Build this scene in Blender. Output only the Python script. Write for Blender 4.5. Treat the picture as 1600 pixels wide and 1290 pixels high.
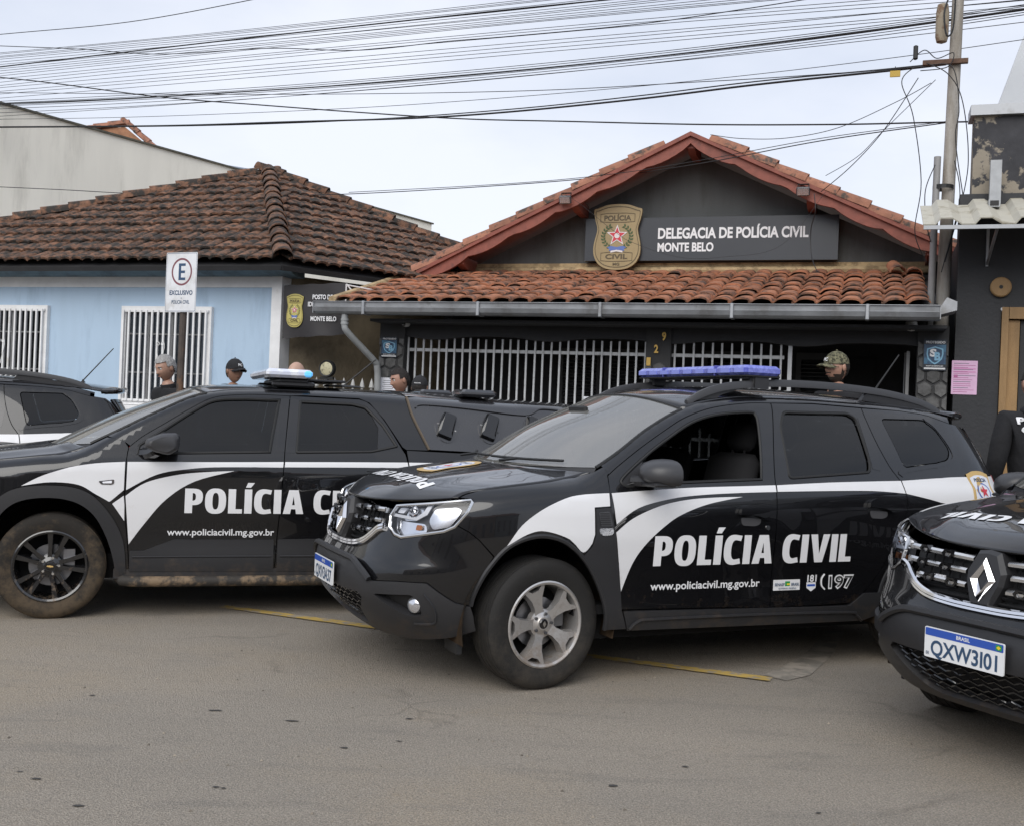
import bpy, bmesh, math, random
from mathutils import Vector, Matrix
from mathutils.geometry import delaunay_2d_cdt
for o in list(bpy.data.objects): bpy.data.objects.remove(o)
S=bpy.context.scene; COL=S.collection; PI=math.pi; R=math.radians
random.seed(7)
# ---------------------------------------------------------------- camera
FPX,CAMH,HOR,ROLL=1700.0,1.44,646.0,R(2.3)
PITCH=math.atan((645-HOR)*math.cos(ROLL)/FPX)
def _cam():
    fw=Vector((0,math.cos(PITCH),-math.sin(PITCH)));up=Vector((0,math.sin(PITCH),math.cos(PITCH)));rt=Vector((1,0,0))
    r2=rt*math.cos(ROLL)+up*math.sin(ROLL);u2=up*math.cos(ROLL)-rt*math.sin(ROLL)
    cd=bpy.data.cameras.new('camera');c=bpy.data.objects.new('camera',cd);COL.objects.link(c)
    m=Matrix.Identity(4)
    for i in range(3): m[i][0]=r2[i];m[i][1]=u2[i];m[i][2]=-fw[i]
    m[2][3]=CAMH;c.matrix_world=m
    cd.sensor_width=36;cd.sensor_fit='HORIZONTAL';cd.lens=FPX/1600*36;cd.clip_start=.05;cd.clip_end=2000
    S.camera=c
_cam()
# ---------------------------------------------------------------- sky, sun, exposure
def _world():
    w=bpy.data.worlds.new('World');S.world=w;w.use_nodes=True;n=w.node_tree.nodes;l=w.node_tree.links
    bg=n['Background']
    sky=n.new('ShaderNodeTexSky');sky.sky_type='NISHITA';sky.sun_disc=False;sky.sun_elevation=R(36);sky.sun_rotation=R(196)
    tc=n.new('ShaderNodeTexCoord');mp=n.new('ShaderNodeMapping');mp.inputs['Scale'].default_value=(1.2,1.2,3.2)
    nz=n.new('ShaderNodeTexNoise');nz.inputs['Scale'].default_value=1.35;nz.inputs['Detail'].default_value=7;nz.inputs['Roughness'].default_value=.52
    rp=n.new('ShaderNodeValToRGB');rp.color_ramp.elements[0].position=.33;rp.color_ramp.elements[1].position=.68
    rp.color_ramp.elements[0].color=(3.9,4.4,5.4,1);rp.color_ramp.elements[1].color=(6.3,6.5,7.1,1)
    mx=n.new('ShaderNodeMix');mx.data_type='RGBA';mx.inputs[0].default_value=.90
    l.new(tc.outputs['Generated'],mp.inputs[0]);l.new(mp.outputs[0],nz.inputs[0]);l.new(nz.outputs[0],rp.inputs[0])
    l.new(sky.outputs[0],mx.inputs[6]);l.new(rp.outputs[0],mx.inputs[7]);l.new(mx.outputs[2],bg.inputs[0])
    bg.inputs[1].default_value=.1
    sd=bpy.data.lights.new('sun','SUN');sd.energy=1.5;sd.angle=R(50);sd.color=(1,.97,.92)
    so=bpy.data.objects.new('sun',sd);COL.objects.link(so);so.rotation_euler=(R(52),0,R(-16))
    S.view_settings.view_transform='Standard';S.view_settings.look='None';S.view_settings.exposure=0.62;S.view_settings.gamma=1
    S.view_settings.use_curve_mapping=False
    S.render.engine='CYCLES';S.cycles.use_denoising=True
    try: S.cycles.denoiser='OPENIMAGEDENOISE'
    except Exception: pass
    S.cycles.max_bounces=8;S.cycles.transparent_max_bounces=12;S.cycles.caustics_reflective=False;S.cycles.caustics_refractive=False
_world()
# ---------------------------------------------------------------- tools
def link(o,parent=None):
    COL.objects.link(o)
    if parent is not None: o.parent=parent
    return o
def thing(name,label,cat,loc=(0,0,0),rz=0,group=None):
    o=link(bpy.data.objects.new(name,None));o.location=loc;o.rotation_euler=(0,0,rz);o.empty_display_size=.2
    return tag(o,label,cat,group)
def tag(o,label,cat,group=None,kind=None):
    if label: o['label']=label
    if cat: o['category']=cat
    if group: o['group']=group
    if kind: o['kind']=kind
    return o
def struct(o): o['kind']='structure';return o
def mk(name,V,F,mat,parent=None,smooth=False,normals=None):
    me=bpy.data.meshes.new(name);me.from_pydata([tuple(v) for v in V],[],F);me.update()
    if mat is not None:
        if isinstance(mat,(list,tuple)):
            for m in mat: me.materials.append(m)
        else: me.materials.append(mat)
    if smooth:
        me.polygons.foreach_set('use_smooth',[True]*len(me.polygons))
        if normals: me.normals_split_custom_set_from_vertices(normals)
        elif smooth!=True: me.set_sharp_from_angle(angle=smooth)
    return link(bpy.data.objects.new(name,me),parent)
def copy_tree(o,parent=None):
    c=o.copy();COL.objects.link(c);c.parent=parent
    for ch in list(o.children): copy_tree(ch,c)
    return c
class MB:
    """collects shapes of ONE part"""
    def __init__(s): s.V=[];s.F=[]
    def add(s,V,F,M=None):
        b=len(s.V);s.V+=[tuple(M@Vector(v)) if M else tuple(v) for v in V];s.F+=[tuple(b+i for i in f) for f in F];return s
    def box(s,c,d,M=None,bev=0):
        x,y,z=[k/2 for k in d]
        if bev:
            b=bev;V=[];F=[]
            pr=[(-x+b,-y),(x-b,-y),(x,-y+b),(x,y-b),(x-b,y),(-x+b,y),(-x,y-b),(-x,-y+b)]
            for zz,k in ((-z,1),(-z+b,0),(z-b,0),(z,1)):
                for (px,py) in pr:
                    if k: px-=math.copysign(min(b,abs(px)),px);py-=math.copysign(min(b,abs(py)),py)
                    V.append((c[0]+px,c[1]+py,c[2]+zz))
            for r in range(3):
                for i in range(8): F.append((r*8+i,r*8+(i+1)%8,r*8+8+(i+1)%8,r*8+8+i))
            F.append(tuple(range(7,-1,-1)));F.append(tuple(range(24,32)))
            return s.add(V,F,M)
        V=[(c[0]+i*x,c[1]+j*y,c[2]+k*z) for k in(-1,1) for j in(-1,1) for i in(-1,1)]
        return s.add(V,[(0,2,3,1),(4,5,7,6),(0,1,5,4),(2,6,7,3),(0,4,6,2),(1,3,7,5)],M)
    def tube(s,pts,r,n=8,cap=True,M=None):
        pts=[Vector(p) for p in pts];V=[];F=[];rs=r if isinstance(r,(list,tuple)) else [r]*len(pts)
        pu=None
        for i,p in enumerate(pts):
            t=(pts[min(i+1,len(pts)-1)]-pts[max(i-1,0)]).normalized()
            u=pu-t*pu.dot(t) if pu else t.orthogonal()
            if u.length<1e-5: u=t.orthogonal()
            u.normalize();w=t.cross(u);pu=u
            for k in range(n):
                a=2*PI*k/n;V.append(p+(u*math.cos(a)+w*math.sin(a))*rs[i])
        for i in range(len(pts)-1):
            for k in range(n): F.append((i*n+k,i*n+(k+1)%n,i*n+n+(k+1)%n,i*n+n+k))
        if cap: F.append(tuple(range(n-1,-1,-1)));F.append(tuple(range(len(V)-n,len(V))))
        return s.add(V,F,M)
    def lathe(s,prof,n=32,axis='y',M=None,close=False):
        V=[];F=[];m=len(prof)
        for k in range(n):
            a=2*PI*k/n
            for r,h in prof:
                V.append((r*math.cos(a),h,r*math.sin(a)) if axis=='y' else ((r*math.cos(a),r*math.sin(a),h) if axis=='z' else (h,r*math.cos(a),r*math.sin(a))))
        for k in range(n):
            q=(k+1)%n
            for i in range(m-1): F.append((k*m+i,k*m+i+1,q*m+i+1,q*m+i))
        return s.add(V,F,M)
    def prism(s,loop,h0,h1,plane='xz',M=None):
        """extruded polygon; plane xz -> extrude along y"""
        n=len(loop)
        f={'xz':lambda a,b,h:(a,h,b),'xy':lambda a,b,h:(a,b,h),'yz':lambda a,b,h:(h,a,b)}[plane]
        V=[f(a,b,h0) for a,b in loop]+[f(a,b,h1) for a,b in loop]
        F=[(i,(i+1)%n,n+(i+1)%n,n+i) for i in range(n)]
        tr=tri2d([loop])
        F+=[tuple(t) for t in tr[1]]+[tuple(n+i for i in t[::-1]) for t in tr[1]]
        if len(tr[0])!=n: # cdt added points: fall back
            F=[(i,(i+1)%n,n+(i+1)%n,n+i) for i in range(n)]+[tuple(range(n)),tuple(range(2*n-1,n-1,-1))]
        return s.add(V,F,M)
    def build(s,name,mat,parent=None,smooth=False):
        o=mk(name,s.V,s.F,mat,parent)
        bm=bmesh.new();bm.from_mesh(o.data);bmesh.ops.recalc_face_normals(bm,faces=bm.faces);bm.to_mesh(o.data);bm.free()
        if smooth:
            o.data.polygons.foreach_set('use_smooth',[True]*len(o.data.polygons))
            o.data.set_sharp_from_angle(angle=smooth if smooth is not True else R(40))
        return o
def inside(p,loops):
    c=False;x,y=p
    for L in loops:
        j=len(L)-1
        for i in range(len(L)):
            a,b=L[i],L[j]
            if (a[1]>y)!=(b[1]>y) and x<(b[0]-a[0])*(y-a[1])/(b[1]-a[1])+a[0]: c=not c
            j=i
    return c
def tri2d(loops,extra=()):
    V=[];E=[]
    for L in loops:
        b=len(V);V+=[Vector((p[0],p[1])) for p in L];E+=[(b+i,b+(i+1)%len(L)) for i in range(len(L))]
    V+=[Vector((p[0],p[1])) for p in extra]
    r=delaunay_2d_cdt(V,E,[],0,1e-6)
    ov=[(v.x,v.y) for v in r[0]];F=[]
    for f in r[2]:
        c=(sum(ov[i][0] for i in f)/3,sum(ov[i][1] for i in f)/3)
        if inside(c,loops): F.append(tuple(f))
    return ov,F,r[3]
def dens(L,h):
    o=[]
    for i in range(len(L)):
        a,b=L[i],L[(i+1)%len(L)];n=max(1,int(math.hypot(b[0]-a[0],b[1]-a[1])/h))
        for k in range(n): o.append((a[0]+(b[0]-a[0])*k/n,a[1]+(b[1]-a[1])*k/n))
    return o
def area(L): return sum(L[i][0]*L[(i+1)%len(L)][1]-L[(i+1)%len(L)][0]*L[i][1] for i in range(len(L)))/2
def inset(L,d):
    if area(L)<0: d=-d
    o=[];n=len(L)
    for i in range(n):
        a,b,c=L[i-1],L[i],L[(i+1)%n]
        e1=(b[0]-a[0],b[1]-a[1]);e2=(c[0]-b[0],c[1]-b[1]);l1=math.hypot(*e1) or 1;l2=math.hypot(*e2) or 1
        n1=(-e1[1]/l1,e1[0]/l1);n2=(-e2[1]/l2,e2[0]/l2);m=(n1[0]+n2[0],n1[1]+n2[1]);k=max(.35,(m[0]**2+m[1]**2)/2)
        o.append((b[0]+m[0]*d/k,b[1]+m[1]*d/k))
    return o
def cr(pts,n=6):
    """Catmull-Rom through pts (open)"""
    if len(pts)<3: return list(pts)
    o=[];P=[pts[0]]+list(pts)+[pts[-1]]
    for i in range(1,len(P)-2):
        a,b,c,d=P[i-1],P[i],P[i+1],P[i+2]
        for k in range(n):
            t=k/n
            o.append(tuple(.5*(2*b[j]+(c[j]-a[j])*t+(2*a[j]-5*b[j]+4*c[j]-d[j])*t*t+(3*b[j]-a[j]-3*c[j]+d[j])*t**3) for j in range(len(b))))
    o.append(tuple(pts[-1]));return o
def rnd(L,r,n=4):
    """polygon with rounded corners"""
    o=[];m=len(L)
    for i in range(m):
        a,b,c=L[i-1],L[i],L[(i+1)%m];rr=r[i] if isinstance(r,(list,tuple)) else r
        l1=math.hypot(a[0]-b[0],a[1]-b[1]);l2=math.hypot(c[0]-b[0],c[1]-b[1]);q=min(rr,l1*.45,l2*.45)
        if q<1e-6: o.append(b);continue
        p=(b[0]+(a[0]-b[0])*q/l1,b[1]+(a[1]-b[1])*q/l1);s=(b[0]+(c[0]-b[0])*q/l2,b[1]+(c[1]-b[1])*q/l2)
        for k in range(n+1):
            t=k/n;o.append(((1-t)**2*p[0]+2*t*(1-t)*b[0]+t*t*s[0],(1-t)**2*p[1]+2*t*(1-t)*b[1]+t*t*s[1]))
    return o
def ell(cx,cy,rx,ry,n=24,a0=0): return [(cx+rx*math.cos(a0+2*PI*k/n),cy+ry*math.sin(a0+2*PI*k/n)) for k in range(n)]
def panel(name,loops,f,mat,parent,h=.06,hem=.02,gap=.003,mir=False,cen=(-1.3,0,.7),bstep=.03):
    if not isinstance(loops[0][0],(tuple,list)): loops=[loops]
    if gap: loops=[inset(loops[0],gap)]+[inset(L,-gap) for L in loops[1:]]
    loops=[dens(L,bstep) for L in loops]
    xs=[p[0] for p in loops[0]];ys=[p[1] for p in loops[0]];ex=[]
    segs=[p for L in loops for p in L]
    nx=int((max(xs)-min(xs))/h);ny=int((max(ys)-min(ys))/h)
    for i in range(nx+1):
        for j in range(ny+1):
            p=(min(xs)+h*(i+.5*(j%2))+.0007*i,min(ys)+h*(j+.5)+.0003*i)
            if inside(p,loops) and min((p[0]-q[0])**2+(p[1]-q[1])**2 for q in segs)>(h*.45)**2: ex.append(p)
    ov,F,orig=tri2d(loops,ex)
    V=[];N=[];C=Vector(cen);e=.003
    for (a,b) in ov:
        p=Vector(f(a,b));du=Vector(f(a+e,b))-Vector(f(a-e,b));dv=Vector(f(a,b+e))-Vector(f(a,b-e))
        n=du.cross(dv)
        n=n.normalized() if n.length>1e-12 else (p-C).normalized()
        if n.dot(p-C)<0: n=-n
        V.append(p);N.append(n)
    Fo=[]
    for t in F:
        a,b,c=[V[i] for i in t]
        g=(b-a).cross(c-a)
        if g.dot(N[t[0]]+N[t[1]]+N[t[2]])<0: t=(t[0],t[2],t[1])
        Fo.append(t)
    if hem:
        ed={}
        for t in Fo:
            for i in range(3):
                k=(t[i],t[(i+1)%3])
                if (k[1],k[0]) in ed: del ed[(k[1],k[0])]
                else: ed[k]=1
        mp={}
        def dup(i):
            if i not in mp:
                mp[i]=len(V);V.append(V[i].copy());N.append(N[i]);V.append(V[i]-N[i]*hem);N.append(N[i])
            return mp[i]
        for (i,j) in list(ed):
            a=dup(i);b=dup(j)
            wn=(V[j]-V[i]).cross(N[i])
            if wn.length>1e-9: wn.normalize();N[a]=wn;N[a+1]=wn;N[b]=wn;N[b+1]=wn
            Fo.append((b,a,a+1,b+1))
    if mir:
        V=[Vector((v.x,-v.y,v.z)) for v in V];N=[Vector((v.x,-v.y,v.z)) for v in N];Fo=[t[::-1] for t in Fo]
    return mk(name,V,Fo,mat,parent,True,[tuple(n) for n in N])
def gridsurf(name,f,nu,nv,mat,parent,cen=(-1.3,0,.7),thick=0):
    V=[];F=[];N=[];C=Vector(cen)
    for i in range(nu+1):
        for j in range(nv+1): V.append(Vector(f(i/nu,j/nv)))
    w=nv+1
    for i in range(nu):
        for j in range(nv):
            q=(i*w+j,i*w+j+1,i*w+w+j+1,i*w+w+j)
            g=(V[q[1]]-V[q[0]]).cross(V[q[3]]-V[q[0]])
            if g.dot(V[q[0]]-C)<0: q=q[::-1]
            F.append(q)
    o=mk(name,V,F,mat,parent,True)
    if thick:
        m=o.modifiers.new('t','SOLIDIFY');m.thickness=thick;m.offset=-1
    return o
def text2d(txt,size=1.0,bold=0.0,sx=1.0,align='LEFT',space=1.0,italic=0):
    cu=bpy.data.curves.new('t','FONT');cu.body=txt;cu.size=size;cu.offset=bold*size;cu.align_x=align;cu.space_character=space;cu.shear=italic;cu.resolution_u=4
    ob=bpy.data.objects.new('t',cu);COL.objects.link(ob)
    dg=bpy.context.evaluated_depsgraph_get();me=bpy.data.meshes.new_from_object(ob.evaluated_get(dg))
    V=[(v.co.x*sx,v.co.y) for v in me.vertices];F=[tuple(p.vertices) for p in me.polygons]
    bpy.data.objects.remove(ob);bpy.data.curves.remove(cu);bpy.data.meshes.remove(me)
    return V,F
def fit_text(txt,x0,x1,y0,y1,bold=.02,cap=True):
    """text stretched to a box: caps height fills y0..y1 (baseline at y0)"""
    V,F=text2d(txt,1,bold)
    xs=[v[0] for v in V];ys=[v[1] for v in V];a,b=min(xs),max(xs)
    lo,hi=(0,.73) if cap else (min(ys),max(ys))
    return [(x0+(v[0]-a)/(b-a)*(x1-x0),y0+(v[1]-lo)/(hi-lo)*(y1-y0)) for v in V],F
def lay(V,F,f): return [f(a,b) for a,b in V],F
# heavy condensed capitals, height 1
def _arc(cx,cy,rx,ry,a0,a1,n=14,p=2.6):
    o=[]
    for k in range(n+1):
        a=a0+(a1-a0)*k/n;c,s=math.cos(a),math.sin(a)
        o.append((cx+rx*math.copysign(abs(c)**(2/p),c),cy+ry*math.copysign(abs(s)**(2/p),s)))
    return o
def glyph(ch):
    st=.25
    if ch in 'IÍ':
        L=[[(0,0),(st,0),(st,1),(0,1)]]
        if ch=='Í': L.append([(.03,1.07),(.2,1.07),(.33,1.27),(.1,1.27)])
        return st,L,[]
    if ch=='L': return .47,[[(0,0),(.47,0),(.47,.18),(st,.18),(st,1),(0,1)]],[]
    if ch=='P':
        o=[(0,0),(st,0),(st,.33)]+_arc(.27,.665,.32,.335,-PI/2,PI/2)+[(0,1)]
        return .59,[o],[[(st,.51)]+_arc(.26,.665,.10,.155,-PI/2,PI/2,8)+[(st,.82)]]
    if ch=='O': return .70,[_arc(.35,.5,.35,.52,0,2*PI,36)[:-1]],[_arc(.35,.5,.105,.34,0,2*PI,24)[:-1]]
    if ch=='C':
        o=_arc(.36,.5,.36,.52,.62,2*PI-.62,30);i=_arc(.40,.5,.15,.34,2*PI-1.0,1.0,20)
        o=[(.60,.98)]+[p for p in _arc(.36,.5,.36,.52,PI/2,3*PI/2,22)]+[(.60,.02),(.56,.20)]+_arc(.40,.5,.15,.335,3*PI/2,PI/2,14)+[(.56,.80)]
        return .60,[o],[]
    if ch=='A': return .70,[[(0,0),(.25,0),(.28,.20),(.43,.20),(.46,0),(.71,0),(.52,1),(.19,1)]],[[(.31,.37),(.40,.37),(.355,.74)]]
    if ch=='V': return .70,[[(0,1),(.25,1),(.355,.30),(.46,1),(.71,1),(.50,0),(.21,0)]],[]
    return .3,[],[]
def heavy(txt,x0,x1,y0,y1,dirx=1,gap=.075):
    """loops of the letters, fitted from x0 to x1 (x1<x0 reads towards -x)"""
    w=0;items=[]
    for ch in txt:
        if ch==' ': w+=.28;continue
        a,L,H=glyph(ch);items.append((w,L,H));w+=a+gap
    w-=gap;k=(x1-x0)/w;out=[]
    for o,L,H in items:
        for i,l in enumerate(L): out.append([[(x0+(o+p[0])*k,y0+p[1]*(y1-y0)) for p in q] for q in ([l]+(H if i==0 else []))])
    return out
# ---------------------------------------------------------------- materials
def nodes(m): return m.node_tree.nodes,m.node_tree.links
def mat(name,col,rough=.5,metal=0,coat=0,spec=.5,emit=None,var=0,vs=8,bump=0,bs=60,rvar=0,second=None,thr=(.45,.6),ss=3,obj_rand=0,coat_r=.04,streak=False):
    m=bpy.data.materials.new(name);m.use_nodes=True;n,l=nodes(m);b=n['Principled BSDF']
    b.inputs['Roughness'].default_value=rough;b.inputs['Metallic'].default_value=metal;b.inputs['Specular IOR Level'].default_value=spec
    b.inputs['Coat Weight'].default_value=coat;b.inputs['Coat Roughness'].default_value=coat_r
    c=(*col,1);b.inputs['Base Color'].default_value=c
    if emit: b.inputs['Emission Color'].default_value=(*emit[0],1);b.inputs['Emission Strength'].default_value=emit[1]
    if var or bump or second or obj_rand or rvar:
        g=n.new('ShaderNodeNewGeometry')
        pos=g.outputs['Position']
        if streak:
            mp=n.new('ShaderNodeMapping');mp.inputs['Scale'].default_value=(1,1,.18);l.new(pos,mp.inputs[0]);spos=mp.outputs[0]
        else: spos=pos
        cur=None
        if var:
            z=n.new('ShaderNodeTexNoise');z.inputs['Scale'].default_value=vs;z.inputs['Detail'].default_value=8;z.inputs['Roughness'].default_value=.6;l.new(spos,z.inputs[0])
            r=n.new('ShaderNodeMapRange');r.inputs[1].default_value=.25;r.inputs[2].default_value=.75;r.inputs[3].default_value=1-var;r.inputs[4].default_value=1+var;l.new(z.outputs[0],r.inputs[0])
            x=n.new('ShaderNodeMix');x.data_type='RGBA';x.blend_type='MULTIPLY';x.inputs[0].default_value=1;x.inputs[6].default_value=c;l.new(r.outputs[0],x.inputs[7]);cur=x.outputs[2]
        if second:
            z=n.new('ShaderNodeTexNoise');z.inputs['Scale'].default_value=ss;z.inputs['Detail'].default_value=9;z.inputs['Roughness'].default_value=.68;l.new(spos,z.inputs[0])
            r=n.new('ShaderNodeMapRange');r.interpolation_type='SMOOTHSTEP';r.inputs[1].default_value=thr[0];r.inputs[2].default_value=thr[1];l.new(z.outputs[0],r.inputs[0])
            x=n.new('ShaderNodeMix');x.data_type='RGBA';l.new(r.outputs[0],x.inputs[0])
            if cur: l.new(cur,x.inputs[6])
            else: x.inputs[6].default_value=c
            x.inputs[7].default_value=(*second,1);cur=x.outputs[2]
        if obj_rand:
            oi=n.new('ShaderNodeObjectInfo');ad=n.new('ShaderNodeMath');ad.operation='ADD';l.new(oi.outputs['Random'],ad.inputs[0]);l.new(g.outputs['Random Per Island'],ad.inputs[1])
            fr=n.new('ShaderNodeMath');fr.operation='FRACT';l.new(ad.outputs[0],fr.inputs[0])
            r=n.new('ShaderNodeMapRange');r.inputs[3].default_value=1-obj_rand;r.inputs[4].default_value=1+obj_rand;l.new(fr.outputs[0],r.inputs[0])
            x=n.new('ShaderNodeMix');x.data_type='RGBA';x.blend_type='MULTIPLY';x.inputs[0].default_value=1
            if cur: l.new(cur,x.inputs[6])
            else: x.inputs[6].default_value=c
            l.new(r.outputs[0],x.inputs[7]);cur=x.outputs[2]
        if cur: l.new(cur,b.inputs['Base Color'])
        if rvar:
            z=n.new('ShaderNodeTexNoise');z.inputs['Scale'].default_value=5;z.inputs['Detail'].default_value=6;l.new(pos,z.inputs[0])
            r=n.new('ShaderNodeMapRange');r.inputs[1].default_value=.3;r.inputs[2].default_value=.7;r.inputs[3].default_value=rough-rvar;r.inputs[4].default_value=rough+rvar;l.new(z.outputs[0],r.inputs[0]);l.new(r.outputs[0],b.inputs['Roughness'])
        if bump:
            z=n.new('ShaderNodeTexNoise');z.inputs['Scale'].default_value=bs;z.inputs['Detail'].default_value=5;l.new(pos,z.inputs[0])
            bp=n.new('ShaderNodeBump');bp.inputs['Strength'].default_value=bump;bp.inputs['Distance'].default_value=.01;l.new(z.outputs[0],bp.inputs['Height']);l.new(bp.outputs[0],b.inputs['Normal'])
    return m
def glass(name,tint,rough=0.0,spec=1.0,ior=1.52,sky_veil=0):
    m=bpy.data.materials.new(name);m.use_nodes=True;n,l=nodes(m);n.remove(n['Principled BSDF'])
    t=n.new('ShaderNodeBsdfTransparent');t.inputs[0].default_value=(*tint,1)
    g=n.new('ShaderNodeBsdfGlossy');g.inputs[0].default_value=(spec,spec,spec,1);g.inputs['Roughness'].default_value=rough
    f=n.new('ShaderNodeFresnel');f.inputs[0].default_value=ior
    x=n.new('ShaderNodeMixShader');l.new(f.outputs[0],x.inputs[0]);l.new(t.outputs[0],x.inputs[1]);l.new(g.outputs[0],x.inputs[2]);
    if sky_veil: # pale diffuse veil painted in to imitate sky reflected on the windscreen
        d=n.new('ShaderNodeBsdfDiffuse');d.inputs[0].default_value=(.55,.54,.50,1);y=n.new('ShaderNodeMixShader');y.inputs[0].default_value=sky_veil;l.new(x.outputs[0],y.inputs[1]);l.new(d.outputs[0],y.inputs[2]);x=y
    l.new(x.outputs[0],n['Material Output'].inputs[0])
    return m
def dirty(m,col=(.17,.11,.06),z0=.25,z1=.75,amt=.75,scale=7,lo=.48,hi=.66):
    """dried mud splashes thrown up from the road, thinning with height"""
    n,l=nodes(m);b=n['Principled BSDF'];g=n.new('ShaderNodeNewGeometry');sp=n.new('ShaderNodeSeparateXYZ');l.new(g.outputs['Position'],sp.inputs[0])
    h=n.new('ShaderNodeMapRange');h.inputs[1].default_value=z0;h.inputs[2].default_value=z1;h.inputs[3].default_value=.22;h.inputs[4].default_value=-.12;l.new(sp.outputs[2],h.inputs[0])
    z=n.new('ShaderNodeTexNoise');z.inputs['Scale'].default_value=scale;z.inputs['Detail'].default_value=10;z.inputs['Roughness'].default_value=.7;l.new(g.outputs['Position'],z.inputs[0])
    a=n.new('ShaderNodeMath');a.operation='ADD';l.new(z.outputs[0],a.inputs[0]);l.new(h.outputs[0],a.inputs[1])
    r=n.new('ShaderNodeMapRange');r.inputs[1].default_value=lo;r.inputs[2].default_value=hi;r.inputs[4].default_value=amt;l.new(a.outputs[0],r.inputs[0])
    x=n.new('ShaderNodeMix');x.data_type='RGBA';l.new(r.outputs[0],x.inputs[0])
    s=b.inputs['Base Color']
    if s.is_linked: l.new(s.links[0].from_socket,x.inputs[6])
    else: x.inputs[6].default_value=s.default_value
    x.inputs[7].default_value=(*col,1);l.new(x.outputs[2],s)
    y=n.new('ShaderNodeMix');y.inputs[2].default_value=b.inputs['Roughness'].default_value;y.inputs[3].default_value=.85;l.new(r.outputs[0],y.inputs[0]);l.new(y.outputs[0],b.inputs['Roughness'])
    if b.inputs['Coat Weight'].default_value>0:
        y=n.new('ShaderNodeMix');y.inputs[2].default_value=b.inputs['Coat Weight'].default_value;y.inputs[3].default_value=0;l.new(r.outputs[0],y.inputs[0]);l.new(y.outputs[0],b.inputs['Coat Weight'])
    return m
M={}
M['paint']=dirty(mat('black_car_paint',(.0055,.0055,.0065),.26,0,1,.22,coat_r=.012),amt=.22,z0=.22,z1=.55,lo=.55,hi=.85,scale=14)
M['plastic']=dirty(mat('black_bumper_plastic',(.024,.024,.026),.45,0,0,.45,bump=.05,bs=400),amt=.28,z0=.18,z1=.5,lo=.55,hi=.85,scale=11)
M['gloss_black']=mat('gloss_black',(.008,.008,.009),.12,0,.5)
M['vinyl']=dirty(mat('white_vinyl',(.74,.74,.75),.30,0,.3,.5),amt=.4,z0=.3,z1=.9,lo=.55,hi=.85,scale=12,col=(.3,.22,.15))
M['letter']=mat('white_lettering',(.76,.76,.77),.4)
M['chrome']=mat('chrome',(.80,.80,.82),.08,1)
M['satin']=mat('satin_silver',(.74,.74,.74),.22,1)
M['alloy']=dirty(mat('silver_alloy',(.56,.545,.53),.33,.75),amt=.6,z0=.1,z1=.55,lo=.5,hi=.75,scale=16,col=(.22,.15,.09))
M['alloy_black']=dirty(mat('black_alloy',(.010,.010,.011),.22,0,.9),amt=.5,z0=.0,z1=.6,lo=.62,hi=.78,scale=30,col=(.23,.16,.10))
M['tyre']=dirty(mat('tyre_rubber',(.020,.019,.018),.75,0,0,.3,bump=.3,bs=160),amt=.40,z0=-.1,z1=.5,lo=.45,hi=.75,scale=13,col=(.09,.075,.058))
M['tyre_mud']=dirty(mat('muddy_tyre_rubber',(.028,.025,.022),.85,0,0,.2,bump=.3,bs=160),amt=.6,z0=-.1,z1=.9,lo=.48,hi=.72,scale=12,col=(.13,.095,.06))
M['liner']=dirty(mat('arch_liner',(.012,.011,.010),.9,0,0,.1),amt=.45,z0=.2,z1=.75,lo=.46,hi=.75,scale=9,col=(.10,.062,.033))
M['dark']=mat('dark_interior',(.014,.014,.015),.8,0,0,.2)
M['seat']=mat('seat_fabric',(.022,.022,.024),.9,0,0,.2)
M['glass_dark']=glass('tinted_glass',(.05,.053,.055),0,1,1.5)
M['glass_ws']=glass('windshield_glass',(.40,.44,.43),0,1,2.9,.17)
M['glass_clear']=glass('clear_lens',(.92,.93,.95))
M['rub']=mat('black_rubber_seal',(.012,.012,.012),.6)
M['lamp_ref']=mat('lamp_reflector',(.72,.73,.76),.18,.85)
M['lamp_dk']=mat('lamp_bezel',(.06,.06,.065),.3)
M['amber']=mat('amber_lens',(.55,.16,.02),.25)
M['red_lens']=mat('red_lens',(.25,.012,.012),.15,0,.6)
M['led_white']=mat('daytime_strip',(.85,.86,.90),.25)
M['gold']=mat('badge_gold',(.62,.42,.16),.4,.2)
M['badge_silver']=mat('badge_pale',(.70,.72,.78),.4)
M['badge_blue']=mat('badge_blue',(.10,.16,.42),.5)
M['badge_red']=mat('badge_red',(.55,.04,.06),.5)
M['plate_white']=mat('plate_white',(.78,.79,.80),.35)
M['plate_blue']=mat('plate_blue',(.03,.09,.42),.35)
M['plate_ink']=mat('plate_ink',(.03,.07,.14),.5)
M['green']=mat('flag_green',(.02,.28,.08),.5)
M['yellow']=mat('flag_yellow',(.8,.6,.03),.5)
M['blue_lens']=mat('blue_lens',(.09,.11,.46),.12,0,.8,second=(.18,.21,.63),ss=22,thr=(.42,.6))
M['disc']=mat('brake_disc',(.25,.25,.26),.4,.9)
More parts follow.
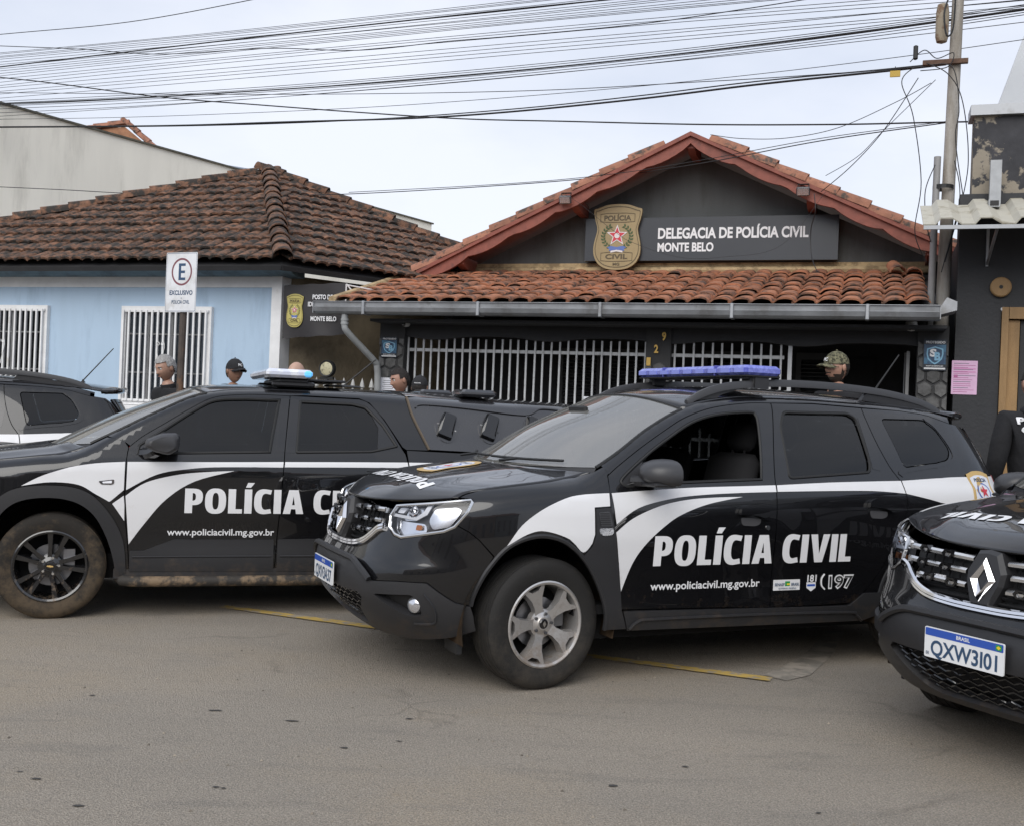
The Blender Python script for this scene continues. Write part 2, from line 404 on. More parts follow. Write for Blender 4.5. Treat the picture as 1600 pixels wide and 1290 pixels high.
# ---------------------------------------------------------------- car body surfaces
class Sp:
    """monotone cubic interpolation"""
    def __init__(s,pts):
        s.x=[p[0] for p in pts];s.y=[p[1] for p in pts];n=len(pts)
        h=[s.x[i+1]-s.x[i] for i in range(n-1)];d=[(s.y[i+1]-s.y[i])/h[i] for i in range(n-1)]
        m=[d[0]]+[0 if d[i-1]*d[i]<=0 else 3*(h[i-1]+h[i])/((2*h[i]+h[i-1])/d[i-1]+(h[i]+2*h[i-1])/d[i]) for i in range(1,n-1)]+[d[-1]]
        s.m=m
    def __call__(s,t):
        x=s.x
        if t<=x[0]: return s.y[0]+s.m[0]*(t-x[0])
        if t>=x[-1]: return s.y[-1]+s.m[-1]*(t-x[-1])
        lo,hi=0,len(x)-1
        while hi-lo>1:
            k=(lo+hi)//2
            if x[k]<=t: lo=k
            else: hi=k
        h=x[hi]-x[lo];u=(t-x[lo])/h
        return (1+2*u)*(1-u)**2*s.y[lo]+u*(1-u)**2*h*s.m[lo]+u*u*(3-2*u)*s.y[hi]+u*u*(u-1)*h*s.m[hi]
class Surf:
    def __init__(s,WZ,XF,XR,EDGE,xcf,nf,xcr,nr,rr,arches,taper):
        s.W=Sp(WZ);s.F=Sp(XF);s.R=Sp(XR);s.E=Sp(EDGE);s.xcf=xcf;s.nf=nf;s.xcr=xcr;s.nr=nr;s.rr=Sp(rr);s.ar=arches;s.tp=taper
        # reference unrolling
        s.ft=s._tab(s.F(.6)-xcf,.9,nf);s.rt=s._tab(xcr-s.R(.6),.9,nr)
        s.smax=s.xcf+s.ft[-1][0];s.smin=s.xcr-s.rt[-1][0]
    def _tab(s,a,b,n):
        N=400;T=[(0,0)];L=0;pp=None
        for i in range(N+1):
            th=math.pi/2*i/N;p=(a*math.sin(th)**(2/n),b*math.cos(th)**(2/n) if i<N else 0)
            if pp: L+=math.hypot(p[0]-pp[0],p[1]-pp[1]);T.append((L,th))
            pp=p
        return T
    def _th(s,T,L):
        lo,hi=0,len(T)-1
        if L>=T[-1][0]: return math.pi/2
        while hi-lo>1:
            k=(lo+hi)//2
            if T[k][0]<=L: lo=k
            else: hi=k
        a,b=T[lo],T[hi];return a[1]+(b[1]-a[1])*(L-a[0])/(b[0]-a[0]+1e-12)
    def half(s,x,z):
        w=s.W(z)
        for xa in s.ar:
            w+=.014*math.exp(-((x-xa)/.50)**4)*math.exp(-((z-.70)/.22)**2)
        w-=.014*math.exp(-((x-(s.ar[0]+s.ar[1])/2)/.85)**6)*math.exp(-((z-.52)/.13)**2)
        if x<s.tp[0]: w*=1-s.tp[1]*(s.tp[0]-x)**2
        zt=s.E(x);r=s.rr(x)
        t=(z-(zt-r))/r
        if t>0: t=min(t,.985);w-=r*(1-math.sqrt(1-t*t))
        return w
    def P(s,u,z,off=0.0):
        p=s._P(u,z)
        if off:
            a=s._P(u-.004,z);b=s._P(u+.004,z);c=s._P(u,z-.004);d=s._P(u,z+.004)
            e=[b[i]-a[i] for i in range(3)];f=[d[i]-c[i] for i in range(3)]
            n=[f[1]*e[2]-f[2]*e[1],f[2]*e[0]-f[0]*e[2],f[0]*e[1]-f[1]*e[0]]
            l=math.sqrt(sum(k*k for k in n)) or 1
            sg=-1 if (n[1]*p[1]+n[0]*(p[0]+1.3)*.3)<0 else 1
            p=[p[i]+sg*off*n[i]/l for i in range(3)]
        return p
    def _P(s,u,z):
        if u>s.smax: p=s._P(2*s.smax-u,z);return [p[0],-p[1],p[2]]
        if u<s.smin: p=s._P(2*s.smin-u,z);return [p[0],-p[1],p[2]]
        if u>s.xcf:
            th=s._th(s.ft,u-s.xcf);a=s.F(z)-s.xcf
            x=s.xcf+a*math.sin(th)**(2/s.nf);k=math.cos(th)**(2/s.nf) if th<math.pi/2-1e-9 else 0
            return [x,s.half(min(x,s.xcf+.55),z)*k,z]
        if u<s.xcr:
            th=s._th(s.rt,s.xcr-u);a=s.xcr-s.R(z)
            x=s.xcr-a*math.sin(th)**(2/s.nr);k=math.cos(th)**(2/s.nr) if th<math.pi/2-1e-9 else 0
            return [x,s.half(max(x,-3.0),z)*k,z]
        return [u,s.half(u,z),z]
DU=Surf(
 WZ=[(.15,.80),(.25,.852),(.33,.880),(.42,.892),(.55,.895),(.70,.900),(.82,.908),(.92,.908),(1.0,.900),(1.06,.884),(1.10,.866),(1.14,.850),(1.25,.806),(1.38,.746),(1.50,.685),(1.60,.63),(1.68,.58)],
 XF=[(.15,.60),(.22,.68),(.30,.78),(.40,.875),(.50,.915),(.60,.905),(.70,.855),(.80,.822),(.90,.795),(.97,.755),(1.02,.69),(1.1,.55)],
 XR=[(.25,-3.38),(.35,-3.46),(.48,-3.51),(.62,-3.52),(.8,-3.515),(1.0,-3.50),(1.10,-3.47),(1.25,-3.41),(1.40,-3.33),(1.52,-3.25),(1.60,-3.18)],
 EDGE=[(-3.5,1.42),(-3.2,1.525),(-2.9,1.57),(-2.4,1.60),(-1.9,1.612),(-1.5,1.602),(-1.15,1.56),(-.95,1.50),(-.70,1.385),(-.42,1.215),(-.30,1.15),(-.2,1.118),(0,1.095),(.3,1.068),(.5,1.045),(.6,1.02),(.75,.995),(.9,.985)],
 xcf=-.15,nf=3.0,xcr=-2.75,nr=5.0,rr=[(-3.4,.05),(-.6,.05),(-.35,.07),(-.2,.12),(.5,.12),(.9,.10)],arches=(0,-2.673),taper=(-1.6,.018))
MO=Surf(
 WZ=[(.15,.80),(.22,.855),(.30,.880),(.40,.890),(.55,.893),(.70,.897),(.82,.900),(.95,.900),(1.02,.893),(1.08,.872),(1.12,.852),(1.25,.795),(1.38,.735),(1.48,.685),(1.56,.635),(1.65,.57)],
 XF=[(.15,.60),(.22,.72),(.32,.80),(.45,.85),(.60,.86),(.75,.86),(.90,.84),(1.0,.78),(1.06,.68),(1.1,.55)],
 XR=[(.25,-3.72),(.4,-3.82),(.6,-3.84),(.9,-3.83),(1.15,-3.80),(1.4,-3.74),(1.55,-3.70)],
 EDGE=[(-4.0,1.50),(-3.0,1.515),(-2.4,1.532),(-1.9,1.543),(-1.4,1.540),(-1.1,1.524),(-.90,1.488),(-.60,1.350),(-.35,1.215),(-.22,1.145),(-.15,1.105),(-.08,1.075),(.1,1.055),(.3,1.030),(.5,1.005),(.75,.97)],
 xcf=-.10,nf=3.0,xcr=-3.2,nr=5.0,rr=[(-3.6,.06),(-2.5,.06),(-.6,.05),(-.35,.07),(-.2,.10),(.5,.12),(.9,.10)],arches=(0,-2.80),taper=(-2.0,.006))
# ---------------------------------------------------------------- compact SUV
def arc(cx,cz,r,a0,a1,n=20): return [(cx+r*math.cos(R(a0+(a1-a0)*k/n)),cz+r*math.sin(R(a0+(a1-a0)*k/n))) for k in range(n+1)]
def tyre_mesh(r,w,rim):
    prof=[(rim-.012,-w*.42),(rim+.01,-w*.47),(rim+.05,-w*.5),(r-.045,-w*.5),(r-.02,-w*.47),(r-.006,-w*.40)]
    g=.007
    for a,b in ((-.36,-.20),(-.17,-.02),(.02,.17),(.20,.36)):
        prof+=[(r-g,a*w-.001),(r,a*w),(r,b*w),(r-g,b*w+.001)]
    prof+=[(r-.006,w*.40),(r-.02,w*.47),(r-.045,w*.5),(rim+.05,w*.5),(rim+.01,w*.47),(rim-.012,w*.42)]
    return prof
def wheel(parent,loc,kind,r=.345,w=.215,rimr=.226,steer=0,side=1,tyre_mat='tyre'):
    """outer face towards +y (side=1)"""
    e=link(bpy.data.objects.new('wheel',None),parent);e.location=loc;e.rotation_euler=(0,0,steer+(0 if side>0 else PI))
    t=MB();t.lathe(tyre_mesh(r,w,rimr),64)
    t.build('tyre',M[tyre_mat],e,R(35))
    mt=M['alloy'] if kind=='silver' else M['alloy_black']
    b=MB();y0=w*.5-.012
    b.lathe([(rimr+.004,y0+.006),(rimr-.004,y0+.010),(rimr-.016,y0+.004),(rimr-.022,y0-.02),(rimr-.030,-w*.4)],64)
    b.lathe([(.0,y0-.012),(.034,y0-.012),(.040,y0-.018),(.075,y0-.028),(.080,y0-.06)],32)
    if kind=='silver':
        for k in range(5):
            Mx=Matrix.Rotation(2*PI*k/5+.35,4,'Y')
            # one broad spoke that forks at the rim
            ra=rimr-.014
            loop=[(-.030,.045),(.030,.045),(.024,.09),(.034,.14),(.064,ra*.93),(.050,ra*.985),(.020,ra*.86),(-.020,ra*.86),(-.050,ra*.985),(-.064,ra*.93),(-.034,.14),(-.024,.09)]
            V=[];n=len(loop)
            for i,(a,q) in enumerate(loop): V.append((a,y0-.012-.012*math.cos(min(q/ra,1)*PI)-.004,q))
            for i,(a,q) in enumerate(loop): V.append((a*1.18,y0-.055,q))
            F=[(i,(i+1)%n,n+(i+1)%n,n+i) for i in range(n)]
            ov,ff,_=tri2d([loop]);F+=ff
            b.add(V,F,Mx)
    else:
        for k in range(10):
            Mx=Matrix.Rotation(2*PI*k/10+.1,4,'Y');ra=rimr-.012
            sk=.016 if k%2 else -.016
            loop=[(-.014,.05),(.014,.05),(.011+sk*.5,.12),(.017+sk,ra),(-.017+sk,ra),(-.011+sk*.5,.12)]
            V=[(a,y0-.010-.018*(1-q/ra),q) for a,q in loop]+[(a*1.5,y0-.05,q) for a,q in loop];n=6
            b.add(V,[(i,(i+1)%n,n+(i+1)%n,n+i) for i in range(n)]+[(0,1,2,5),(2,3,4,5)],Mx)
    b.build('rim',mt,e,R(30))
    c=MB()
    for k in range(5):
        a=2*PI*k/5+.35+PI/5;c.tube([(.053*math.sin(a),y0-.030,.053*math.cos(a)),(.053*math.sin(a),y0-.012,.053*math.cos(a))],.0085,8)
    c.build('wheel_nut',M['lamp_dk'] if kind=='silver' else M['satin'],e)
    c=MB();c.lathe([(0,y0-.006),(.022,y0-.007),(.027,y0-.012)],20);cap=c.build('hub_cap',M['gloss_black'],e,True)
    c=MB()
    if kind=='silver':
        lo=[(0,.017),(.011,0),(0,-.017),(-.011,0)];c.add([(a,y0-.004,q) for a,q in lo],[(0,1,2,3)]);c.build('hub_emblem',M['satin'],e)
    else:
        c.add([(a,y0-.004,q) for a,q in [(-.02,-.006),(-.006,-.006),(-.006,-.008),(.02,-.002),(.018,.006),(.006,.005),(.004,.007),(-.018,.002)]],[tuple(range(8))]);c.build('hub_emblem',M['gold'],e)
    d=MB();d.lathe([(.0,y0-.085),(.135,y0-.085),(.135,y0-.10)],32);d.box((-.11,y0-.075,.04),(.07,.05,.13));d.build('brake_disc',M['disc'],e)
    d=MB();d.lathe([(0,-w*.3),(rimr-.02,-w*.3)],24);d.build('wheel_back',M['dark'],e)
    return e
def plate(parent,txt,M4,w=.40,h=.13):
    b=MB();b.prism(rnd([(-w/2,-h/2),(w/2,-h/2),(w/2,h/2),(-w/2,h/2)],.008),-.003,.003,'xz',M4);o=b.build('number_plate',M['plate_white'],parent)
    def put(nm,V,F,m,d): mk(nm,[tuple(M4@Vector((a,-.0035-d,q))) for a,q in V],F,m,o)
    bl=rnd([(-w/2+.004,h/2-.036),(w/2-.004,h/2-.036),(w/2-.004,h/2-.004),(-w/2+.004,h/2-.004)],.005)
    put('plate_band',bl,[tuple(range(len(bl)))],M['plate_blue'],.0004)
    V,F=fit_text('BRASIL',-.034,.034,h/2-.027,h/2-.011,.02);put('plate_word',V,F,M['plate_white'],.001)
    fl=[(w/2-.04,h/2-.031),(w/2-.012,h/2-.031),(w/2-.012,h/2-.009),(w/2-.04,h/2-.009)];put('plate_flag',fl,[(0,1,2,3)],M['green'],.001)
    cx,cy=w/2-.026,h/2-.02;fl=[(cx-.011,cy),(cx,cy-.008),(cx+.011,cy),(cx,cy+.008)];put('plate_flag_mark',fl,[(0,1,2,3)],M['yellow'],.0014)
    V,F=fit_text(txt,-w/2+.035,w/2-.03,-h/2+.014,-h/2+.080,.022);put('plate_number',V,F,M['plate_ink'],.0008)
    V,F=fit_text('BR',-w/2+.01,-w/2+.028,-h/2+.012,-h/2+.026,.01);put('plate_code',V,F,M['plate_ink'],.0008)
    return o
def tube_on(f,uv,r,n=6):
    return [tuple(f(a,b)) for a,b in uv]
SHIELD=[(0,1),(.22,.985),(.42,.93),(.5,.90),(.47,.74),(.42,.58),(.46,.42),(.49,.28),(.475,.14),(.40,.02),(.27,-.06),(.13,-.092),(0,-.10)]
SHIELD=cr(SHIELD,3);SHIELD=SHIELD+[(-a,b) for a,b in SHIELD[-2:0:-1]]
def shield_on(parent,f,cx,cz,w,h,dirx,name='shield_emblem',full=False):
    """gold crest: f(u,v,off) maps to the surface; dirx=-1 when text reads towards -u"""
    def loop(L,k=1,dz=0): return [(cx+dirx*a*w*k,cz+(b-.45)*h*k+dz) for a,b in L]
    o=panel(name,loop(SHIELD),lambda a,b:f(a,b,.0022),M['gold'],parent,h=w*.4,hem=0.002,gap=0,bstep=w*.2)
    def lay2(nm,L,m,d,n=0):
        panel(nm,L,lambda a,b:f(a,b,.0022+d),m,o,h=w*.5,hem=0,gap=0,bstep=w*.2)
    lay2('crest_field',loop(SHIELD,.80),M['badge_silver'] if not full else M['gold'],.0008)
    lay2('crest_wreath',ell(cx,cz+.01*h,w*.27,h*.23,18),M['badge_silver'] if full else M['badge_blue'],.0014)
    lay2('crest_wreath_inner',ell(cx,cz+.01*h,w*.22,h*.19,18),M['badge_silver'],.0019)
    st=[(cx+w*.17*(1 if k%2==0 else .42)*math.sin(PI*k/5),cz+.02*h+w*.17*(1 if k%2==0 else .42)*math.cos(PI*k/5)) for k in range(10)]
    lay2('crest_star',st,M['badge_red'],.0024)
    for s_,z0,nm in (('POLÍCIA',.27,'crest_word'),('CIVIL',-.34,'crest_word')):
        V,F=fit_text(s_,cx-dirx*w*.26,cx+dirx*w*.26,cz+z0*h,cz+(z0+.09)*h,.03);mk(nm,[tuple(f(a,b,.005)) for a,b in V],F,M['plate_ink'],o)
    return o
def make_suv():
    root=link(bpy.data.objects.new('police_suv',None))
    D=DU;C=D.smax;f=lambda a,b:D.P(a,b)
    def fo(off): return lambda a,b:D.P(a,b,off)
    def both(name,loops,m,off=0,parent=None,**k):
        r=[]
        for mi in (False,True): r.append(panel(name,loops,fo(off) if off else f,M[m],parent[mi] if parent else root,mir=mi,**k))
        return r
    def sym(L): # half outline given as s (towards the car's left); closes over the centre line
        return L+[(2*C-a,b) for a,b in L[::-1]]
    # seams shared by neighbours
    archF=arc(.015,.36,.452,168,5,24) ; 
    seamFB=[(.324,.708),(.42,.787),(.483,.827),(.555,.858)]
    doorF=cr([(-.462,.405),(-.45,.50),(-.396,.80),(-.363,.966),(-.366,1.128)],5)
    pill=cr([(-.366,1.128),(-.44,1.180),(-.60,1.280),(-.80,1.390),(-.95,1.462),(-1.15,1.522),(-1.40,1.558),(-1.585,1.566)],5)
    seamB=cr([(-1.585,1.566),(-1.575,1.50),(-1.51,1.28),(-1.475,1.10),(-1.462,.9),(-1.457,.378)],5)
    archL=[(-.371,.33),(-.365,.40),(-.318,.51),(-.228,.665),(-.106,.772),(.045,.812),(.203,.786),(.296,.716),(.324,.708)]
    archL=cr([(-.375,.30),(-.368,.40),(-.318,.53),(-.228,.67),(-.106,.772),(.045,.812),(.19,.787),(.29,.716),(.362,.57),(.404,.45)],5)
    fr=[p for p in archL if p[0]<=.324 and p[0]>=-.205]
    head=[(.985,.880),(.963,.938),(.75,.964),(.523,.993),(.505,.981),(.514,.924),(.567,.848),(.622,.822),(.865,.775),(.914,.786),(.972,.823)]
    # fender
    fend=[(-.396,.985),(-.366,1.128)]+[(-.40,1.165),(-.36,1.172),(-.30,1.142),(-.2,1.112),(0,1.089),(.3,1.062),(.5,1.038),(.575,1.015),(.60,.998)]+[(.523,.993),(.505,.981),(.514,.924),(.555,.858)]+seamFB[::-1][1:]+fr[::-1]+[(-.205,.700),(-.255,.76),(-.272,.82),(-.268,.955),(-.364,.962)]
    fend=fend[1:]
    both('fender',fend,'paint',gap=.0025,h=.04)
    clad=[(-.268,.955),(-.363,.962),(-.396,.80),(-.45,.50),(-.462,.405),(-.505,.30),(-.375,.30),(-.368,.40),(-.318,.53),(-.228,.67),(-.205,.70),(-.255,.76),(-.272,.82)]
    cl=both('fender_cladding',clad,'plastic',.008,gap=.001)
    for i,mi in enumerate((False,True)):
        panel('fender_vent',rnd([(-.285,.935),(-.352,.94),(-.372,.862),(-.300,.862)],.012),fo(.0105),M['lamp_dk'],cl[i],mir=mi,gap=0,hem=.004)
        panel('side_indicator',rnd([(-.292,.852),(-.372,.852),(-.378,.828),(-.365,.815),(-.312,.812),(-.290,.828)],.010),fo(.013),M['lamp_ref'],cl[i],mir=mi,gap=0,hem=.008)
        b=MB()
        for k in range(6):
            z=.872+k*.0115;b.tube([fo(.012)(-.298+(z-.86)*.1,z),fo(.012)(-.362+(z-.86)*.2,z)],.0025,4)
        if mi: b.V=[(x,-y,z) for x,y,z in b.V]
        b.build('vent_louvre',M['rub'],cl[i])
    # arch lips, liners
    for mi in (0,1):
        sg=-1 if mi else 1
        b=MB();P=[fo(.004)(a,z) for a,z in archL];b.tube([(x,y*sg-.006*sg,z) for x,y,z in P],.013,6);b.build('arch_lip',M['plastic'],root,True)
        b=MB();ar=arc(-2.673,.36,.41,-8,188,30);P=[fo(.004)(a,z) for a,z in ar];b.tube([(x,y*sg-.006*sg,z) for x,y,z in P],.013,6);b.build('arch_lip',M['plastic'],root,True)
        for xa,rr in ((.01,.445),(-2.673,.425)):
            b=MB();pr=arc(xa,.34,rr,-12,192,24);V=[];F=[]
            for (x,z) in pr:
                for y in (.40,.875): V.append((x,y*sg,z))
            for i in range(len(pr)-1): F.append((2*i,2*i+1,2*i+3,2*i+2))
            b.add(V,F);c=[(xa,.40*sg,.34)]+[(x,.40*sg,z) for x,z in pr];b.add(c,[(0,i,i+1) for i in range(1,len(pr))]);b.build('wheel_arch_liner',M['liner'],root)
    # doors
    fwin=cr([(-.474,1.066),(-.80,1.089),(-1.385,1.115)],4)+cr([(-1.405,1.19),(-1.452,1.42),(-1.452,1.492),(-1.405,1.511),(-1.159,1.487),(-.972,1.434),(-.793,1.342),(-.634,1.249),(-.45,1.118),(-.447,1.08)],4)
    fdoor=doorF+pill[1:]+seamB[1:]+[(-1.12,.392)]
    fd=both('front_door',[fdoor,fwin],'paint',gap=.003,h=.045)
    rwin=rnd([(-1.580,1.123),(-2.215,1.166),(-2.236,1.23),(-2.222,1.500),(-2.165,1.530),(-1.655,1.520),(-1.600,1.42)],.03)
    rde=cr([(-2.29,1.563),(-2.295,1.50),(-2.325,1.353),(-2.38,1.21),(-2.449,1.105),(-2.464,.972),(-2.414,.847),(-2.336,.693),(-2.245,.55),(-2.157,.452),(-2.06,.386)],4)
    rdoor=seamB[::-1]+[(-1.9,1.574)]+rde+[(-1.8,.381)]
    rd=both('rear_door',[rdoor,rwin],'paint',gap=.003,h=.045)
    for (dr,w_,nm) in ((fd,fwin,'window'),(rd,rwin,'window')):
        for i,mi in enumerate((False,True)):
            g=panel(nm,inset(w_,.012),fo(-.010),M['glass_dark'],dr[i],mir=mi,gap=0,hem=0,h=.12)
            b=MB();P=[fo(-.002)(a,z) for a,z in inset(w_,.006)];P.append(P[0]);P.append(P[1])
            b.tube([(x,-y if mi else y,z) for x,y,z in P],.009,6,False);b.build('window_seal',M['rub'],dr[i],True)
    # gloss-black trailing piece of the rear door frame, creases, handles
    for i,mi in enumerate((False,True)):
        panel('pillar_trim',[(-2.238,1.19),(-2.30,1.18),(-2.318,1.33),(-2.29,1.50),(-2.232,1.50)],fo(.002),M['gloss_black'],rd[i],mir=mi,gap=0,hem=.004)
        for (hx,hz,d) in ((-1.29,.918,fd),(-2.235,.957,rd)):
            panel('handle_recess',ell(hx,hz,.105,.062,20),fo(.0012),M['gloss_black'],d[i],mir=mi,gap=0,hem=0)
            lo=[(hx+.10,hz+.006),(hx+.085,hz+.042),(hx+.02,hz+.060),(hx-.06,hz+.056),(hx-.095,hz+.03),(hx-.10,hz-.01),(hx-.08,hz-.022),(hx-.02,hz-.002)]
            panel('handle',cr(lo+[lo[0]],4)[:-1],fo(.030),M['paint'],d[i],mir=mi,gap=0,hem=.028,h=.03)
            lo=[(hx+.082,hz-.012),(hx-.06,hz-.02),(hx-.055,hz-.05),(hx-.02,hz-.062),(hx+.07,hz-.058)]
            panel('handle_cup',rnd(lo,.02),fo(.004),M['satin_dark'],d[i],mir=mi,gap=0,hem=.004)
        b=MB();x,y,z=fo(.002)(-1.400,.846);y=-y if mi else y;b.tube([(x,y-.004*(-1 if mi else 1),z),(x,y+.004*(-1 if mi else 1),z)],.014,12);b.build('lock',M['satin'],fd[i])
        b=MB();P=[fo(.001)(a,z) for a,z in cr([(-1.50,.888),(-1.9,.892),(-2.10,.893),(-2.165,.885),(-2.18,.84),(-2.178,.70)],5)];b.tube([(x,-y if mi else y,z) for x,y,z in P],.0035,4);b.build('door_crease',M['paint'],rd[i],True)
    # sills
    sill=[(-.47,.400),(-1.12,.387),(-1.8,.376),(-2.04,.374),(-2.15,.446),(-2.265,.446),(-2.25,.30),(-2.16,.275),(-1.2,.283),(-.51,.290)]
    sl=both('side_skirt',sill,'plastic',.010,gap=.002,hem=.05)
    for i,mi in enumerate((False,True)):
        b=MB();P=[fo(.014)(a,z) for a,z in cr([(-.52,.302),(-.575,.345),(-.70,.350),(-1.37,.348),(-2.02,.336),(-2.10,.315),(-2.15,.28)],5)];b.tube([(x,-y if mi else y,z) for x,y,z in P],.009,5);b.build('skirt_ridge',M['plastic'],sl[i],True)
    # body side above the doors, quarter panel
    Ez=lambda x:D.E(x)
    top=[(x,Ez(x)) for x in [-.36+(-3.18+.36)*k/40 for k in range(41)]]
    rail=top+[(-3.15,1.49),(-2.9,1.535),(-2.6,1.558),(-2.30,1.566),(-1.9,1.577)]+pill[::-1][:-1]
    rail=[p for p in rail]
    both('roof_side_rail',rail,'paint',gap=.001,h=.03,bstep=.02)
    qwin=rnd([(-2.425,1.500),(-2.79,1.505),(-2.915,1.45),(-2.985,1.32),(-2.925,1.255),(-2.505,1.203)],[.03,.05,.05,.06,.05,.03])
    archR=arc(-2.673,.36,.41,8,172,24)
    quarter=rde[:-2]+[(-2.265,.45)]+archR[1:-1]+[(-3.080,.45),(-3.12,.55),(-3.33,.60),(-3.42,.62),(-3.42,.84),(-3.375,.86),(-3.36,1.0),(-3.40,1.165),(-3.50,1.17),(-3.46,1.30),(-3.38,1.42),(-3.30,1.475),(-3.15,1.49),(-2.9,1.535),(-2.6,1.558)]
    qp=both('quarter_panel',[quarter,qwin],'paint',gap=.003,h=.045)
    for i,mi in enumerate((False,True)):
        panel('quarter_window',inset(qwin,.004),fo(-.004),M['glass_dark'],qp[i],mir=mi,gap=0,hem=0)
        fr_=cr([(-2.80,1.515),(-2.93,1.46),(-3.02,1.32),(-2.945,1.235),(-2.50,1.170),(-2.47,1.145)],5);fi=cr([(-2.44,1.165),(-2.505,1.198),(-2.925,1.250),(-2.992,1.32),(-2.915,1.455),(-2.79,1.512)],5)
        panel('window_surround',fr_+fi,fo(.004),M['paint'],qp[i],mir=mi,gap=0,hem=.004)
        panel('tail_lamp',rnd([(-3.378,.865),(-3.365,1.0),(-3.405,1.16),(-3.56,1.165),(-3.58,.98),(-3.54,.87)],.02),fo(.004),M['red_lens'],root,mir=mi,gap=0,hem=.02)
    # rear: bumper, tailgate
    c0=D.smin
    def symr(L): return L+[(2*c0-a,b) for a,b in L[::-1]]
    panel('rear_bumper',symr([(-3.082,.44),(-3.12,.545),(-3.33,.595),(-3.6,.60),(-3.62,.56),(c0,.56)][:5])[:5]+[(2*c0+3.62,.56),(2*c0+3.6,.60),(2*c0+3.33,.595),(2*c0+3.12,.545),(2*c0+3.082,.44),(2*c0+3.09,.29),(2*c0+3.3,.26),(-3.3,.26),(-3.09,.29)],fo(.012),M['plastic'],root,gap=.002,h=.08,bstep=.06)
    rw=[(-3.56,1.19),(-3.50,1.30),(-3.44,1.42),(-3.42,1.46)]
    tg=[(-3.435,.62),(-3.62,.61)]+[(2*c0+3.62,.61),(2*c0+3.435,.62),(2*c0+3.55,.86),(2*c0+3.585,.98),(2*c0+3.57,1.17),(2*c0+3.50,1.30),(2*c0+3.42,1.47),(-3.42,1.47),(-3.50,1.30),(-3.57,1.17),(-3.585,.98),(-3.55,.86)]
    rg=[(-3.64,1.19),(2*c0+3.64,1.19),(2*c0+3.52,1.44),(-3.52,1.44)]
    tgo=panel('tailgate',[tg,rnd(rg,.04)],f,M['paint'],root,h=.08,bstep=.05,gap=.003)
    panel('rear_window',rnd(inset(rg,.003),.04),fo(-.004),M['glass_dark'],tgo,gap=0,hem=0,h=.1,bstep=.06)
    b=MB();b.tube(cr([(-3.12,.58,1.535),(-3.27,.50,1.545),(-3.32,.25,1.56),(-3.33,0,1.563),(-3.32,-.25,1.56),(-3.27,-.50,1.545),(-3.12,-.58,1.535)],5),.022,8);b.build('roof_spoiler',M['gloss_black'],tgo,True)
    # painted bumper cover, grille, lower bumper
    cover=[(C-.34,.628),(1.115,.622),(1.02,.588),(.955,.545),(.80,.558),(.631,.562),(.56,.515),(.48,.466),(.408,.452)]
    covL=[(C-.34,.628)]+cover[1:]+[(.397,.46),(.365,.57),(.324,.705)]+seamFB[1:]+[(.585,.838),(.622,.816),(.865,.769),(.92,.782),(.985,.826),(1.02,.81),(1.06,.772),(1.11,.738),(1.19,.716),(1.30,.706)]
    n_=len(cover)
    low=[(C-d,z) for d,z in ((.34,.628),)]
    loop=covL+[(2*C-a,b) for a,b in covL[::-1]]
    cov=panel('bumper_cover',loop,f,M['paint'],root,gap=.002,h=.055)
    lowtop=[(C-.33,.632)]+cover[1:]
    bump=lowtop+[(.402,.40),(.41,.325),(.573,.285),(.735,.262),(.92,.25),(C-.30,.243)]
    bl=bump+[];loop=[p for p in lowtop[::-1]]+[];
    left=[(C-.33,.632)]+cover[1:]+[(.402,.40),(.415,.325),(.573,.285),(.735,.262),(.92,.25),(1.15,.243)]
    loop=left+[(2*C-a,b) for a,b in left[::-1]]
    mesh_half=[(C-.44,.475),(C-.47,.455),(C-.33,.30),(C-.27,.285)]
    mesh=mesh_half+[(2*C-a,b) for a,b in mesh_half[::-1]]
    fogL=rnd([(.925,.482),(.70,.497),(.662,.455),(.675,.395),(.755,.392),(.835,.43)],.02)
    fogR=[(2*C-a,b) for a,b in fogL]
    lb=panel('lower_bumper',[loop,mesh,fogL,fogR],fo(.016),M['plastic'],root,gap=.002,h=.055,hem=.05)
    panel('lower_grille_back',inset(mesh,-.02),fo(-.045),M['dark'],lb,gap=0,hem=0,h=.1,bstep=.08)
    b=MB()
    for r_ in range(7): # wavy mesh of the lower intake
        z0=.297+r_*.027;hw=.30+(z0-.285)*.9
        P=[];nn=int(hw*2/.018)
        for k in range(nn+1):
            a=C-hw+2*hw*k/nn;P.append(fo(-.006)(a,z0+.007*math.sin(PI*k*.5+(r_%2)*PI)))
        b.tube(P,.0045,4)
    b.build('intake_mesh',M['gloss_black'],lb)
    # upper lip ridge of the plastic bumper that carries the plate
    b=MB();P=[fo(.026)(a,z) for a,z in cr([(.955,.552),(1.02,.592),(1.115,.624),(C-.28,.632),(C,.634),(C+.28,.632),(2*C-1.115,.624),(2*C-1.02,.592),(2*C-.955,.552)],6)];b.tube(P,.017,6);b.build('bumper_ridge',M['plastic'],lb,True)
    for sg,fg in ((1,fogL),(-1,fogR)):
        panel('fog_recess',inset(fg,-.004),fo(-.035),M['rub'],lb,gap=0,hem=0)
        x,y,z=fo(-.012)(.705,.438);b=MB();b.lathe([(0,.02),(.025,.018),(.040,.008),(.046,-.02)],16,'x',Matrix.Translation((x,y*sg,z))@Matrix.Rotation(R(35)*sg,4,'Z'));b.build('fog_lamp',M['lamp_ref'],lb,True)
        fl=cr([(.64,.508),(.60,.45),(.60,.39),(.635,.358),(.74,.352)],5);P=[fo(.017)(a,z) for a,z in fl];b=MB();b.tube([(x,y*sg,z) for x,y,z in P],.007,5);b.build('fog_surround',M['plastic'],lb,True)
        b=MB();b.box((.43,.70*sg,.25),(.03,.17,.12));b.build('splash_flap',M['rub'],root)
    # grille
    gt=[(C-.475,.932),(C-.25,.926),(C,.924)]
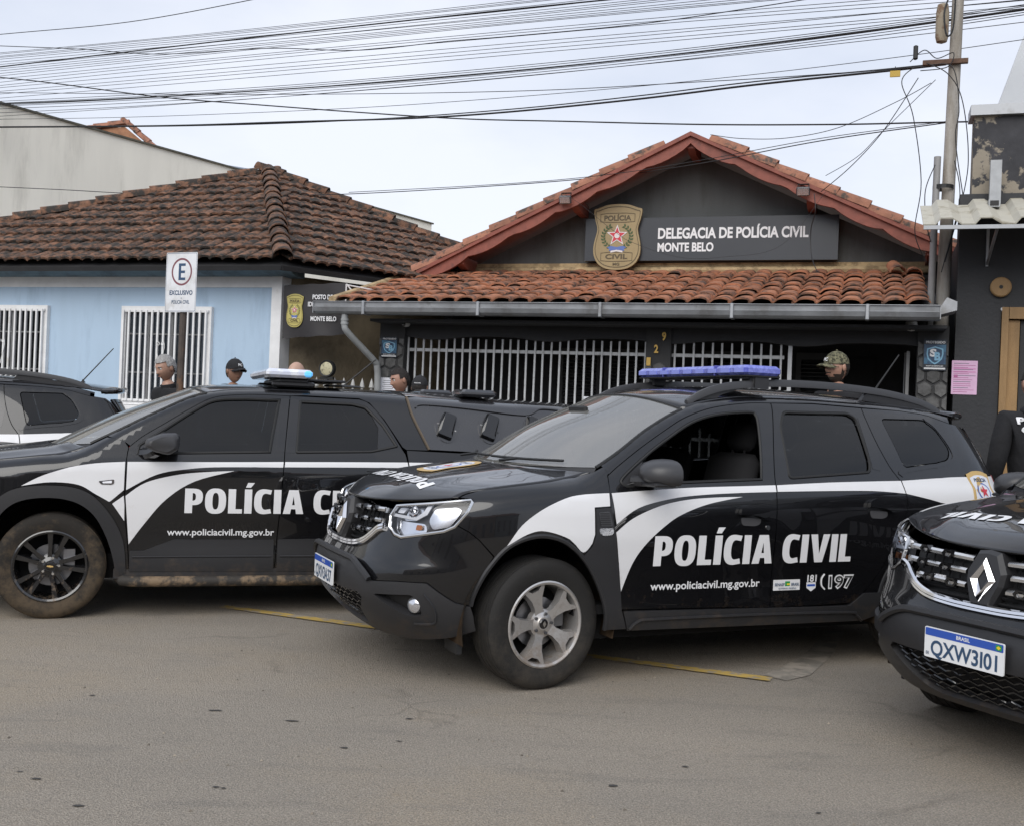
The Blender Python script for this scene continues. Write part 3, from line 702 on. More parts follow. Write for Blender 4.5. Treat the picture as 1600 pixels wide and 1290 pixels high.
    gh=[(C-.478,.930),(C-.48,.88),(C-.475,.83),(C-.44,.81),(C-.40,.772),(C-.35,.738),(C-.27,.716),(C-.16,.706)]
    gl=gh+[(2*C-a,b) for a,b in gh[::-1]]
    gb=panel('grille',gl,fo(-.05),M['rub'],root,gap=0,hem=0,h=.08)
    b=MB();P=[fo(.008)(a,z) for a,z in cr([(C-.50,.826),(C-.455,.812),(C-.41,.776),(C-.355,.740),(C-.27,.715),(C-.14,.704),(C,.702),(C+.14,.704),(C+.27,.715),(C+.355,.740),(C+.41,.776),(C+.455,.812),(C+.50,.826)],5)]
    # flattened chrome surround: two stacked tubes make a band
    b.tube(P,.016,8);P2=[(x+.002,y,z-.014) for x,y,z in P];b.tube(P2,.015,8);b.build('grille_surround',M['chrome'],gb,True)
    b=MB()
    for z in (.735,.76,.80,.855,.905): b.tube([fo(-.03)(a,z) for a in [C-.40+.8*k/24 for k in range(25)]],.007,5)
    for k in range(15): a=C-.40+.8*k/14;b.tube([fo(-.035)(a,.72+.10*abs(a-C)/.4),fo(-.035)(a,.93)],.004,4)
    b.build('grille_lattice',M['dark'],gb)
    for row,(z,d0,d1) in enumerate(((.893,.085,.468),(.836,.11,.462),(.778,.10,.375))):
        for sg in (1,-1):
            b=MB();k1=.0;P=[]
            for k in range(13):
                d=d0+(d1-d0)*k/12;P.append(fo(-.004)(C-sg*d,z+.012*(d/.45)))
            V=[];F=[]
            for (x,y,zz) in P:
                V+=[(x,y,zz+.015),(x+.012,y,zz+.006),(x+.012,y,zz-.006),(x-.012,y,zz-.016)]
            for k in range(12):
                for j in range(3): F.append((k*4+j,k*4+j+1,k*4+4+j+1,k*4+4+j))
            b.add(V,F);b.box(P[-1],(.02,.02,.025));sl_=b.build('grille_bar',M['satin'],gb)
            for hx in ((.36,.22) if row<2 else (.30,.17)):
                x,y,zz=fo(.006)(C-sg*hx,z+.012*(hx/.45))
                h6=[(.034*math.cos(PI*k/3),.021*math.sin(PI*k/3)) for k in range(6)];yaw=math.atan2(fo(0)(C-sg*hx-.01,z)[0]-fo(0)(C-sg*hx+.01,z)[0],fo(0)(C-sg*hx-.01,z)[1]-fo(0)(C-sg*hx+.01,z)[1])
                h=MB();Mx=Matrix.Translation((x,y,zz))@Matrix.Rotation(-yaw,4,'Z')
                n6=6;V=[(.010,a,q) for a,q in h6]+[(.010,a*.6,q*.6) for a,q in h6]+[(-.02,a,q) for a,q in h6]+[(-.006,a*.5,q*.5) for a,q in h6]
                F=[(i,(i+1)%6,6+(i+1)%6,6+i) for i in range(6)]+[(i,12+i,12+(i+1)%6,(i+1)%6) for i in range(6)]+[(6+i,6+(i+1)%6,18+(i+1)%6,18+i) for i in range(6)]+[(18,19,20,21,22,23)]
                h.add(V,F,Mx);h.build('grille_hexagon',M['gloss_black'],sl_)
    # emblem on its plinth
    zc=.822
    pl=[(0,.115),(.05,.108),(.088,.03),(.082,-.02),(.045,-.105),(-.045,-.105),(-.082,-.02),(-.088,.03),(-.05,.108)]
    def tilt(z): return .836-(z-.822)*.22
    b=MB();V=[];n=len(pl)
    for a,q in pl: V.append((tilt(zc+q)+.012,a*.92,zc+q*.95))
    for a,q in pl: V.append((tilt(zc+q)-.01,a*1.08,zc+q*1.08))
    for a,q in pl: V.append((tilt(zc+q)-.09,a*1.08,zc+q*1.08))
    b.add(V,[tuple(range(n))]+[(i+o,(i+1)%n+o,n+(i+1)%n+o,n+i+o) for o in (0,n) for i in range(n)]);em=b.build('emblem_plinth',M['plastic'],root)
    b=MB()
    o4=[(0,.092),(.064,0),(0,-.092),(-.064,0)];i4=[(0,.044),(.023,0),(0,-.044),(-.023,0)]
    V=[(tilt(zc+q)+.016,a,zc+q) for a,q in o4]+[(tilt(zc+q)+.034,a*.72,zc+q*.76) for a,q in o4]+[(tilt(zc+q)+.016,a,zc+q) for a,q in i4]
    b.add(V,[(i,(i+1)%4,4+(i+1)%4,4+i) for i in range(4)]+[(4+i,4+(i+1)%4,8+(i+1)%4,8+i) for i in range(4)]);b.build('emblem',M['chrome'],em)
    b=MB()
    for k in range(6): b.box((fo(0)(C-.2,.80)[0]-.012,-.235-.018*k,.797),(.012,.010,.014))
    b.build('auxiliary_lamp',M['led_white'],gb)
    # headlights
    for mi in (False,True):
        sg=-1 if mi else 1
        hb=panel('headlight',head,fo(-.05),M['lamp_dk'],root,mir=mi,gap=0,hem=0)
        panel('headlight_lens',inset(head,.004),fo(.003),M['glass_clear'],hb,mir=mi,gap=0,hem=0,h=.05)
        b=MB();P=[fo(-.002)(a,z) for a,z in inset(dens(head,.05),.004)];P.append(P[0]);b.tube([(x,y*sg,z) for x,y,z in P],.009,6,False);b.build('headlight_rim',M['satin'],hb,True)
        def rp(nm,L,m,off): panel(nm,L,fo(off),M[m],hb,mir=mi,gap=0,hem=.012,h=.05)
        rp('low_beam_reflector',rnd([(.90,.865),(.885,.935),(.80,.948),(.775,.905),(.80,.872)],.02),'lamp_ref',-.030)
        rp('high_beam_reflector',rnd([(.72,.945),(.60,.962),(.555,.945),(.565,.90),(.60,.85),(.70,.83),(.735,.875)],.02),'lamp_ref',-.032)
        rp('daytime_strip',[(.975,.882),(.80,.872),(.745,.905),(.735,.96),(.762,.958),(.775,.915),(.81,.888),(.97,.897)],'led_white',-.012)
        rp('inner_reflector',rnd([(.965,.905),(.915,.905),(.90,.938),(.955,.934)],.008),'led_white',-.026)
        rp('lower_reflector',rnd([(.955,.865),(.75,.858),(.73,.815),(.87,.79),(.94,.80)],.02),'chrome',-.036)
        rp('indicator_bulb',rnd([(.80,.85),(.765,.85),(.76,.825),(.80,.822)],.008),'amber',-.022)
        x,y,z=fo(-.018)(.842,.910);b=MB();b.lathe([(0,.014),(.022,.012),(.033,.0),(.035,-.01)],20,'x',Matrix.Translation((x,y*sg,z))@Matrix.Rotation(R(22)*sg,4,'Z'));b.build('projector',M['chrome'],hb,True)
    # hood
    edgeL=cr([(.612,1.000),(.59,1.018),(.52,1.036),(.30,1.064),(0,1.091),(-.2,1.114),(-.29,1.140)],6)
    eP=[D.P(a,z) for a,z in edgeL]
    def hood(t,j):
        k=t*(len(eP)-1);i=min(int(k),len(eP)-2);w=k-i
        e=[eP[i][q]*(1-w)+eP[i+1][q]*w for q in range(3)]
        jj=(j-.5)*2
        xc=Sp([(0,.800),(.25,.70),(.35,.62),(.45,.52),(.6,.30),(.8,.08),(1,-.02)])(t);zc_=Sp([(0,.948),(.08,.972),(.17,.994),(.27,1.020),(.45,1.066),(.6,1.105),(.8,1.138),(1,1.150)])(t)
        a=abs(jj)**2.0;a3=abs(jj)**(2.4 if t>.3 else 3.0)
        z=zc_+(e[2]-zc_)*a3
        z+=.010*math.exp(-((abs(jj)-.50)/.10)**2)*min(1,t*3)*(1-t)*1.5 - .006*math.exp(-(jj/.35)**2)*min(1,3*t)*(1-t)
        return (xc+(e[0]-xc)*a,e[1]*jj,z)
    ho=gridsurf('hood',hood,40,48,M['paint'],root,cen=(0,0,.5),thick=.012)
    def hoodpt(x,y):
        # find t with hood(t,j).x = x at lateral y
        lo,hi=0.0,1.0
        for _ in range(26):
            t=(lo+hi)/2;w=[hood(t,1.0)[1]][0];j=.5+.5*max(-1,min(1,y/w))
            if hood(t,j)[0]>x: lo=t
            else: hi=t
        p=hood(t,j);return (p[0],y,p[2]+.004)
    # mirrored bonnet lettering (read in a rear-view mirror)
    b=MB()
    for L in heavy('POLÍCIA CIVIL',-.50,.50,.49,.578):
        # bonnet: seen from the front, mirror image: u=+y is the viewer's right
        ov,ff,_=tri2d([dens(q,.05) for q in L]);b.add([hoodpt(v,-u) for u,v in ov],ff)
    b.build('bonnet_lettering',M['letter'],ho)
    shb=lambda a,b_,off:(lambda p:(p[0],p[1],p[2]+off))(hoodpt(b_,a))
    shield_on(ho,shb,0,.22,.26,.34,1,'bonnet_shield')
    # windshield
    def ws(t,j):
        jj=(j-.5)*2;x=-.335-(.96-.335)*t;z=Ez(x);y=D.half(x,z)-.004
        xc=Sp([(0,-.03),(.5,-.42),(1,-.86)])(t);zc_=Sp([(0,1.148),(.5,1.385),(1,1.582)])(t)
        return (xc+(x-xc)*abs(jj)**2.4,y*jj,zc_+(z-zc_)*abs(jj)**2.4)
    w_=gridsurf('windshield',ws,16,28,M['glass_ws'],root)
    b=MB()
    for j0 in (0,1): b.tube([ws(k/16,j0) for k in range(17)],.010,6)
    b.tube([ws(1,k/28) for k in range(29)],.008,6);b.build('windshield_seal',M['rub'],w_,True)
    gridsurf('windshield_visor_band',lambda t,j:tuple(Vector(ws(.93+.07*t,j))+Vector((-.004,0,-.003))),2,28,M['rub'],w_)
    def cowl(t,j):
        a=Vector(ws(0,j));h_=Vector(hood(1,j));p=a.lerp(h_,t*1.06-.03);p.z-=.018*math.sin(PI*t)+.004;return tuple(p)
    gridsurf('cowl',cowl,4,28,M['plastic'],root)
    for (y0,y1,x0) in ((.62,-.02,0),(-.05,-.60,0)):
        P=[];
        for k in range(9):
            y=y0+(y1-y0)*k/8;j=.5+.5*y/.80;p=ws(.045+.02*k/8*0,min(1,max(0,j)));P.append((p[0]+.012,y,p[2]+.016))
        b=MB();b.tube(P,.008,5);b.tube([P[4],(P[4][0]+.06,(y0+y1)/2-.12,P[4][2]-.02)],.009,5);b.build('wiper',M['rub'],w_)
    # roof
    def roof(t,j):
        jj=(j-.5)*2;x=-.96-(3.17-.96)*t;z=Ez(x);y=D.half(x,z)
        xx=x+(.10*(1-t)**3-.13*t**6)*(1-jj*jj);c=Sp([(0,.072),(.15,.062),(.6,.055),(1,.045)])(t)
        return (xx,y*jj,z+c*(1-abs(jj)**2.3))
    ro=gridsurf('roof',roof,32,28,M['paint'],root,thick=.01)
    for mi in (0,1):
        sg=-1 if mi else 1
        P=[];
        for x,z in ((-1.03,1.545),(-1.12,1.595),(-1.25,1.640),(-1.42,1.668),(-1.7,1.690),(-2.1,1.692),(-2.5,1.672),(-2.8,1.632),(-2.97,1.585),(-3.03,1.558)): P.append((x,sg*(.575-.02*max(0,-2-x)),z))
        P=cr(P,4);V=[];F=[]
        for i,(x,y,z) in enumerate(P):
            e=min(1,min(i,len(P)-1-i)/5);hh=.016+.006*e
            for a,q in ((-.018,hh*.2),(-.012,hh),(.012,hh),(.020,hh*.2),(.020,-hh),(-.018,-hh)): V.append((x,y+a*sg,z+q))
        for i in range(len(P)-1):
            for k in range(6): F.append((i*6+k,i*6+(k+1)%6,i*6+6+(k+1)%6,i*6+6+k))
        F+=[tuple(range(6)),tuple(range(len(V)-6,len(V)))]
        b=MB();b.add(V,F);rl=b.build('roof_rail',M['plastic_grey'],root,R(50))
        b=MB();b.prism([(-2.35,1.612),(-2.40,1.668),(-2.62,1.655),(-2.70,1.622),(-2.86,1.622),(-2.98,1.575),(-2.98,1.555),(-2.70,1.585)],sg*.545,sg*.575,'xz');b.build('rail_foot',M['plastic'],rl);b=MB()
        b.prism([(-1.04,1.535),(-1.20,1.62),(-1.40,1.655),(-1.40,1.640),(-1.27,1.60),(-1.24,1.575)],sg*.555,sg*.580,'xz');b.build('rail_foot',M['plastic'],rl)
    # blue light bar
    lbx=-1.545
    b=MB()
    for sg in (1,-1):
        b.box((lbx,sg*.575,1.700),(.11,.06,.07),bev=.012);b.box((lbx,sg*.605,1.682),(.10,.012,.06))
    b.box((lbx,0,1.722),(.14,1.16,.012));br=b.build('light_bar_bracket',M['plastic'],root)
    b=MB()
    for (y0,y1) in ((-.63,-.30),(-.298,.298),(.30,.63)): b.box((lbx,(y0+y1)/2,1.757),(.27,y1-y0,.062),bev=.018)
    lo=b.build('light_bar',M['blue_lens'],root)
    b=MB();b.box((lbx,0,1.724),(.25,1.24,.008));b.build('light_bar_base',M['rub'],lo)
    for y in (-.30,.30):
        b=MB();b.box((lbx,y,1.757),(.274,.010,.066),bev=.004);b.build('light_bar_rib',M['blue_dark'],lo)
    for k in range(9):
        b=MB();b.box((lbx-.1365,-.56+.14*k,1.756),(.004,.09,.026));b.build('led_module',M['blue_led'],lo)
        b=MB();b.box((lbx+.1365,-.56+.14*k,1.756),(.004,.09,.026));b.build('led_module',M['blue_led'],lo)
    # antenna
    b=MB();b.lathe([(.03,0),(.028,.012),(.012,.03),(.008,.045)],12,'z',Matrix.Translation((-2.93,0,1.605)));b.tube([(-2.93,0,1.64),(-3.20,0,1.97)],[.007,.005],6);b.build('antenna',M['rub'],root)
    # mirrors
    for mi in (0,1):
        sg=-1 if mi else 1
        V=[];F=[];n=20
        prof=[(.0,.0),(.30,.55),(.55,.85),(.8,.98),(1,1)]
        sec=[]
        for t,rr in ((0,.05),(.08,.45),(.25,.75),(.5,.93),(.8,1.0),(1,.985)):
            ring=[]
            for k in range(n):
                a=2*PI*k/n;cx,cz=math.cos(a),math.sin(a)
                yy=math.copysign(abs(cx)**.75,cx)*.115*rr;zz=math.copysign(abs(cz)**.75,cz)*(.078 if cz>0 else .066)*rr
                ring.append((-.515-.165*t+.02*(1-t),.985+yy+.015*t,1.150+zz-.01*(yy/.12)))
            sec+=ring
        V=[(x,y*sg,z) for x,y,z in sec]
        for i in range(5):
            for k in range(n): F.append((i*n+k,i*n+(k+1)%n,i*n+n+(k+1)%n,i*n+n+k))
        F.append(tuple(range(n)))
        b=MB();b.add(V,F);mo=b.build('door_mirror',M['plastic_grey'],root,R(60))
        b=MB();b.add([(-.679,y,z) for (x,y,z) in V[-n:]],[tuple(range(n))]);b.build('mirror_glass',M['chrome'],mo)
        b=MB();b.add([(-.52,.905*sg,1.098),(-.60,.91*sg,1.10),(-.60,.86*sg,1.075),(-.46,.86*sg,1.072),(-.56,.93*sg,1.125),(-.63,.94*sg,1.12)],[(0,1,2,3),(0,1,5,4),(1,2,5),(0,3,4)])
        b.tube([(-.52,.86*sg,1.10),(-.56,.93*sg,1.105),(-.60,.98*sg,1.10)],[.032,.028,.025],8);b.box((-.60,.985*sg,1.094),(.14,.19,.022),bev=.008);b.build('mirror_arm',M['plastic'],mo)
        panel('mirror_sail',[(-.448,1.072),(-.452,1.118),(-.60,1.215),(-.57,1.078)],fo(-.001),M['plastic'],fd[mi],mir=bool(mi),gap=0,hem=.004)
    # livery (white film) on both flanks
    def film(name,L,par,mi): panel(name,L,fo(.0042),M['vinyl'],par,mir=mi,gap=0,hem=.003,h=.04)
    for i,mi in enumerate((False,True)):
        a1=cr([(.262,.762),(.189,.866),(.073,.948),(-.071,1.004),(-.215,1.028),(-.356,1.036)],5)
        a2=cr([(-.252,.772),(-.20,.725),(-.114,.795),(.045,.838),(.15,.822),(.262,.762)],5)
        fl=a1+[(-.357,.968),(-.262,.962),(-.266,.82)]+a2
        fo_=panel('fender_livery',fl,fo(.0042),M['vinyl'],root,mir=mi,gap=0,hem=.003,h=.04)
        t1=cr([(-.372,1.036),(-.574,1.050),(-.875,1.068),(-1.25,1.080),(-1.468,1.087)],5)
        b1=cr([(-1.466,1.050),(-1.219,1.043),(-.95,1.030),(-.743,1.008),(-.534,.958),(-.398,.871)],5)
        film('door_livery',t1+b1,fd[i],mi)
        c1=cr([(-.398,.828),(-.509,.906),(-.680,.971),(-.857,1.004),(-1.05,1.017),(-1.225,1.021)],5)
        c2=cr([(-1.225,1.021),(-.991,.981),(-.811,.922),(-.70,.855),(-.593,.765),(-.513,.658),(-.452,.506)],5)
        film('door_livery',c1+c2[1:],fd[i],mi)
        film('door_livery',cr([(-1.480,1.087),(-1.867,1.106),(-2.2,1.116),(-2.442,1.122)],4)+cr([(-2.456,1.046),(-2.2,1.060),(-1.85,1.058),(-1.474,1.051)],4),rd[i],mi)
        film('quarter_livery',cr([(-2.452,1.122),(-2.882,1.147),(-3.15,1.152),(-3.375,1.156)],4)+[(-3.352,1.0)]+cr([(-3.352,.965),(-3.1,.945),(-2.85,.972),(-2.65,1.012),(-2.465,1.045)],4),qp[i],mi)
        sgn=lambda a,b_,off,mi=mi:(lambda p:(p[0],-p[1] if mi else p[1],p[2]))(D.P(a,b_,off+.0045))
        shield_on(qp[i],sgn,-3.17,1.055,.235,.245,1 if mi else -1)
        # lettering
        lets=heavy('POLÍCIA CIVIL',-.645,-2.025,.640,.806) if not mi else heavy('POLÍCIA CIVIL',-2.025,-.645,.640,.806)
        dA=MB();dB=MB()
        for L in lets:
            q=dA if sum(p[0] for p in L[0])/len(L[0])>-1.46 else dB
            ov,ff,_=tri2d([dens(x,.06) for x in L]);q.add([sgn(a,b_,.0015) for a,b_ in ov],ff)
        dA.build('door_lettering',M['letter'],fd[i]);dB.build('door_lettering',M['letter'],rd[i])
        V,F=fit_text('www.policiacivil.mg.gov.br',*((-.64,-1.375) if not mi else (-1.375,-.64)),.507,.552,.018);mk('web_address',[sgn(a,b_,.002) for a,b_ in V],F,M['letter'],fd[i])
        def sticker(nm,x0,x1,z0,z1,m,off=.002): panel(nm,rnd([(x0,z0),(x1,z0),(x1,z1),(x0,z1)],.004),lambda a,b_:D.P(a,b_,off),M[m],rd[i],mir=mi,gap=0,hem=.0005)
        dx=(lambda x:x) if not mi else (lambda x:-1.457-2.065-x+.02)
        sticker('sponsor_sticker',dx(-1.475),dx(-1.667),.478,.540,'letter')
        V,F=fit_text('SENASP',*sorted((dx(-1.483),dx(-1.553)),reverse=not mi),.505,.522,.02);mk('sticker_word',[sgn(a,b_,.003) for a,b_ in V],F,M['plate_ink'],rd[i])
        V,F=fit_text('BRASIL',*sorted((dx(-1.602),dx(-1.66)),reverse=not mi),.505,.522,.02);mk('sticker_word',[sgn(a,b_,.003) for a,b_ in V],F,M['plate_ink'],rd[i])
        sticker('sticker_flag',dx(-1.56),dx(-1.595),.502,.530,'green',.003);sticker('sticker_flag',dx(-1.572),dx(-1.595),.508,.518,'yellow',.0034)
        V,F=fit_text('GOVERNO FEDERAL',*sorted((dx(-1.51),dx(-1.64)),reverse=not mi),.486,.494,.02);mk('sticker_word',[sgn(a,b_,.003) for a,b_ in V],F,M['plate_ink'],rd[i])
        V,F=fit_text('181',*sorted((dx(-1.717),dx(-1.785)),reverse=not mi),.525,.566,.03);mk('hotline_number',[sgn(a,b_,.002) for a,b_ in V],F,M['letter'],rd[i])
        panel('hotline_badge',[(dx(-1.716),.520),(dx(-1.785),.520),(dx(-1.785),.487),(dx(-1.75),.466),(dx(-1.718),.487)],lambda a,b_:D.P(a,b_,.002),M['letter'],rd[i],mir=mi,gap=0,hem=.0005)
        sticker('hotline_stripe',dx(-1.722),dx(-1.78),.496,.508,'plate_blue',.003)
        ph=cr([(-1.845,.566),(-1.828,.545),(-1.824,.52),(-1.83,.495),(-1.852,.475)],4);b=MB();P=[(lambda p:(p[0],-p[1] if mi else p[1],p[2]))(D.P(dx(a),z,.0015)) for a,z in ph];b.tube(P,.006,4);b.tube([P[0],P[2]],.003,4);b.build('phone_symbol',M['letter'],rd[i])
        V,F=fit_text('197',*sorted((dx(-1.875),dx(-2.065)),reverse=not mi),.482,.560,.055);mk('emergency_number',[sgn(a,b_,.0015) for a,b_ in V],F,M['letter'],rd[i])
        V,F=fit_text('197',*sorted((dx(-1.882),dx(-2.058)),reverse=not mi),.486,.556,.006);mk('emergency_number_face',[sgn(a,b_,.0026) for a,b_ in V],F,M['rub'],rd[i])
    # cabin
    b=MB();b.box((-1.5,0,.30),(3.5,1.45,.16));b.box((-1.5,0,.40),(2.6,1.66,.05));b.build('underbody',M['dark'],root)
    b=MB();b.box((-.42,0,.92),(.42,1.5,.28),bev=.06);b.box((-2.6,0,.80),(1.0,1.40,.55));b.build('dashboard',M['dark'],root)
    for sg in (1,-1): b=MB();b.box((-1.35,.80*sg,.72),(1.75,.04,.58));b.build('door_card',M['dark'],root)
    for y in (.37,-.37):
        b=MB();b.box((-1.20,y,.62),(.50,.50,.16),bev=.05);Mx=Matrix.Translation((-1.48,y,.95))@Matrix.Rotation(R(-14),4,'Y');b.box((0,0,0),(.13,.48,.62),Mx,bev=.05);b.box((-.02,0,.42),(.10,.26,.19),Mx,bev=.04);b.tube([Mx@Vector((-.01,-.06,.28)),Mx@Vector((-.01,-.06,.36))],.008,6);b.tube([Mx@Vector((-.01,.06,.28)),Mx@Vector((-.01,.06,.36))],.008,6);b.build('seat',M['seat'],root,R(50))
    b=MB();b.box((-2.05,0,.62),(.50,1.25,.16),bev=.05);b.box((-2.32,0,.95),(.14,1.25,.60),Matrix.Identity(4),bev=.05)
    for y in (.40,-.40): b.box((-2.36,y,1.32),(.09,.25,.15),bev=.03)
    b.build('rear_seat',M['seat'],root,R(50))
    b=MB();P=[(0,.19*math.cos(2*PI*k/24),.19*math.sin(2*PI*k/24)) for k in range(25)];Mx=Matrix.Translation((-.78,.37,.98))@Matrix.Rotation(R(-25),4,'Y');b.tube([Mx@Vector(p) for p in P],.014,6);b.tube([Mx@Vector((0,-.18,0)),Mx@Vector((0,.18,0))],.02,6);b.tube([Mx@Vector((0,0,0)),Mx@Vector((.3,0,-.05))],.03,6);b.build('steering_wheel',M['dark'],root,True)
    b=MB();b.box((-.62,0,1.47),(.03,.22,.07),bev=.01);b.build('rear_view_mirror',M['rub'],root)
    return root
M['blue_dark']=mat('blue_bar_rib',(.09,.10,.36),.3);M['blue_led']=mat('blue_led_reflector',(.26,.30,.74),.3);M['satin_dark']=mat('handle_cup_grey',(.10,.10,.105),.3,.3)
M['plastic_grey']=mat('grey_black_plastic',(.040,.040,.043),.42,0,0,.5,bump=.05,bs=500)
def suv_wheels(root,steer):
    for (x,st) in ((0,steer),(-2.673,0)):
        for sg in (1,-1): wheel(root,(x,.785*sg,.345),'silver',steer=st,side=sg)
def place_car(root,x,y,a): root.location=(x,y,0);root.rotation_euler=(0,0,PI+a)
# ---------------------------------------------------------------- double-cab pickup with bed canopy
def make_pickup():
    root=link(bpy.data.objects.new('police_pickup',None))
    D=MO;C=D.smax;f=lambda a,b:D.P(a,b)
    def fo(off): return lambda a,b:D.P(a,b,off)
    def both(name,loops,m,off=0,**k): return [panel(name,loops,fo(off) if off else f,M[m],root,mir=mi,**k) for mi in (False,True)]
    archO=cr([(-.452,.30),(-.430,.497),(-.362,.652),(-.251,.786),(-.130,.849),(.03,.864),(.20,.848),(.31,.795),(.41,.68),(.47,.52),(.49,.36)],5)
    archI=cr([(-.384,.262),(-.376,.363),(-.325,.529),(-.241,.678),(-.121,.762),(.035,.786),(.19,.765),(.29,.70),(.37,.57),(.41,.42),(.415,.33)],5)
    both('arch_cladding',archO+archI[::-1],'plastic',.010,gap=0)
    seam1=cr([(-.472,.300),(-.455,.497),(-.426,.751),(-.428,1.017),(-.439,1.119)],5)
    # fender and bonnet edge
    fr=[p for p in archO if p[1]>.33]
    fend=[(-.439,1.119),(-.40,1.175),(-.30,1.18),(-.20,1.125),(-.12,1.085),(-.02,1.062),(.1,1.049),(.3,1.024),(.5,.998),(.60,.97),(.58,.80),(.49,.36)]+fr[::-1][1:]+[(-.452,.31),(-.468,.31)]+seam1[1:-1]
    both('fender',fend,'paint',gap=.0025,h=.04)
    for mi in (False,True):
        panel('side_indicator',rnd([(-.262,.897),(-.358,.910),(-.358,.884),(-.345,.876),(-.28,.877)],.008),fo(.008),M['chrome'],root,mir=mi,gap=0,hem=.004)
        panel('indicator_lens',rnd([(-.285,.894),(-.345,.902),(-.345,.885),(-.29,.884)],.006),fo(.0105),M['led_white'],root,mir=mi,gap=0,hem=.003)
    # front doors
    pill=cr([(-.439,1.119),(-.52,1.19),(-.649,1.275),(-.82,1.385),(-.975,1.468),(-1.15,1.495),(-1.30,1.502),(-1.499,1.502)],5)
    seam2=cr([(-1.499,1.502),(-1.475,1.30),(-1.452,1.083),(-1.434,.755),(-1.421,.517),(-1.411,.295)],5)
    fdoor=seam1+pill[1:]+seam2[1:]+[(-1.0,.300)]
    fwin=[(-.49,1.075)]+[(-.80,1.085),(-1.358,1.106)]+[(-1.385,1.25),(-1.430,1.474)]+cr([(-1.20,1.475),(-1.0,1.458),(-.875,1.40),(-.66,1.250),(-.50,1.135)],4)
    fd=both('front_door',[fdoor,fwin],'paint',gap=.003)
    rde=cr([(-1.99,1.498),(-2.065,1.468),(-2.165,1.354),(-2.282,1.160),(-2.312,1.10),(-2.328,.95),(-2.30,.80),(-2.255,.62),(-2.30,.45),(-2.33,.29)],4)
    rdoor=seam2[::-1]+rde+[(-1.9,.292)]
    rwin=rnd([(-1.530,1.108),(-2.06,1.126),(-2.255,1.170),(-2.155,1.325),(-2.035,1.448),(-1.94,1.468),(-1.565,1.472)],.015)
    rd=both('rear_door',[rdoor,rwin],'paint',gap=.003)
    for dr,w_ in ((fd,fwin),(rd,rwin)):
        for i,mi in enumerate((False,True)):
            panel('window',inset(w_,.012),fo(-.008),M['glass_dark'],dr[i],mir=mi,gap=0,hem=0,h=.12)
            b=MB();P=[fo(-.002)(a,z) for a,z in inset(dens(w_,.06),.007)];P+=P[:2];b.tube([(x,-y if mi else y,z) for x,y,z in P],.010,6,False);b.build('window_seal',M['rub'],dr[i],True)
    for i,mi in enumerate((False,True)):
        panel('pillar_trim',[(-1.395,1.115),(-1.452,1.116),(-1.492,1.49),(-1.432,1.472)],fo(.002),M['gloss_black'],fd[i],mir=mi,gap=0,hem=.002)
        panel('pillar_trim',[(-1.462,1.11),(-1.522,1.11),(-1.560,1.472),(-1.502,1.49)],fo(.002),M['gloss_black'],rd[i],mir=mi,gap=0,hem=.002)
        panel('pillar_trim',[(-2.105,1.135),(-2.245,1.172),(-2.15,1.320),(-2.045,1.440),(-2.118,1.30)],fo(-.002),M['gloss_black'],rd[i],mir=mi,gap=0,hem=.002)
        for (hx,hz,d) in ((-1.25,.977,fd),(-2.13,.992,rd)):
            panel('handle_recess',ell(hx,hz,.122,.036,20),fo(.0022),M['gloss_black'],d[i],mir=mi,gap=0,hem=0)
            lo=cr([(hx+.11,hz+.005),(hx+.05,hz+.026),(hx-.04,hz+.028),(hx-.105,hz+.008),(hx-.04,hz+.003),(hx+.05,hz+.001),(hx+.11,hz+.005)],4)[:-1]
            panel('handle',lo,fo(.028),M['paint'],d[i],mir=mi,gap=0,hem=.026,h=.03)
        for a0,a1,d in ((-.468,-1.402,fd),(-1.424,-2.255,rd)):
            L=[(a0,.305),(a1+.0,.297),(a1,.517)]+([(-.75,.519),(-.64,.478),(-.56,.445)] if d is fd else [(a0,.519)])+[(a0-.0,.444 if d is fd else .519)]
            if d is rd: L=[(a0,.297),(-2.33,.297),(-2.30,.45),(-2.27,.53),(a0,.519)]
            pc=panel('door_cladding',L,fo(.009),M['plastic'],d[i],mir=mi,gap=.002,hem=.009)
            b=MB();P=[fo(.010)(a,.402) for a in [a0-.02+(a1-a0+.04)*k/8 for k in range(9)]];b.tube([(x,-y if mi else y,z) for x,y,z in P],.006,5);b.build('cladding_ridge',M['plastic'],pc)
    b=MB()
    for sg in (1,-1):
        b=MB();b.tube([(-.40,.80*sg,.262),(-.43,.875*sg,.245),(-.50,.895*sg,.240),(-2.0,.895*sg,.236),(-2.25,.88*sg,.24),(-2.27,.80*sg,.26)],[.03,.035,.036,.036,.035,.03],10);b.build('side_step',M['muddy'],root,True)
        b=MB();b.box((-1.35,.86*sg,.29),(1.95,.05,.06));b.build('sill',M['plastic'],root)
    # cab side rail, quarter and bed sides
    Ez=lambda x:D.E(x)
    top=[(x,Ez(x)) for x in [-.30+(-2.34+.30)*k/34 for k in range(35)]]
    rail=top+[(-2.375,1.40),(-2.478,1.152)]+[(-2.315,1.152),(-2.288,1.170),(-2.165,1.360),(-2.065,1.474),(-1.99,1.504),(-1.6,1.508)]+pill[::-1][:-1]+[(-.42,1.15)]
    both('cab_side',rail,'paint',gap=.001,h=.03,bstep=.02)
    archR=arc(-2.80,.36,.42,0,180,24)
    bed=[(-2.310,1.155),(-2.47,1.150),(-3.1,1.135),(-3.70,1.13),(-3.80,.95),(-3.78,.62),(-3.4,.58),(-3.24,.50)]+archR[::-1][1:-1]+[(-2.36,.34)]+rde[::-1][:5]
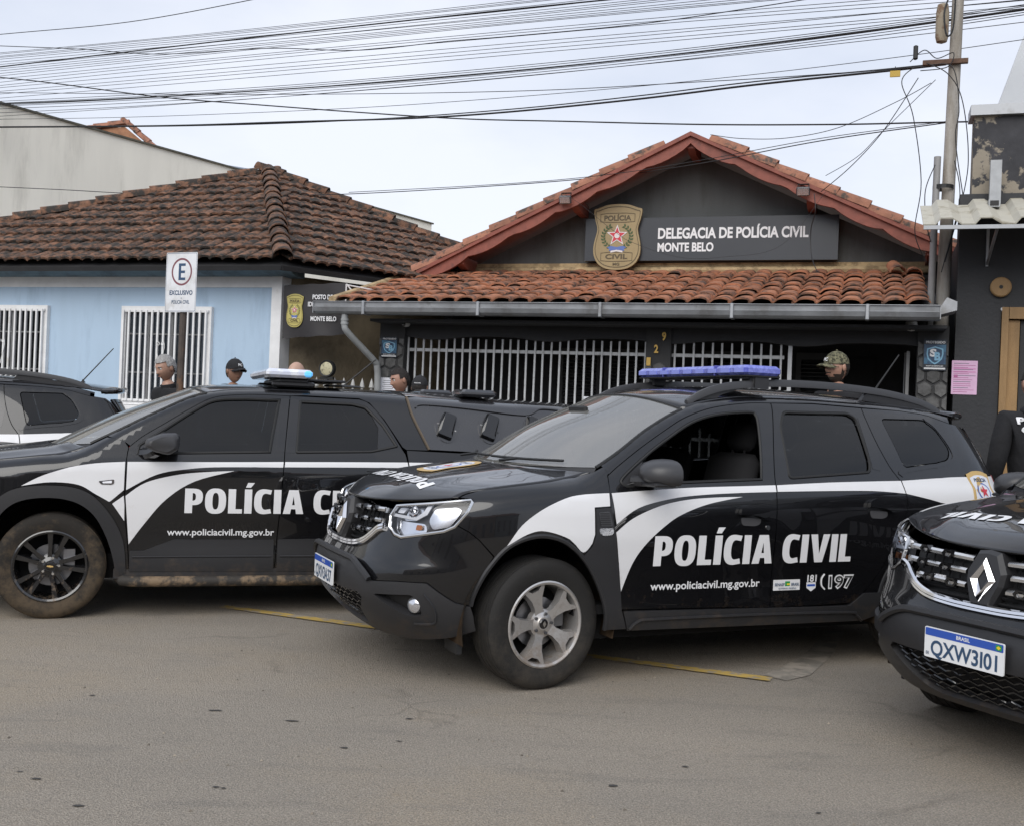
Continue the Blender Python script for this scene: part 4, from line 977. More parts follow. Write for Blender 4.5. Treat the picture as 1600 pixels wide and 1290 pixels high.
    bed=[(-2.315,1.150),(-2.47,1.146),(-3.1,1.131),(-3.70,1.125),(-3.80,.95),(-3.78,.62),(-3.4,.58),(-3.26,.52),(-3.225,.36)]+[p for p in archR[::-1][1:-1]]+[(-2.375,.36),(-2.34,.32),(-2.31,.45),(-2.262,.62),(-2.308,.80),(-2.336,.95)]
    bd=both('bed_side',bed,'paint',gap=.003)
    for sg in (1,-1):
        b=MB();ar=arc(-2.80,.36,.41,-8,188,30);P=[fo(.006)(a,z) for a,z in ar];b.tube([(x,y*sg-.004*sg,z) for x,y,z in P],.03,6);b.build('arch_lip',M['plastic'],root,True)
        for xa in (.01,-2.80):
            b=MB();pr=arc(xa,.34,.43,-12,192,24);V=[];F=[]
            for (x,z) in pr:
                for y in (.38,.87): V.append((x,y*sg,z))
            for i in range(len(pr)-1): F.append((2*i,2*i+1,2*i+3,2*i+2))
            b.add(V,F);c=[(xa,.38*sg,.34)]+[(x,.38*sg,z) for x,z in pr];b.add(c,[(0,i,i+1) for i in range(1,len(pr))]);b.build('wheel_arch_liner',M['liner'],root)
    # canopy over the bed
    cj=cr([(-2.345,1.522),(-2.375,1.39),(-2.482,1.155)],6)
    ctop=[(x,Ez(x)-.001) for x in [-3.68+(3.68-2.345)*k/16 for k in range(17)]]
    side=cj+[(-3.1,1.140),(-3.72,1.134),(-3.76,1.40)]+ctop[:-1]
    cs=both('canopy_side',side,'canopy',.004,gap=.002)
    def croof(t,j):
        jj=(j-.5)*2;x=-2.345-(3.68-2.345)*t;z=Ez(x);y=D.half(x,z)+.003
        return (x,y*jj,z+(.045-.012*t)*(1-abs(jj)**2.6)+.004)
    cr_=gridsurf('canopy_roof',croof,20,24,M['canopy'],root,cen=(-3,0,1))
    gridsurf('canopy_rear',lambda t,j:(lambda p,q:(p[0]-.02-.07*(1-t)*0,p[1],p[2]*t+1.13*(1-t)))(croof(1,j),0),6,16,M['canopy'],root,cen=(-3,0,1.2))
    gridsurf('canopy_front',lambda t,j:(lambda p:(p[0]+.0,p[1],p[2]*t+1.13*(1-t)))(croof(0,j)),6,16,M['rub'],root,cen=(-3,0,1.2))
    for i,mi in enumerate((False,True)):
        sg=-1 if mi else 1
        b=MB();P=[fo(.007)(a,z) for a,z in cj];b.tube([(x,y*sg,z) for x,y,z in P],.010,5);b.build('canopy_joint',M['mud_strip'],cs[i],True)
        b=MB();P=[fo(.009)(a,z) for a,z in cr([(-2.40,1.45),(-2.46,1.475),(-2.8,1.462),(-3.15,1.432),(-3.30,1.435),(-3.42,1.478),(-3.60,1.475)],5)];b.tube([(x,y*sg,z) for x,y,z in P],.007,5);b.build('canopy_crease',M['canopy'],cs[i],True)
        for vx in (-2.625,-2.955,-3.290):
            o=panel('vent_plate',ell(vx,1.318,.088,.110,24),fo(.009),M['canopy'],cs[i],mir=mi,gap=0,hem=.005,bstep=.02)
            n_=12;L0=rnd([(-.055,-.086),(.055,-.086),(.066,.0),(.052,.088),(-.052,.088)],.015)
            th=R(20) if not mi else R(20)
            V=[];F=[]
            for k,(dz_,sc) in enumerate(((.009,1.0),(.042,.95),(.058,.72))):
                for (a,b_) in L0:
                    aa,bb=a*sc,b_*sc+.006*k;ra=aa*math.cos(th)-bb*math.sin(th);rb=aa*math.sin(th)+bb*math.cos(th)
                    p=D.P(vx+ra,1.318+rb,dz_+(.012*(b_/.078) if k==2 else 0));V.append((p[0],p[1]*sg,p[2]))
            n_=len(L0)
            for k in range(2):
                for q in range(n_): F.append((k*n_+q,k*n_+(q+1)%n_,(k+1)*n_+(q+1)%n_,(k+1)*n_+q))
            F.append(tuple(range(2*n_,3*n_)))
            b=MB();b.add(V,F);h=b.build('vent_hood',M['gloss_black'],o,R(45))
            b=MB()
            for k in range(6):
                a=2*PI*k/6+.3;p=D.P(vx+.066*math.cos(a),1.318+.086*math.sin(a),.011);b.box((p[0],p[1]*sg,p[2]),(.010,.008,.010))
            b.build('vent_screw',M['satin'],o)
    for (vx,vy) in ((-2.92,.45),(-2.80,-.35)):
        z=croof(.45,.5+vy*.4)[2];b=MB();b.box((vx,vy,z+.022),(.28,.30,.055),bev=.02);b.build('roof_vent',M['canopy'],cr_)
    # roof, windshield, bonnet
    def ws(t,j):
        jj=(j-.5)*2;x=-.20-(.93-.20)*t;z=Ez(x);y=D.half(x,z)-.004
        xc=Sp([(0,.10),(.5,-.36),(1,-.84)])(t);zc_=Sp([(0,1.10),(.5,1.335),(1,1.535)])(t)
        return (xc+(x-xc)*abs(jj)**2.4,y*jj,zc_+(z-zc_)*abs(jj)**2.4)
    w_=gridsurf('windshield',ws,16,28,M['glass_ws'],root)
    b=MB()
    for j0 in (0,1): b.tube([ws(k/16,j0) for k in range(17)],.010,6)
    b.tube([ws(1,k/28) for k in range(29)],.008,6);b.build('windshield_seal',M['rub'],w_,True)
    def roof(t,j):
        jj=(j-.5)*2;x=-.93-(2.345-.93)*t;z=Ez(x);y=D.half(x,z)
        xx=x+.09*(1-t)**3*(1-jj*jj);return (xx,y*jj,z+Sp([(0,.046),(.5,.036),(1,.040)])(t)*(1-abs(jj)**2.4))
    gridsurf('roof',roof,26,28,M['paint'],root,thick=.01)
    edgeL=cr([(.60,.965),(.5,.998),(.3,1.024),(.1,1.049),(-.02,1.062),(-.12,1.085),(-.175,1.11)],6);eP=[D.P(a,z) for a,z in edgeL]
    def hood(t,j):
        k=t*(len(eP)-1);i=min(int(k),len(eP)-2);w=k-i;e=[eP[i][q]*(1-w)+eP[i+1][q]*w for q in range(3)];jj=(j-.5)*2
        xc=Sp([(0,.82),(.15,.74),(.35,.56),(.7,.26),(1,.12)])(t);zc_=Sp([(0,.95),(.1,.99),(.3,1.04),(.6,1.085),(1,1.115)])(t);a=abs(jj)**2
        z=zc_+(e[2]-zc_)*abs(jj)**2.6+.022*math.exp(-((abs(jj)-.78)/.12)**2)*min(1,t*4)
        return (xc+(e[0]-xc)*a,e[1]*jj,z)
    gridsurf('hood',hood,32,40,M['paint'],root,cen=(0,0,.5),thick=.012)
    gridsurf('cowl',lambda t,j:tuple(Vector(ws(0,j)).lerp(Vector(hood(1,j)),t*1.06-.03)-Vector((0,0,.02*math.sin(PI*t)+.004))),4,28,M['plastic'],root)
    # front end (outside the picture): bumper, lamps, grille
    fl=[(.60,.965),(.58,.80),(.49,.36),(.50,.30),(.8,.22)]
    loop=fl+[(2*C-a,b) for a,b in fl[::-1]]
    gh=[(C-.55,.90),(C-.50,.70),(C-.40,.42),(C-.2,.36)];gr=gh+[(2*C-a,b) for a,b in gh[::-1]]
    panel('front_bumper',[loop,gr],f,M['paint'],root,gap=.002,h=.09,bstep=.07)
    g=panel('grille',inset(gr,-.01),fo(-.03),M['rub'],root,gap=0,hem=0,h=.12,bstep=.1)
    for z in (.45,.55,.66,.77,.86):
        b=MB();b.tube([fo(-.01)(C-.45+.9*k/12,z) for k in range(13)],.012,6);b.build('grille_bar',M['gloss_black'],g)
    for mi in (False,True): panel('headlight',rnd([(.66,.86),(.92,.84),(.94,.91),(.66,.945)],.02),fo(.003),M['lamp_ref'],root,mir=mi,gap=0,hem=.01)
    # rear end
    c0=D.smin
    tl=[(-3.80,.95),(-3.79,.62),(-3.9,.58)];panel('tailgate',[(-3.815,.64),(2*c0+3.815,.64),(2*c0+3.80,1.125),(-3.80,1.125)],f,M['paint'],root,gap=.004,h=.1,bstep=.06)
    panel('rear_bumper',[(-3.28,.50),(-3.4,.565),(-3.78,.61),(2*c0+3.78,.61),(2*c0+3.4,.565),(2*c0+3.28,.50),(2*c0+3.25,.30),(-3.25,.30)],fo(.012),M['plastic'],root,gap=.002,h=.1,bstep=.07)
    for mi in (False,True): panel('tail_lamp',rnd([(-3.74,1.08),(-3.90,1.08),(-3.90,.72),(-3.80,.70)],.02),fo(.006),M['red_lens'],root,mir=mi,gap=0,hem=.01)
    # roof light bar (long bar set across the roof)
    b=MB();b.box((-1.54,0,1.610),(.20,1.10,.03),bev=.01);b.box((-1.72,0,1.622),(.42,.9,.018),bev=.005)
    for sg in (1,-1): b.box((-1.54,.50*sg,1.585),(.30,.10,.04),bev=.012)
    b.build('light_bar_mount',M['plastic'],root)
    b=MB();b.box((-1.50,0,1.660),(.33,1.22,.062),bev=.02);lo=b.build('light_bar',M['bar_lens'],root)
    b=MB();b.box((-1.63,.58,1.660),(.06,.08,.044),bev=.012);b.build('lit_module',M['led_blue'],lo)
    b=MB();b.box((-1.86,.30,1.592),(.10,.22,.012),bev=.004);b.build('roof_antenna_base',M['rub'],root)
    b=MB();b.tube([(-1.98,.0,1.59),(-2.24,0,1.82)],.006,6);b.lathe([(.14,0),(.12,.012),(.0,.018)],16,'z',Matrix.Translation((-2.0,0,1.592)));b.build('antenna',M['rub'],root)
    # mirrors
    for i,sg in enumerate((1,-1)):
        L0=[(-.535,1.135),(-.545,1.178),(-.64,1.220),(-.735,1.226),(-.757,1.205),(-.752,1.12),(-.69,1.082),(-.60,1.10)]
        L0=rnd(L0,.02);V=[];F=[];n_=len(L0)
        cx,cz=-.65,1.15
        for dy,sc in ((.86,.86),(.90,1.0),(1.02,1.0),(1.06,.90),(1.075,.70)):
            for a,z in L0: V.append((cx+(a-cx)*sc,dy*sg,cz+(z-cz)*sc))
        for k in range(4):
            for q in range(n_): F.append((k*n_+q,k*n_+(q+1)%n_,(k+1)*n_+(q+1)%n_,(k+1)*n_+q))
        F+=[tuple(range(n_)),tuple(range(4*n_,5*n_))]
        b=MB();b.add(V,F);mo=b.build('door_mirror',M['plastic_grey'],root,R(40))
        b=MB();b.tube([(-.53,.845*sg,1.075),(-.58,.90*sg,1.085),(-.62,.95*sg,1.11)],[.045,.04,.04],8);b.build('mirror_arm',M['gloss_black'],mo,True)
        panel('mirror_sail',[(-.448,1.072),(-.50,1.13),(-.66,1.235),(-.63,1.08)],fo(.001),M['gloss_black'],fd[i],mir=(sg<0),gap=0,hem=.004)
    # livery
    for i,mi in enumerate((False,True)):
        def film(L,par): panel('door_livery' if par is not root else 'fender_livery',L,fo(.0042),M['vinyl'],par,mir=mi,gap=0,hem=.003,h=.04)
        film(cr([(.201,.858),(.073,.929),(-.087,.982),(-.241,1.011),(-.421,1.025)],5)+[(-.420,.842),(-.340,.768)]+cr([(-.332,.765),(-.25,.812),(-.14,.872),(.03,.885),(.201,.858)],5),root)
        film([(-.352,.752),(-.421,.805),(-.427,.745),(-.430,.640)],root)
        film(cr([(-.436,1.025),(-1.044,1.037),(-1.445,1.047)],4)+cr([(-1.442,1.010),(-1.045,1.004),(-.831,.988),(-.623,.947),(-.434,.842)],5),fd[i])
        film(cr([(-.432,.804),(-.556,.893),(-.762,.949),(-.95,.970),(-1.119,.980)],5)+cr([(-1.119,.980),(-.862,.905),(-.684,.782),(-.551,.616),(-.462,.485)],5)[1:],fd[i])
        film([(-1.456,1.047),(-1.9,1.056),(-2.316,1.063),(-2.323,1.026),(-1.9,1.020),(-1.453,1.012)],rd[i])
        film([(-2.326,1.063),(-3.2,1.068),(-3.74,1.066),(-3.745,1.03),(-3.2,1.030),(-2.333,1.026)],bd[i])
        sgn=lambda a,b_,off:(lambda p:(p[0],-p[1] if mi else p[1],p[2]))(D.P(a,b_,off+.002))
        lets=heavy('POLÍCIA CIVIL',-.805,-2.16,.694,.858) if not mi else heavy('POLÍCIA CIVIL',-2.16,-.805,.694,.858)
        dA=MB();dB=MB()
        for L in lets:
            q=dA if sum(p[0] for p in L[0])/len(L[0])>-1.43 else dB
            ov,ff,_=tri2d([dens(x,.06) for x in L]);q.add([sgn(a,b_,.0015) for a,b_ in ov],ff)
        dA.build('door_lettering',M['letter'],fd[i]);dB.build('door_lettering',M['letter'],rd[i])
        V,F=fit_text('www.policiacivil.mg.gov.br',*((-.70,-1.40) if not mi else (-1.40,-.70)),.545,.590,.018);mk('web_address',[sgn(a,b_,.002) for a,b_ in V],F,M['letter'],fd[i])
    # cabin and underbody
    b=MB();b.box((-1.6,0,.32),(3.6,1.45,.16));b.box((-3.05,0,.75),(1.35,1.5,.5));b.build('underbody',M['dark'],root)
    b=MB();b.box((-.28,0,.93),(.45,1.5,.22),bev=.06);b.build('dashboard',M['dark'],root)
    for y in (.37,-.37):
        b=MB();b.box((-1.15,y,.60),(.50,.50,.16),bev=.05);Mx=Matrix.Translation((-1.42,y,.93))@Matrix.Rotation(R(-14),4,'Y');b.box((0,0,0),(.13,.48,.62),Mx,bev=.05);b.box((-.02,0,.42),(.10,.26,.19),Mx,bev=.04);b.build('seat',M['seat'],root,R(50))
    b=MB();b.box((-2.2,0,.95),(.16,1.3,.75),bev=.05);b.build('rear_seat',M['seat'],root,R(50))
    for sg in (1,-1): b=MB();b.box((-1.35,.79*sg,.68),(1.75,.04,.60));b.build('door_card',M['dark'],root)
    for x in (.01,-2.80):
        for sg in (1,-1): wheel(root,(x,.775*sg,.340),'black',r=.340,w=.215,rimr=.228,side=sg,tyre_mat='tyre_mud')
    return root
M['canopy']=mat('canopy_black',(.026,.026,.029),.25,0,1,.5,coat_r=.04,rvar=.06)
M['muddy']=mat('muddy_black',(.03,.026,.022),.75,second=(.20,.14,.085),ss=9,thr=(.45,.62),bump=.3,bs=80)
M['mud_strip']=mat('dusty_rubber',(.11,.085,.06),.8)
M['bar_lens']=mat('white_blue_lens',(.62,.65,.76),.2,0,.6,second=(.80,.82,.86),ss=14,thr=(.45,.58))
M['led_blue']=mat('lit_blue_module',(.1,.35,.8),.3,emit=((.15,.55,1.0),.45))
# ---------------------------------------------------------------- street setting; the building line runs at 18 degrees to the picture
TH=R(18.2);FO=Vector((.70,11.86,0));FE=Vector((math.cos(TH),-math.sin(TH),0));FN=Vector((math.sin(TH),math.cos(TH),0))
def LW(x,d,z=0): return FO+FE*x+FN*d+Vector((0,0,z))
def fthing(name,label,cat,x=0,d=0,z=0,group=None): return thing(name,label,cat,LW(x,d,z),-TH,group)
def slab(name,pts,z0,z1,m):
    b=MB();b.prism([(LW(x,d).x,LW(x,d).y) for x,d in pts],z0,z1,'xy');return b.build(name,m)
# road: dusty worn asphalt
def road_mat():
    m=bpy.data.materials.new('worn_asphalt');m.use_nodes=True;n,l=nodes(m);b=n['Principled BSDF'];b.inputs['Roughness'].default_value=.88;b.inputs['Specular IOR Level'].default_value=.25
    g=n.new('ShaderNodeNewGeometry');pos=g.outputs['Position']
    def nz(sc,det=6,ro=.6,src=None):
        z=n.new('ShaderNodeTexNoise');z.inputs['Scale'].default_value=sc;z.inputs['Detail'].default_value=det;z.inputs['Roughness'].default_value=ro;l.new(src or pos,z.inputs[0]);return z.outputs[0]
    def rg(s,a,b_,c=0,d=1):
        r=n.new('ShaderNodeMapRange');r.inputs[1].default_value=a;r.inputs[2].default_value=b_;r.inputs[3].default_value=c;r.inputs[4].default_value=d;l.new(s,r.inputs[0]);return r.outputs[0]
    def mx(f,a,b_,bt='MIX'):
        x=n.new('ShaderNodeMix');x.data_type='RGBA';x.blend_type=bt
        if hasattr(f,'is_linked') or not isinstance(f,float): l.new(f,x.inputs[0])
        else: x.inputs[0].default_value=f
        for k,v in ((6,a),(7,b_)):
            if isinstance(v,tuple): x.inputs[k].default_value=(*v,1)
            else: l.new(v,x.inputs[k])
        return x.outputs[2]
    mp=n.new('ShaderNodeMapping');mp.inputs['Rotation'].default_value=(0,0,R(15));mp.inputs['Scale'].default_value=(.35,1.3,1);l.new(pos,mp.inputs[0])
    c=mx(rg(nz(.9,5,.55,mp.outputs[0]),.32,.68),(.365,.322,.266),(.475,.41,.33))
    c=mx(rg(nz(.45,4),.48,.66),c,(.47,.385,.28))
    c=mx(rg(nz(6,8,.7),.60,.78,0,.55),c,(.38,.28,.17))          # dried clay smears
    c=mx(rg(nz(3.2,7,.65,mp.outputs[0]),.55,.70,0,.65),c,(.25,.23,.20))
    v=n.new('ShaderNodeTexVoronoi');v.inputs['Scale'].default_value=150;l.new(pos,v.inputs[0])
    c=mx(rg(nz(26,8,.8),.50,.66,0,.55),c,(.22,.20,.172));c=mx(rg(nz(19,8,.8),.54,.70,0,.5),c,(.50,.44,.36));c=mx(rg(v.outputs['Distance'],.05,.55,.6,0.0),c,(.56,.51,.44))
    c=mx(rg(nz(110,5,.75),.38,.62,.0,.75),c,(.13,.118,.104))
    # hairline cracks, broken up by noise
    ck=n.new('ShaderNodeTexVoronoi');ck.feature='DISTANCE_TO_EDGE';ck.inputs['Scale'].default_value=.55
    wv=n.new('ShaderNodeVectorMath');wv.operation='MULTIPLY_ADD';nn_=n.new('ShaderNodeTexNoise');nn_.inputs['Scale'].default_value=3.5;nn_.inputs['Detail'].default_value=7;l.new(pos,nn_.inputs[0]);l.new(nn_.outputs[1],wv.inputs[0]);wv.inputs[1].default_value=(.5,.5,0);l.new(pos,wv.inputs[2]);l.new(wv.outputs[0],ck.inputs[0])
    k1=rg(ck.outputs[0],.0,.012,1,0);k2=rg(nz(1.3,4),.50,.60);mm=n.new('ShaderNodeMath');mm.operation='MULTIPLY';l.new(k1,mm.inputs[0]);l.new(k2,mm.inputs[1]);mm2=n.new('ShaderNodeMath');mm2.operation='MULTIPLY';mm2.inputs[1].default_value=.30;l.new(mm.outputs[0],mm2.inputs[0])
    c=mx(mm2.outputs[0],c,(.08,.073,.064))
    l.new(c,b.inputs['Base Color'])
    a=n.new('ShaderNodeMath');a.operation='ADD';l.new(nz(240,4,.7),a.inputs[0]);l.new(v.outputs['Distance'],a.inputs[1])
    bp=n.new('ShaderNodeBump');bp.inputs['Strength'].default_value=.8;bp.inputs['Distance'].default_value=.008;l.new(a.outputs[0],bp.inputs['Height']);l.new(bp.outputs[0],b.inputs['Normal'])
    return m
b=MB();b.add([(-300,-300,0),(300,-300,0),(300,300,0),(-300,300,0)],[(0,1,2,3)]);struct(b.build('road',road_mat()))
M['concrete']=mat('sidewalk_concrete',(.26,.245,.22),.9,var=.25,vs=3,bump=.3,bs=60,second=(.17,.14,.11),thr=(.5,.7))
struct(slab('sidewalk',[(-24,-2.42),(24,-2.42),(24,.6),(-24,.6)],-.05,.06,M['concrete']))
struct(slab('kerb',[(-24,-2.55),(24,-2.55),(24,-2.423),(-24,-2.423)],-.05,.066,mat('kerb_stone',(.30,.285,.26),.9,var=.3,vs=5,bump=.3)))
# worn yellow line along the parking lane, dark repair patch
M['yellow_paint']=mat('worn_yellow_paint',(.48,.33,.085),.8,second=(.30,.26,.21),ss=13,thr=(.47,.60),var=.2)
def strip(name,a,b_,w,z,m,seg=30):
    a=Vector((*a,0));b_=Vector((*b_,0));t=(b_-a).normalized();q=Vector((-t.y,t.x,0));V=[];F=[];rr=random.Random(3)
    for i in range(seg+1):
        p=a.lerp(b_,i/seg)
        for s_ in (-1,1): V.append(p+q*s_*(w/2+rr.uniform(-.006,.006))+Vector((0,0,z)))
    for i in range(seg): F.append((2*i,2*i+1,2*i+3,2*i+2))
    return mk(name,V,F,m)
struct(strip('yellow_line',(-1.98,7.655),(-.40,6.95),.095,.008,M['yellow_paint']))
struct(strip('yellow_line',(.30,6.64),(1.52,6.13),.095,.008,M['yellow_paint']))
b=MB();pt=[(1.50,6.24),(1.60,6.12),(1.78,6.28),(2.05,6.80),(2.40,7.66),(2.28,7.68),(1.95,6.95),(1.64,6.42)];b.add([(x,y,.004) for x,y in pt],[tuple(range(len(pt)))])
struct(b.build('asphalt_patch',mat('patch_asphalt',(.215,.195,.165),.85,bump=.5,bs=150,var=.35,vs=9,second=(.34,.30,.25),ss=5,thr=(.45,.60))))
#struct(strip('asphalt_seam',(1.62,6.10),(3.0,5.25),.05,.012,mat('tar_seam',(.15,.14,.125),.85,bump=.5,bs=150,second=(.21,.185,.155),ss=9)))
# small dark oil and tar spots / pebbles scattered on the road
rr=random.Random(11)
b=MB()
for (x,y,r_) in [(-1.73,4.08,.028),(-1.47,3.83,.034),(-1.33,5.08,.034),(-.95,4.96,.040),(-.65,4.60,.028),(-1.05,4.07,.022),(-1.02,4.06,.016),(-.43,4.72,.02),(.45,4.26,.032),(.78,4.53,.02),(-.42,5.07,.022),(-1.97,5.25,.022),(-1.82,4.15,.018),(1.2,4.05,.018)]:
    k=9;V=[(x+r_*rr.uniform(.5,1.3)*.8*math.cos(2*PI*i/k),y+r_*rr.uniform(.4,1.0)*.45*math.sin(2*PI*i/k),.004) for i in range(k)];b.add(V,[tuple(range(k))])
o=b.build('road_stains',mat('oil_stain',(.045,.042,.038),.7));o['kind']='stuff'
b=MB()
for i in range(700):
    x,y=rr.uniform(-3,3.2),3.2+rr.random()**.8*5.5;s_=rr.choice((.003,.004,.005,.006,.009))
    a=rr.random()*6;V=[(x+s_*math.cos(a+k*2.1)*rr.uniform(.7,1.2),y+s_*math.sin(a+k*2.1),.001) for k in range(3)]+[(x,y,s_*.9)];b.add(V,[(0,1,3),(1,2,3),(2,0,3)])
o=b.build('loose_grit',mat('grit',(.22,.19,.15),.9,obj_rand=.5));o['kind']='stuff'
# ---------------------------------------------------------------- roof tiles
def tile_data(w=.215,l=.42,hump=.038,th=.018,ch=.040,ex=.40,lift=.032):
    prof=[]
    for k in range(12):
        x=w*1.06*k/11
        if x<ch: z=.004-.008*math.sin(PI*x/ch)
        else: z=.004+hump*max(0,math.sin(PI*min(1,(x-ch)/(w*1.06-ch))))**ex
        prof.append((x-w/2,z))
    V=[];F=[];n=len(prof)
    for y,dz,k in ((0,lift,1),(l,0,.93)):
        for x,z in prof: V.append((x*k,y,z+dz+th))
    for y,dz,k in ((0,lift,1),(l,0,.93)):
        for x,z in prof: V.append((x*k,y,z+dz))
    for i in range(n-1):
        F.append((i,i+1,n+i+1,n+i));F.append((2*n+i+1,2*n+i,3*n+i,3*n+i+1));F.append((i+1,i,2*n+i,2*n+i+1))
    F.append((0,n,3*n,2*n));F.append((n-1,2*n+n-1,3*n+n-1,2*n-1))
    return V,F
def cap_data(w=.20,l=.42,h=.085,th=.016):
    V=[];F=[];n=9
    for off in (th,0):
        for y,k,dz in ((0,1.0,.018),(l,.82,0)):
            for i in range(n):
                a=PI*i/(n-1);V.append(((w/2+off*.5)*k*math.cos(a),y,(h+off)*k*math.sin(a)+dz-.02))
    for i in range(n-1):
        F.append((i,n+i,n+i+1,i+1));F.append((2*n+i,2*n+i+1,3*n+i+1,3*n+i));F.append((i,i+1,2*n+i+1,2*n+i));F.append((n+i+1,n+i,3*n+i,3*n+i+1))
    return V,F
def proto_mesh(name,VF,m,smooth=R(40)):
    o=mk(name,VF[0],VF[1],m,None,smooth);me=o.data;bpy.data.objects.remove(o)
    bm=bmesh.new();bm.from_mesh(me);bmesh.ops.recalc_face_normals(bm,faces=bm.faces);bm.to_mesh(me);bm.free();return me
def put_tiles(parent,me,o,u,v,W_,poly=None,rows=6,px=.178,py=.335,name='roof_tile',rnd_=None,limit=None,miss=()):
    """o eave origin, u along the eave, v up the slope (unit vectors), all in the parent's frame"""
    rr=rnd_ or random.Random(5);n=u.cross(v).normalized();c=0
    for r_ in range(rows):
        k=int(W_/px)
        for i in range(k+1):
            a=i*px+(px*.5 if 0 else 0);bb=r_*py
            ctr=(a,bb+.18)
            if poly and not inside(ctr,[poly]): continue
            if (r_,i) in miss: continue
            p=o+u*(a+rr.uniform(-.006,.006))+v*(bb+rr.uniform(-.014,.014))+n*rr.uniform(0,.008)
            t=link(bpy.data.objects.new(name,me),parent)
            uu=(u+v*rr.uniform(-.03,.03)).normalized();nn=(n+v*rr.uniform(-.02,.02)).normalized();vv=nn.cross(uu).normalized();uu=vv.cross(nn)
            m=Matrix.Identity(4)
            for q in range(3): m[q][0]=uu[q];m[q][1]=vv[q];m[q][2]=nn[q];m[q][3]=p[q]
            t.matrix_local=m;c+=1
    return c
def put_caps(parent,me,a,b_,step=.36,name='ridge_tile',n0=Vector((0,0,1)),lift=0,jit=.01):
    v=(b_-a);L=v.length;v.normalize();n=(n0-v*n0.dot(v)).normalized();u=v.cross(n);k=int(L/step);rr=random.Random(9)
    for i in range(k+1):
        p=a+v*(i*step)+n*(lift+rr.uniform(0,jit));t=link(bpy.data.objects.new(name,me),parent);vv=(v+u*rr.uniform(-.03,.03)).normalized();uu=vv.cross(n).normalized();nn=uu.cross(vv)
        m=Matrix.Identity(4)
        for q in range(3): m[q][0]=uu[q];m[q][1]=vv[q];m[q][2]=nn[q];m[q][3]=p[q]
        t.matrix_local=m
M['tile_new']=mat('clay_tile_weathered',(.36,.150,.080),.85,var=.3,vs=9,second=(.060,.046,.038),ss=7.0,thr=(.44,.66),obj_rand=.24,bump=.4,bs=90)
M['tile_old']=mat('clay_tile_mossy',(.17,.085,.050),.92,var=.5,vs=16,second=(.028,.024,.020),ss=9,thr=(.40,.58),obj_rand=.28,bump=.5,bs=80)
M['tile_verge']=mat('clay_tile_verge',(.30,.135,.085),.85,var=.3,vs=6,second=(.07,.055,.045),ss=7,thr=(.50,.62),obj_rand=.2,bump=.3,bs=90)
M['mortar']=mat('tile_mortar',(.46,.34,.19),.9,var=.3,vs=7,bump=.4,bs=60,second=(.25,.18,.1),ss=6)
# ---------------------------------------------------------------- police station
st=fthing('police_station','dark grey police station with red gabled roof, tiled porch and long name board','building')
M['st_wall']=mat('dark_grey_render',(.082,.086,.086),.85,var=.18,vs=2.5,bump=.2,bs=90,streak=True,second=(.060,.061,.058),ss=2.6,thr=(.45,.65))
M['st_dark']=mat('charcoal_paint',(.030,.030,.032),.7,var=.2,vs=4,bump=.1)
M['red_wood']=mat('red_oxide_wood',(.235,.068,.045),.6,var=.25,vs=9,bump=.2,bs=50,second=(.13,.045,.035),ss=4,thr=(.55,.7))
M['galv']=mat('galvanised_steel',(.33,.34,.355),.45,.6,var=.2,vs=5,rvar=.1,second=(.24,.24,.24),ss=3.5,thr=(.5,.66))
AP=(.90,4.835);SL=.475
def rake(x): return AP[1]-SL*abs(x-AP[0])
b=MB();gw=[(-2.38,2.5),(3.75,2.5),(3.75,rake(3.75)-.12),(AP[0],AP[1]-.12),(-2.38,rake(-2.38)-.12)];b.prism(gw,1.94,2.06,'xz');b.build('gable_wall',M['st_wall'],st)
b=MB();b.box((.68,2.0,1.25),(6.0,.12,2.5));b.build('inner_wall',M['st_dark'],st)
b=MB();b.box((3.69,4.6,1.6),(.12,5,3.2));b.build('side_wall',M['st_wall'],st)
b=MB();b.box((-2.32,4.6,1.6),(.12,5,3.2));b.build('side_wall',M['st_wall'],st)
b=MB();b.box((.70,.97,.12),(6.2,2.1,.16));b.build('porch_floor',M['concrete'],st)
for sg in (-1,1):
    xe=-2.55 if sg<0 else 3.93
    b=MB();V=[];L=[(AP[0],AP[1]),(xe,rake(xe)),(xe,rake(xe)-.05),(AP[0],AP[1]-.05)]
    b.prism(L,1.44,7.0,'xz');b.build('roof_slope',M['red_wood'],st)
    # scalloped barge board
    n=40;top=[];bot=[]
    for k in range(n+1):
        x=AP[0]+(xe-AP[0])*k/n;d=abs(x-AP[0]);ph=(d/.55)%1
        z=rake(x);top.append((x,z+.005));bot.append((x,z-.110-.060*abs(math.sin(PI*ph))**.6))
    b=MB();b.prism(top+bot[::-1],1.385,1.435,'xz');b.build('barge_board',M['red_wood'],st)
    b=MB();L=[(AP[0],AP[1]+.02),(xe,rake(xe)+.02),(xe,rake(xe)-.03),(AP[0],AP[1]-.03)];b.prism(L,1.345,1.385,'xz');b.build('verge_fillet',M['red_wood'],st)
vt=proto_mesh('verge_tile',cap_data(.20,.46,.095),M['tile_verge'],R(50))
for xe in (-2.60,3.97):
    put_caps(st,vt,Vector((xe,1.44,rake(xe)+.025)),Vector((AP[0]+(-.40 if xe<0 else .40),1.44,rake(AP[0]+.40)+.025)),.385,'verge_tile',Vector((0,0,1)))
put_caps(st,vt,Vector((AP[0],1.75,AP[1]-.06)),Vector((AP[0],3.5,AP[1]-.06)),.40,'ridge_tile')
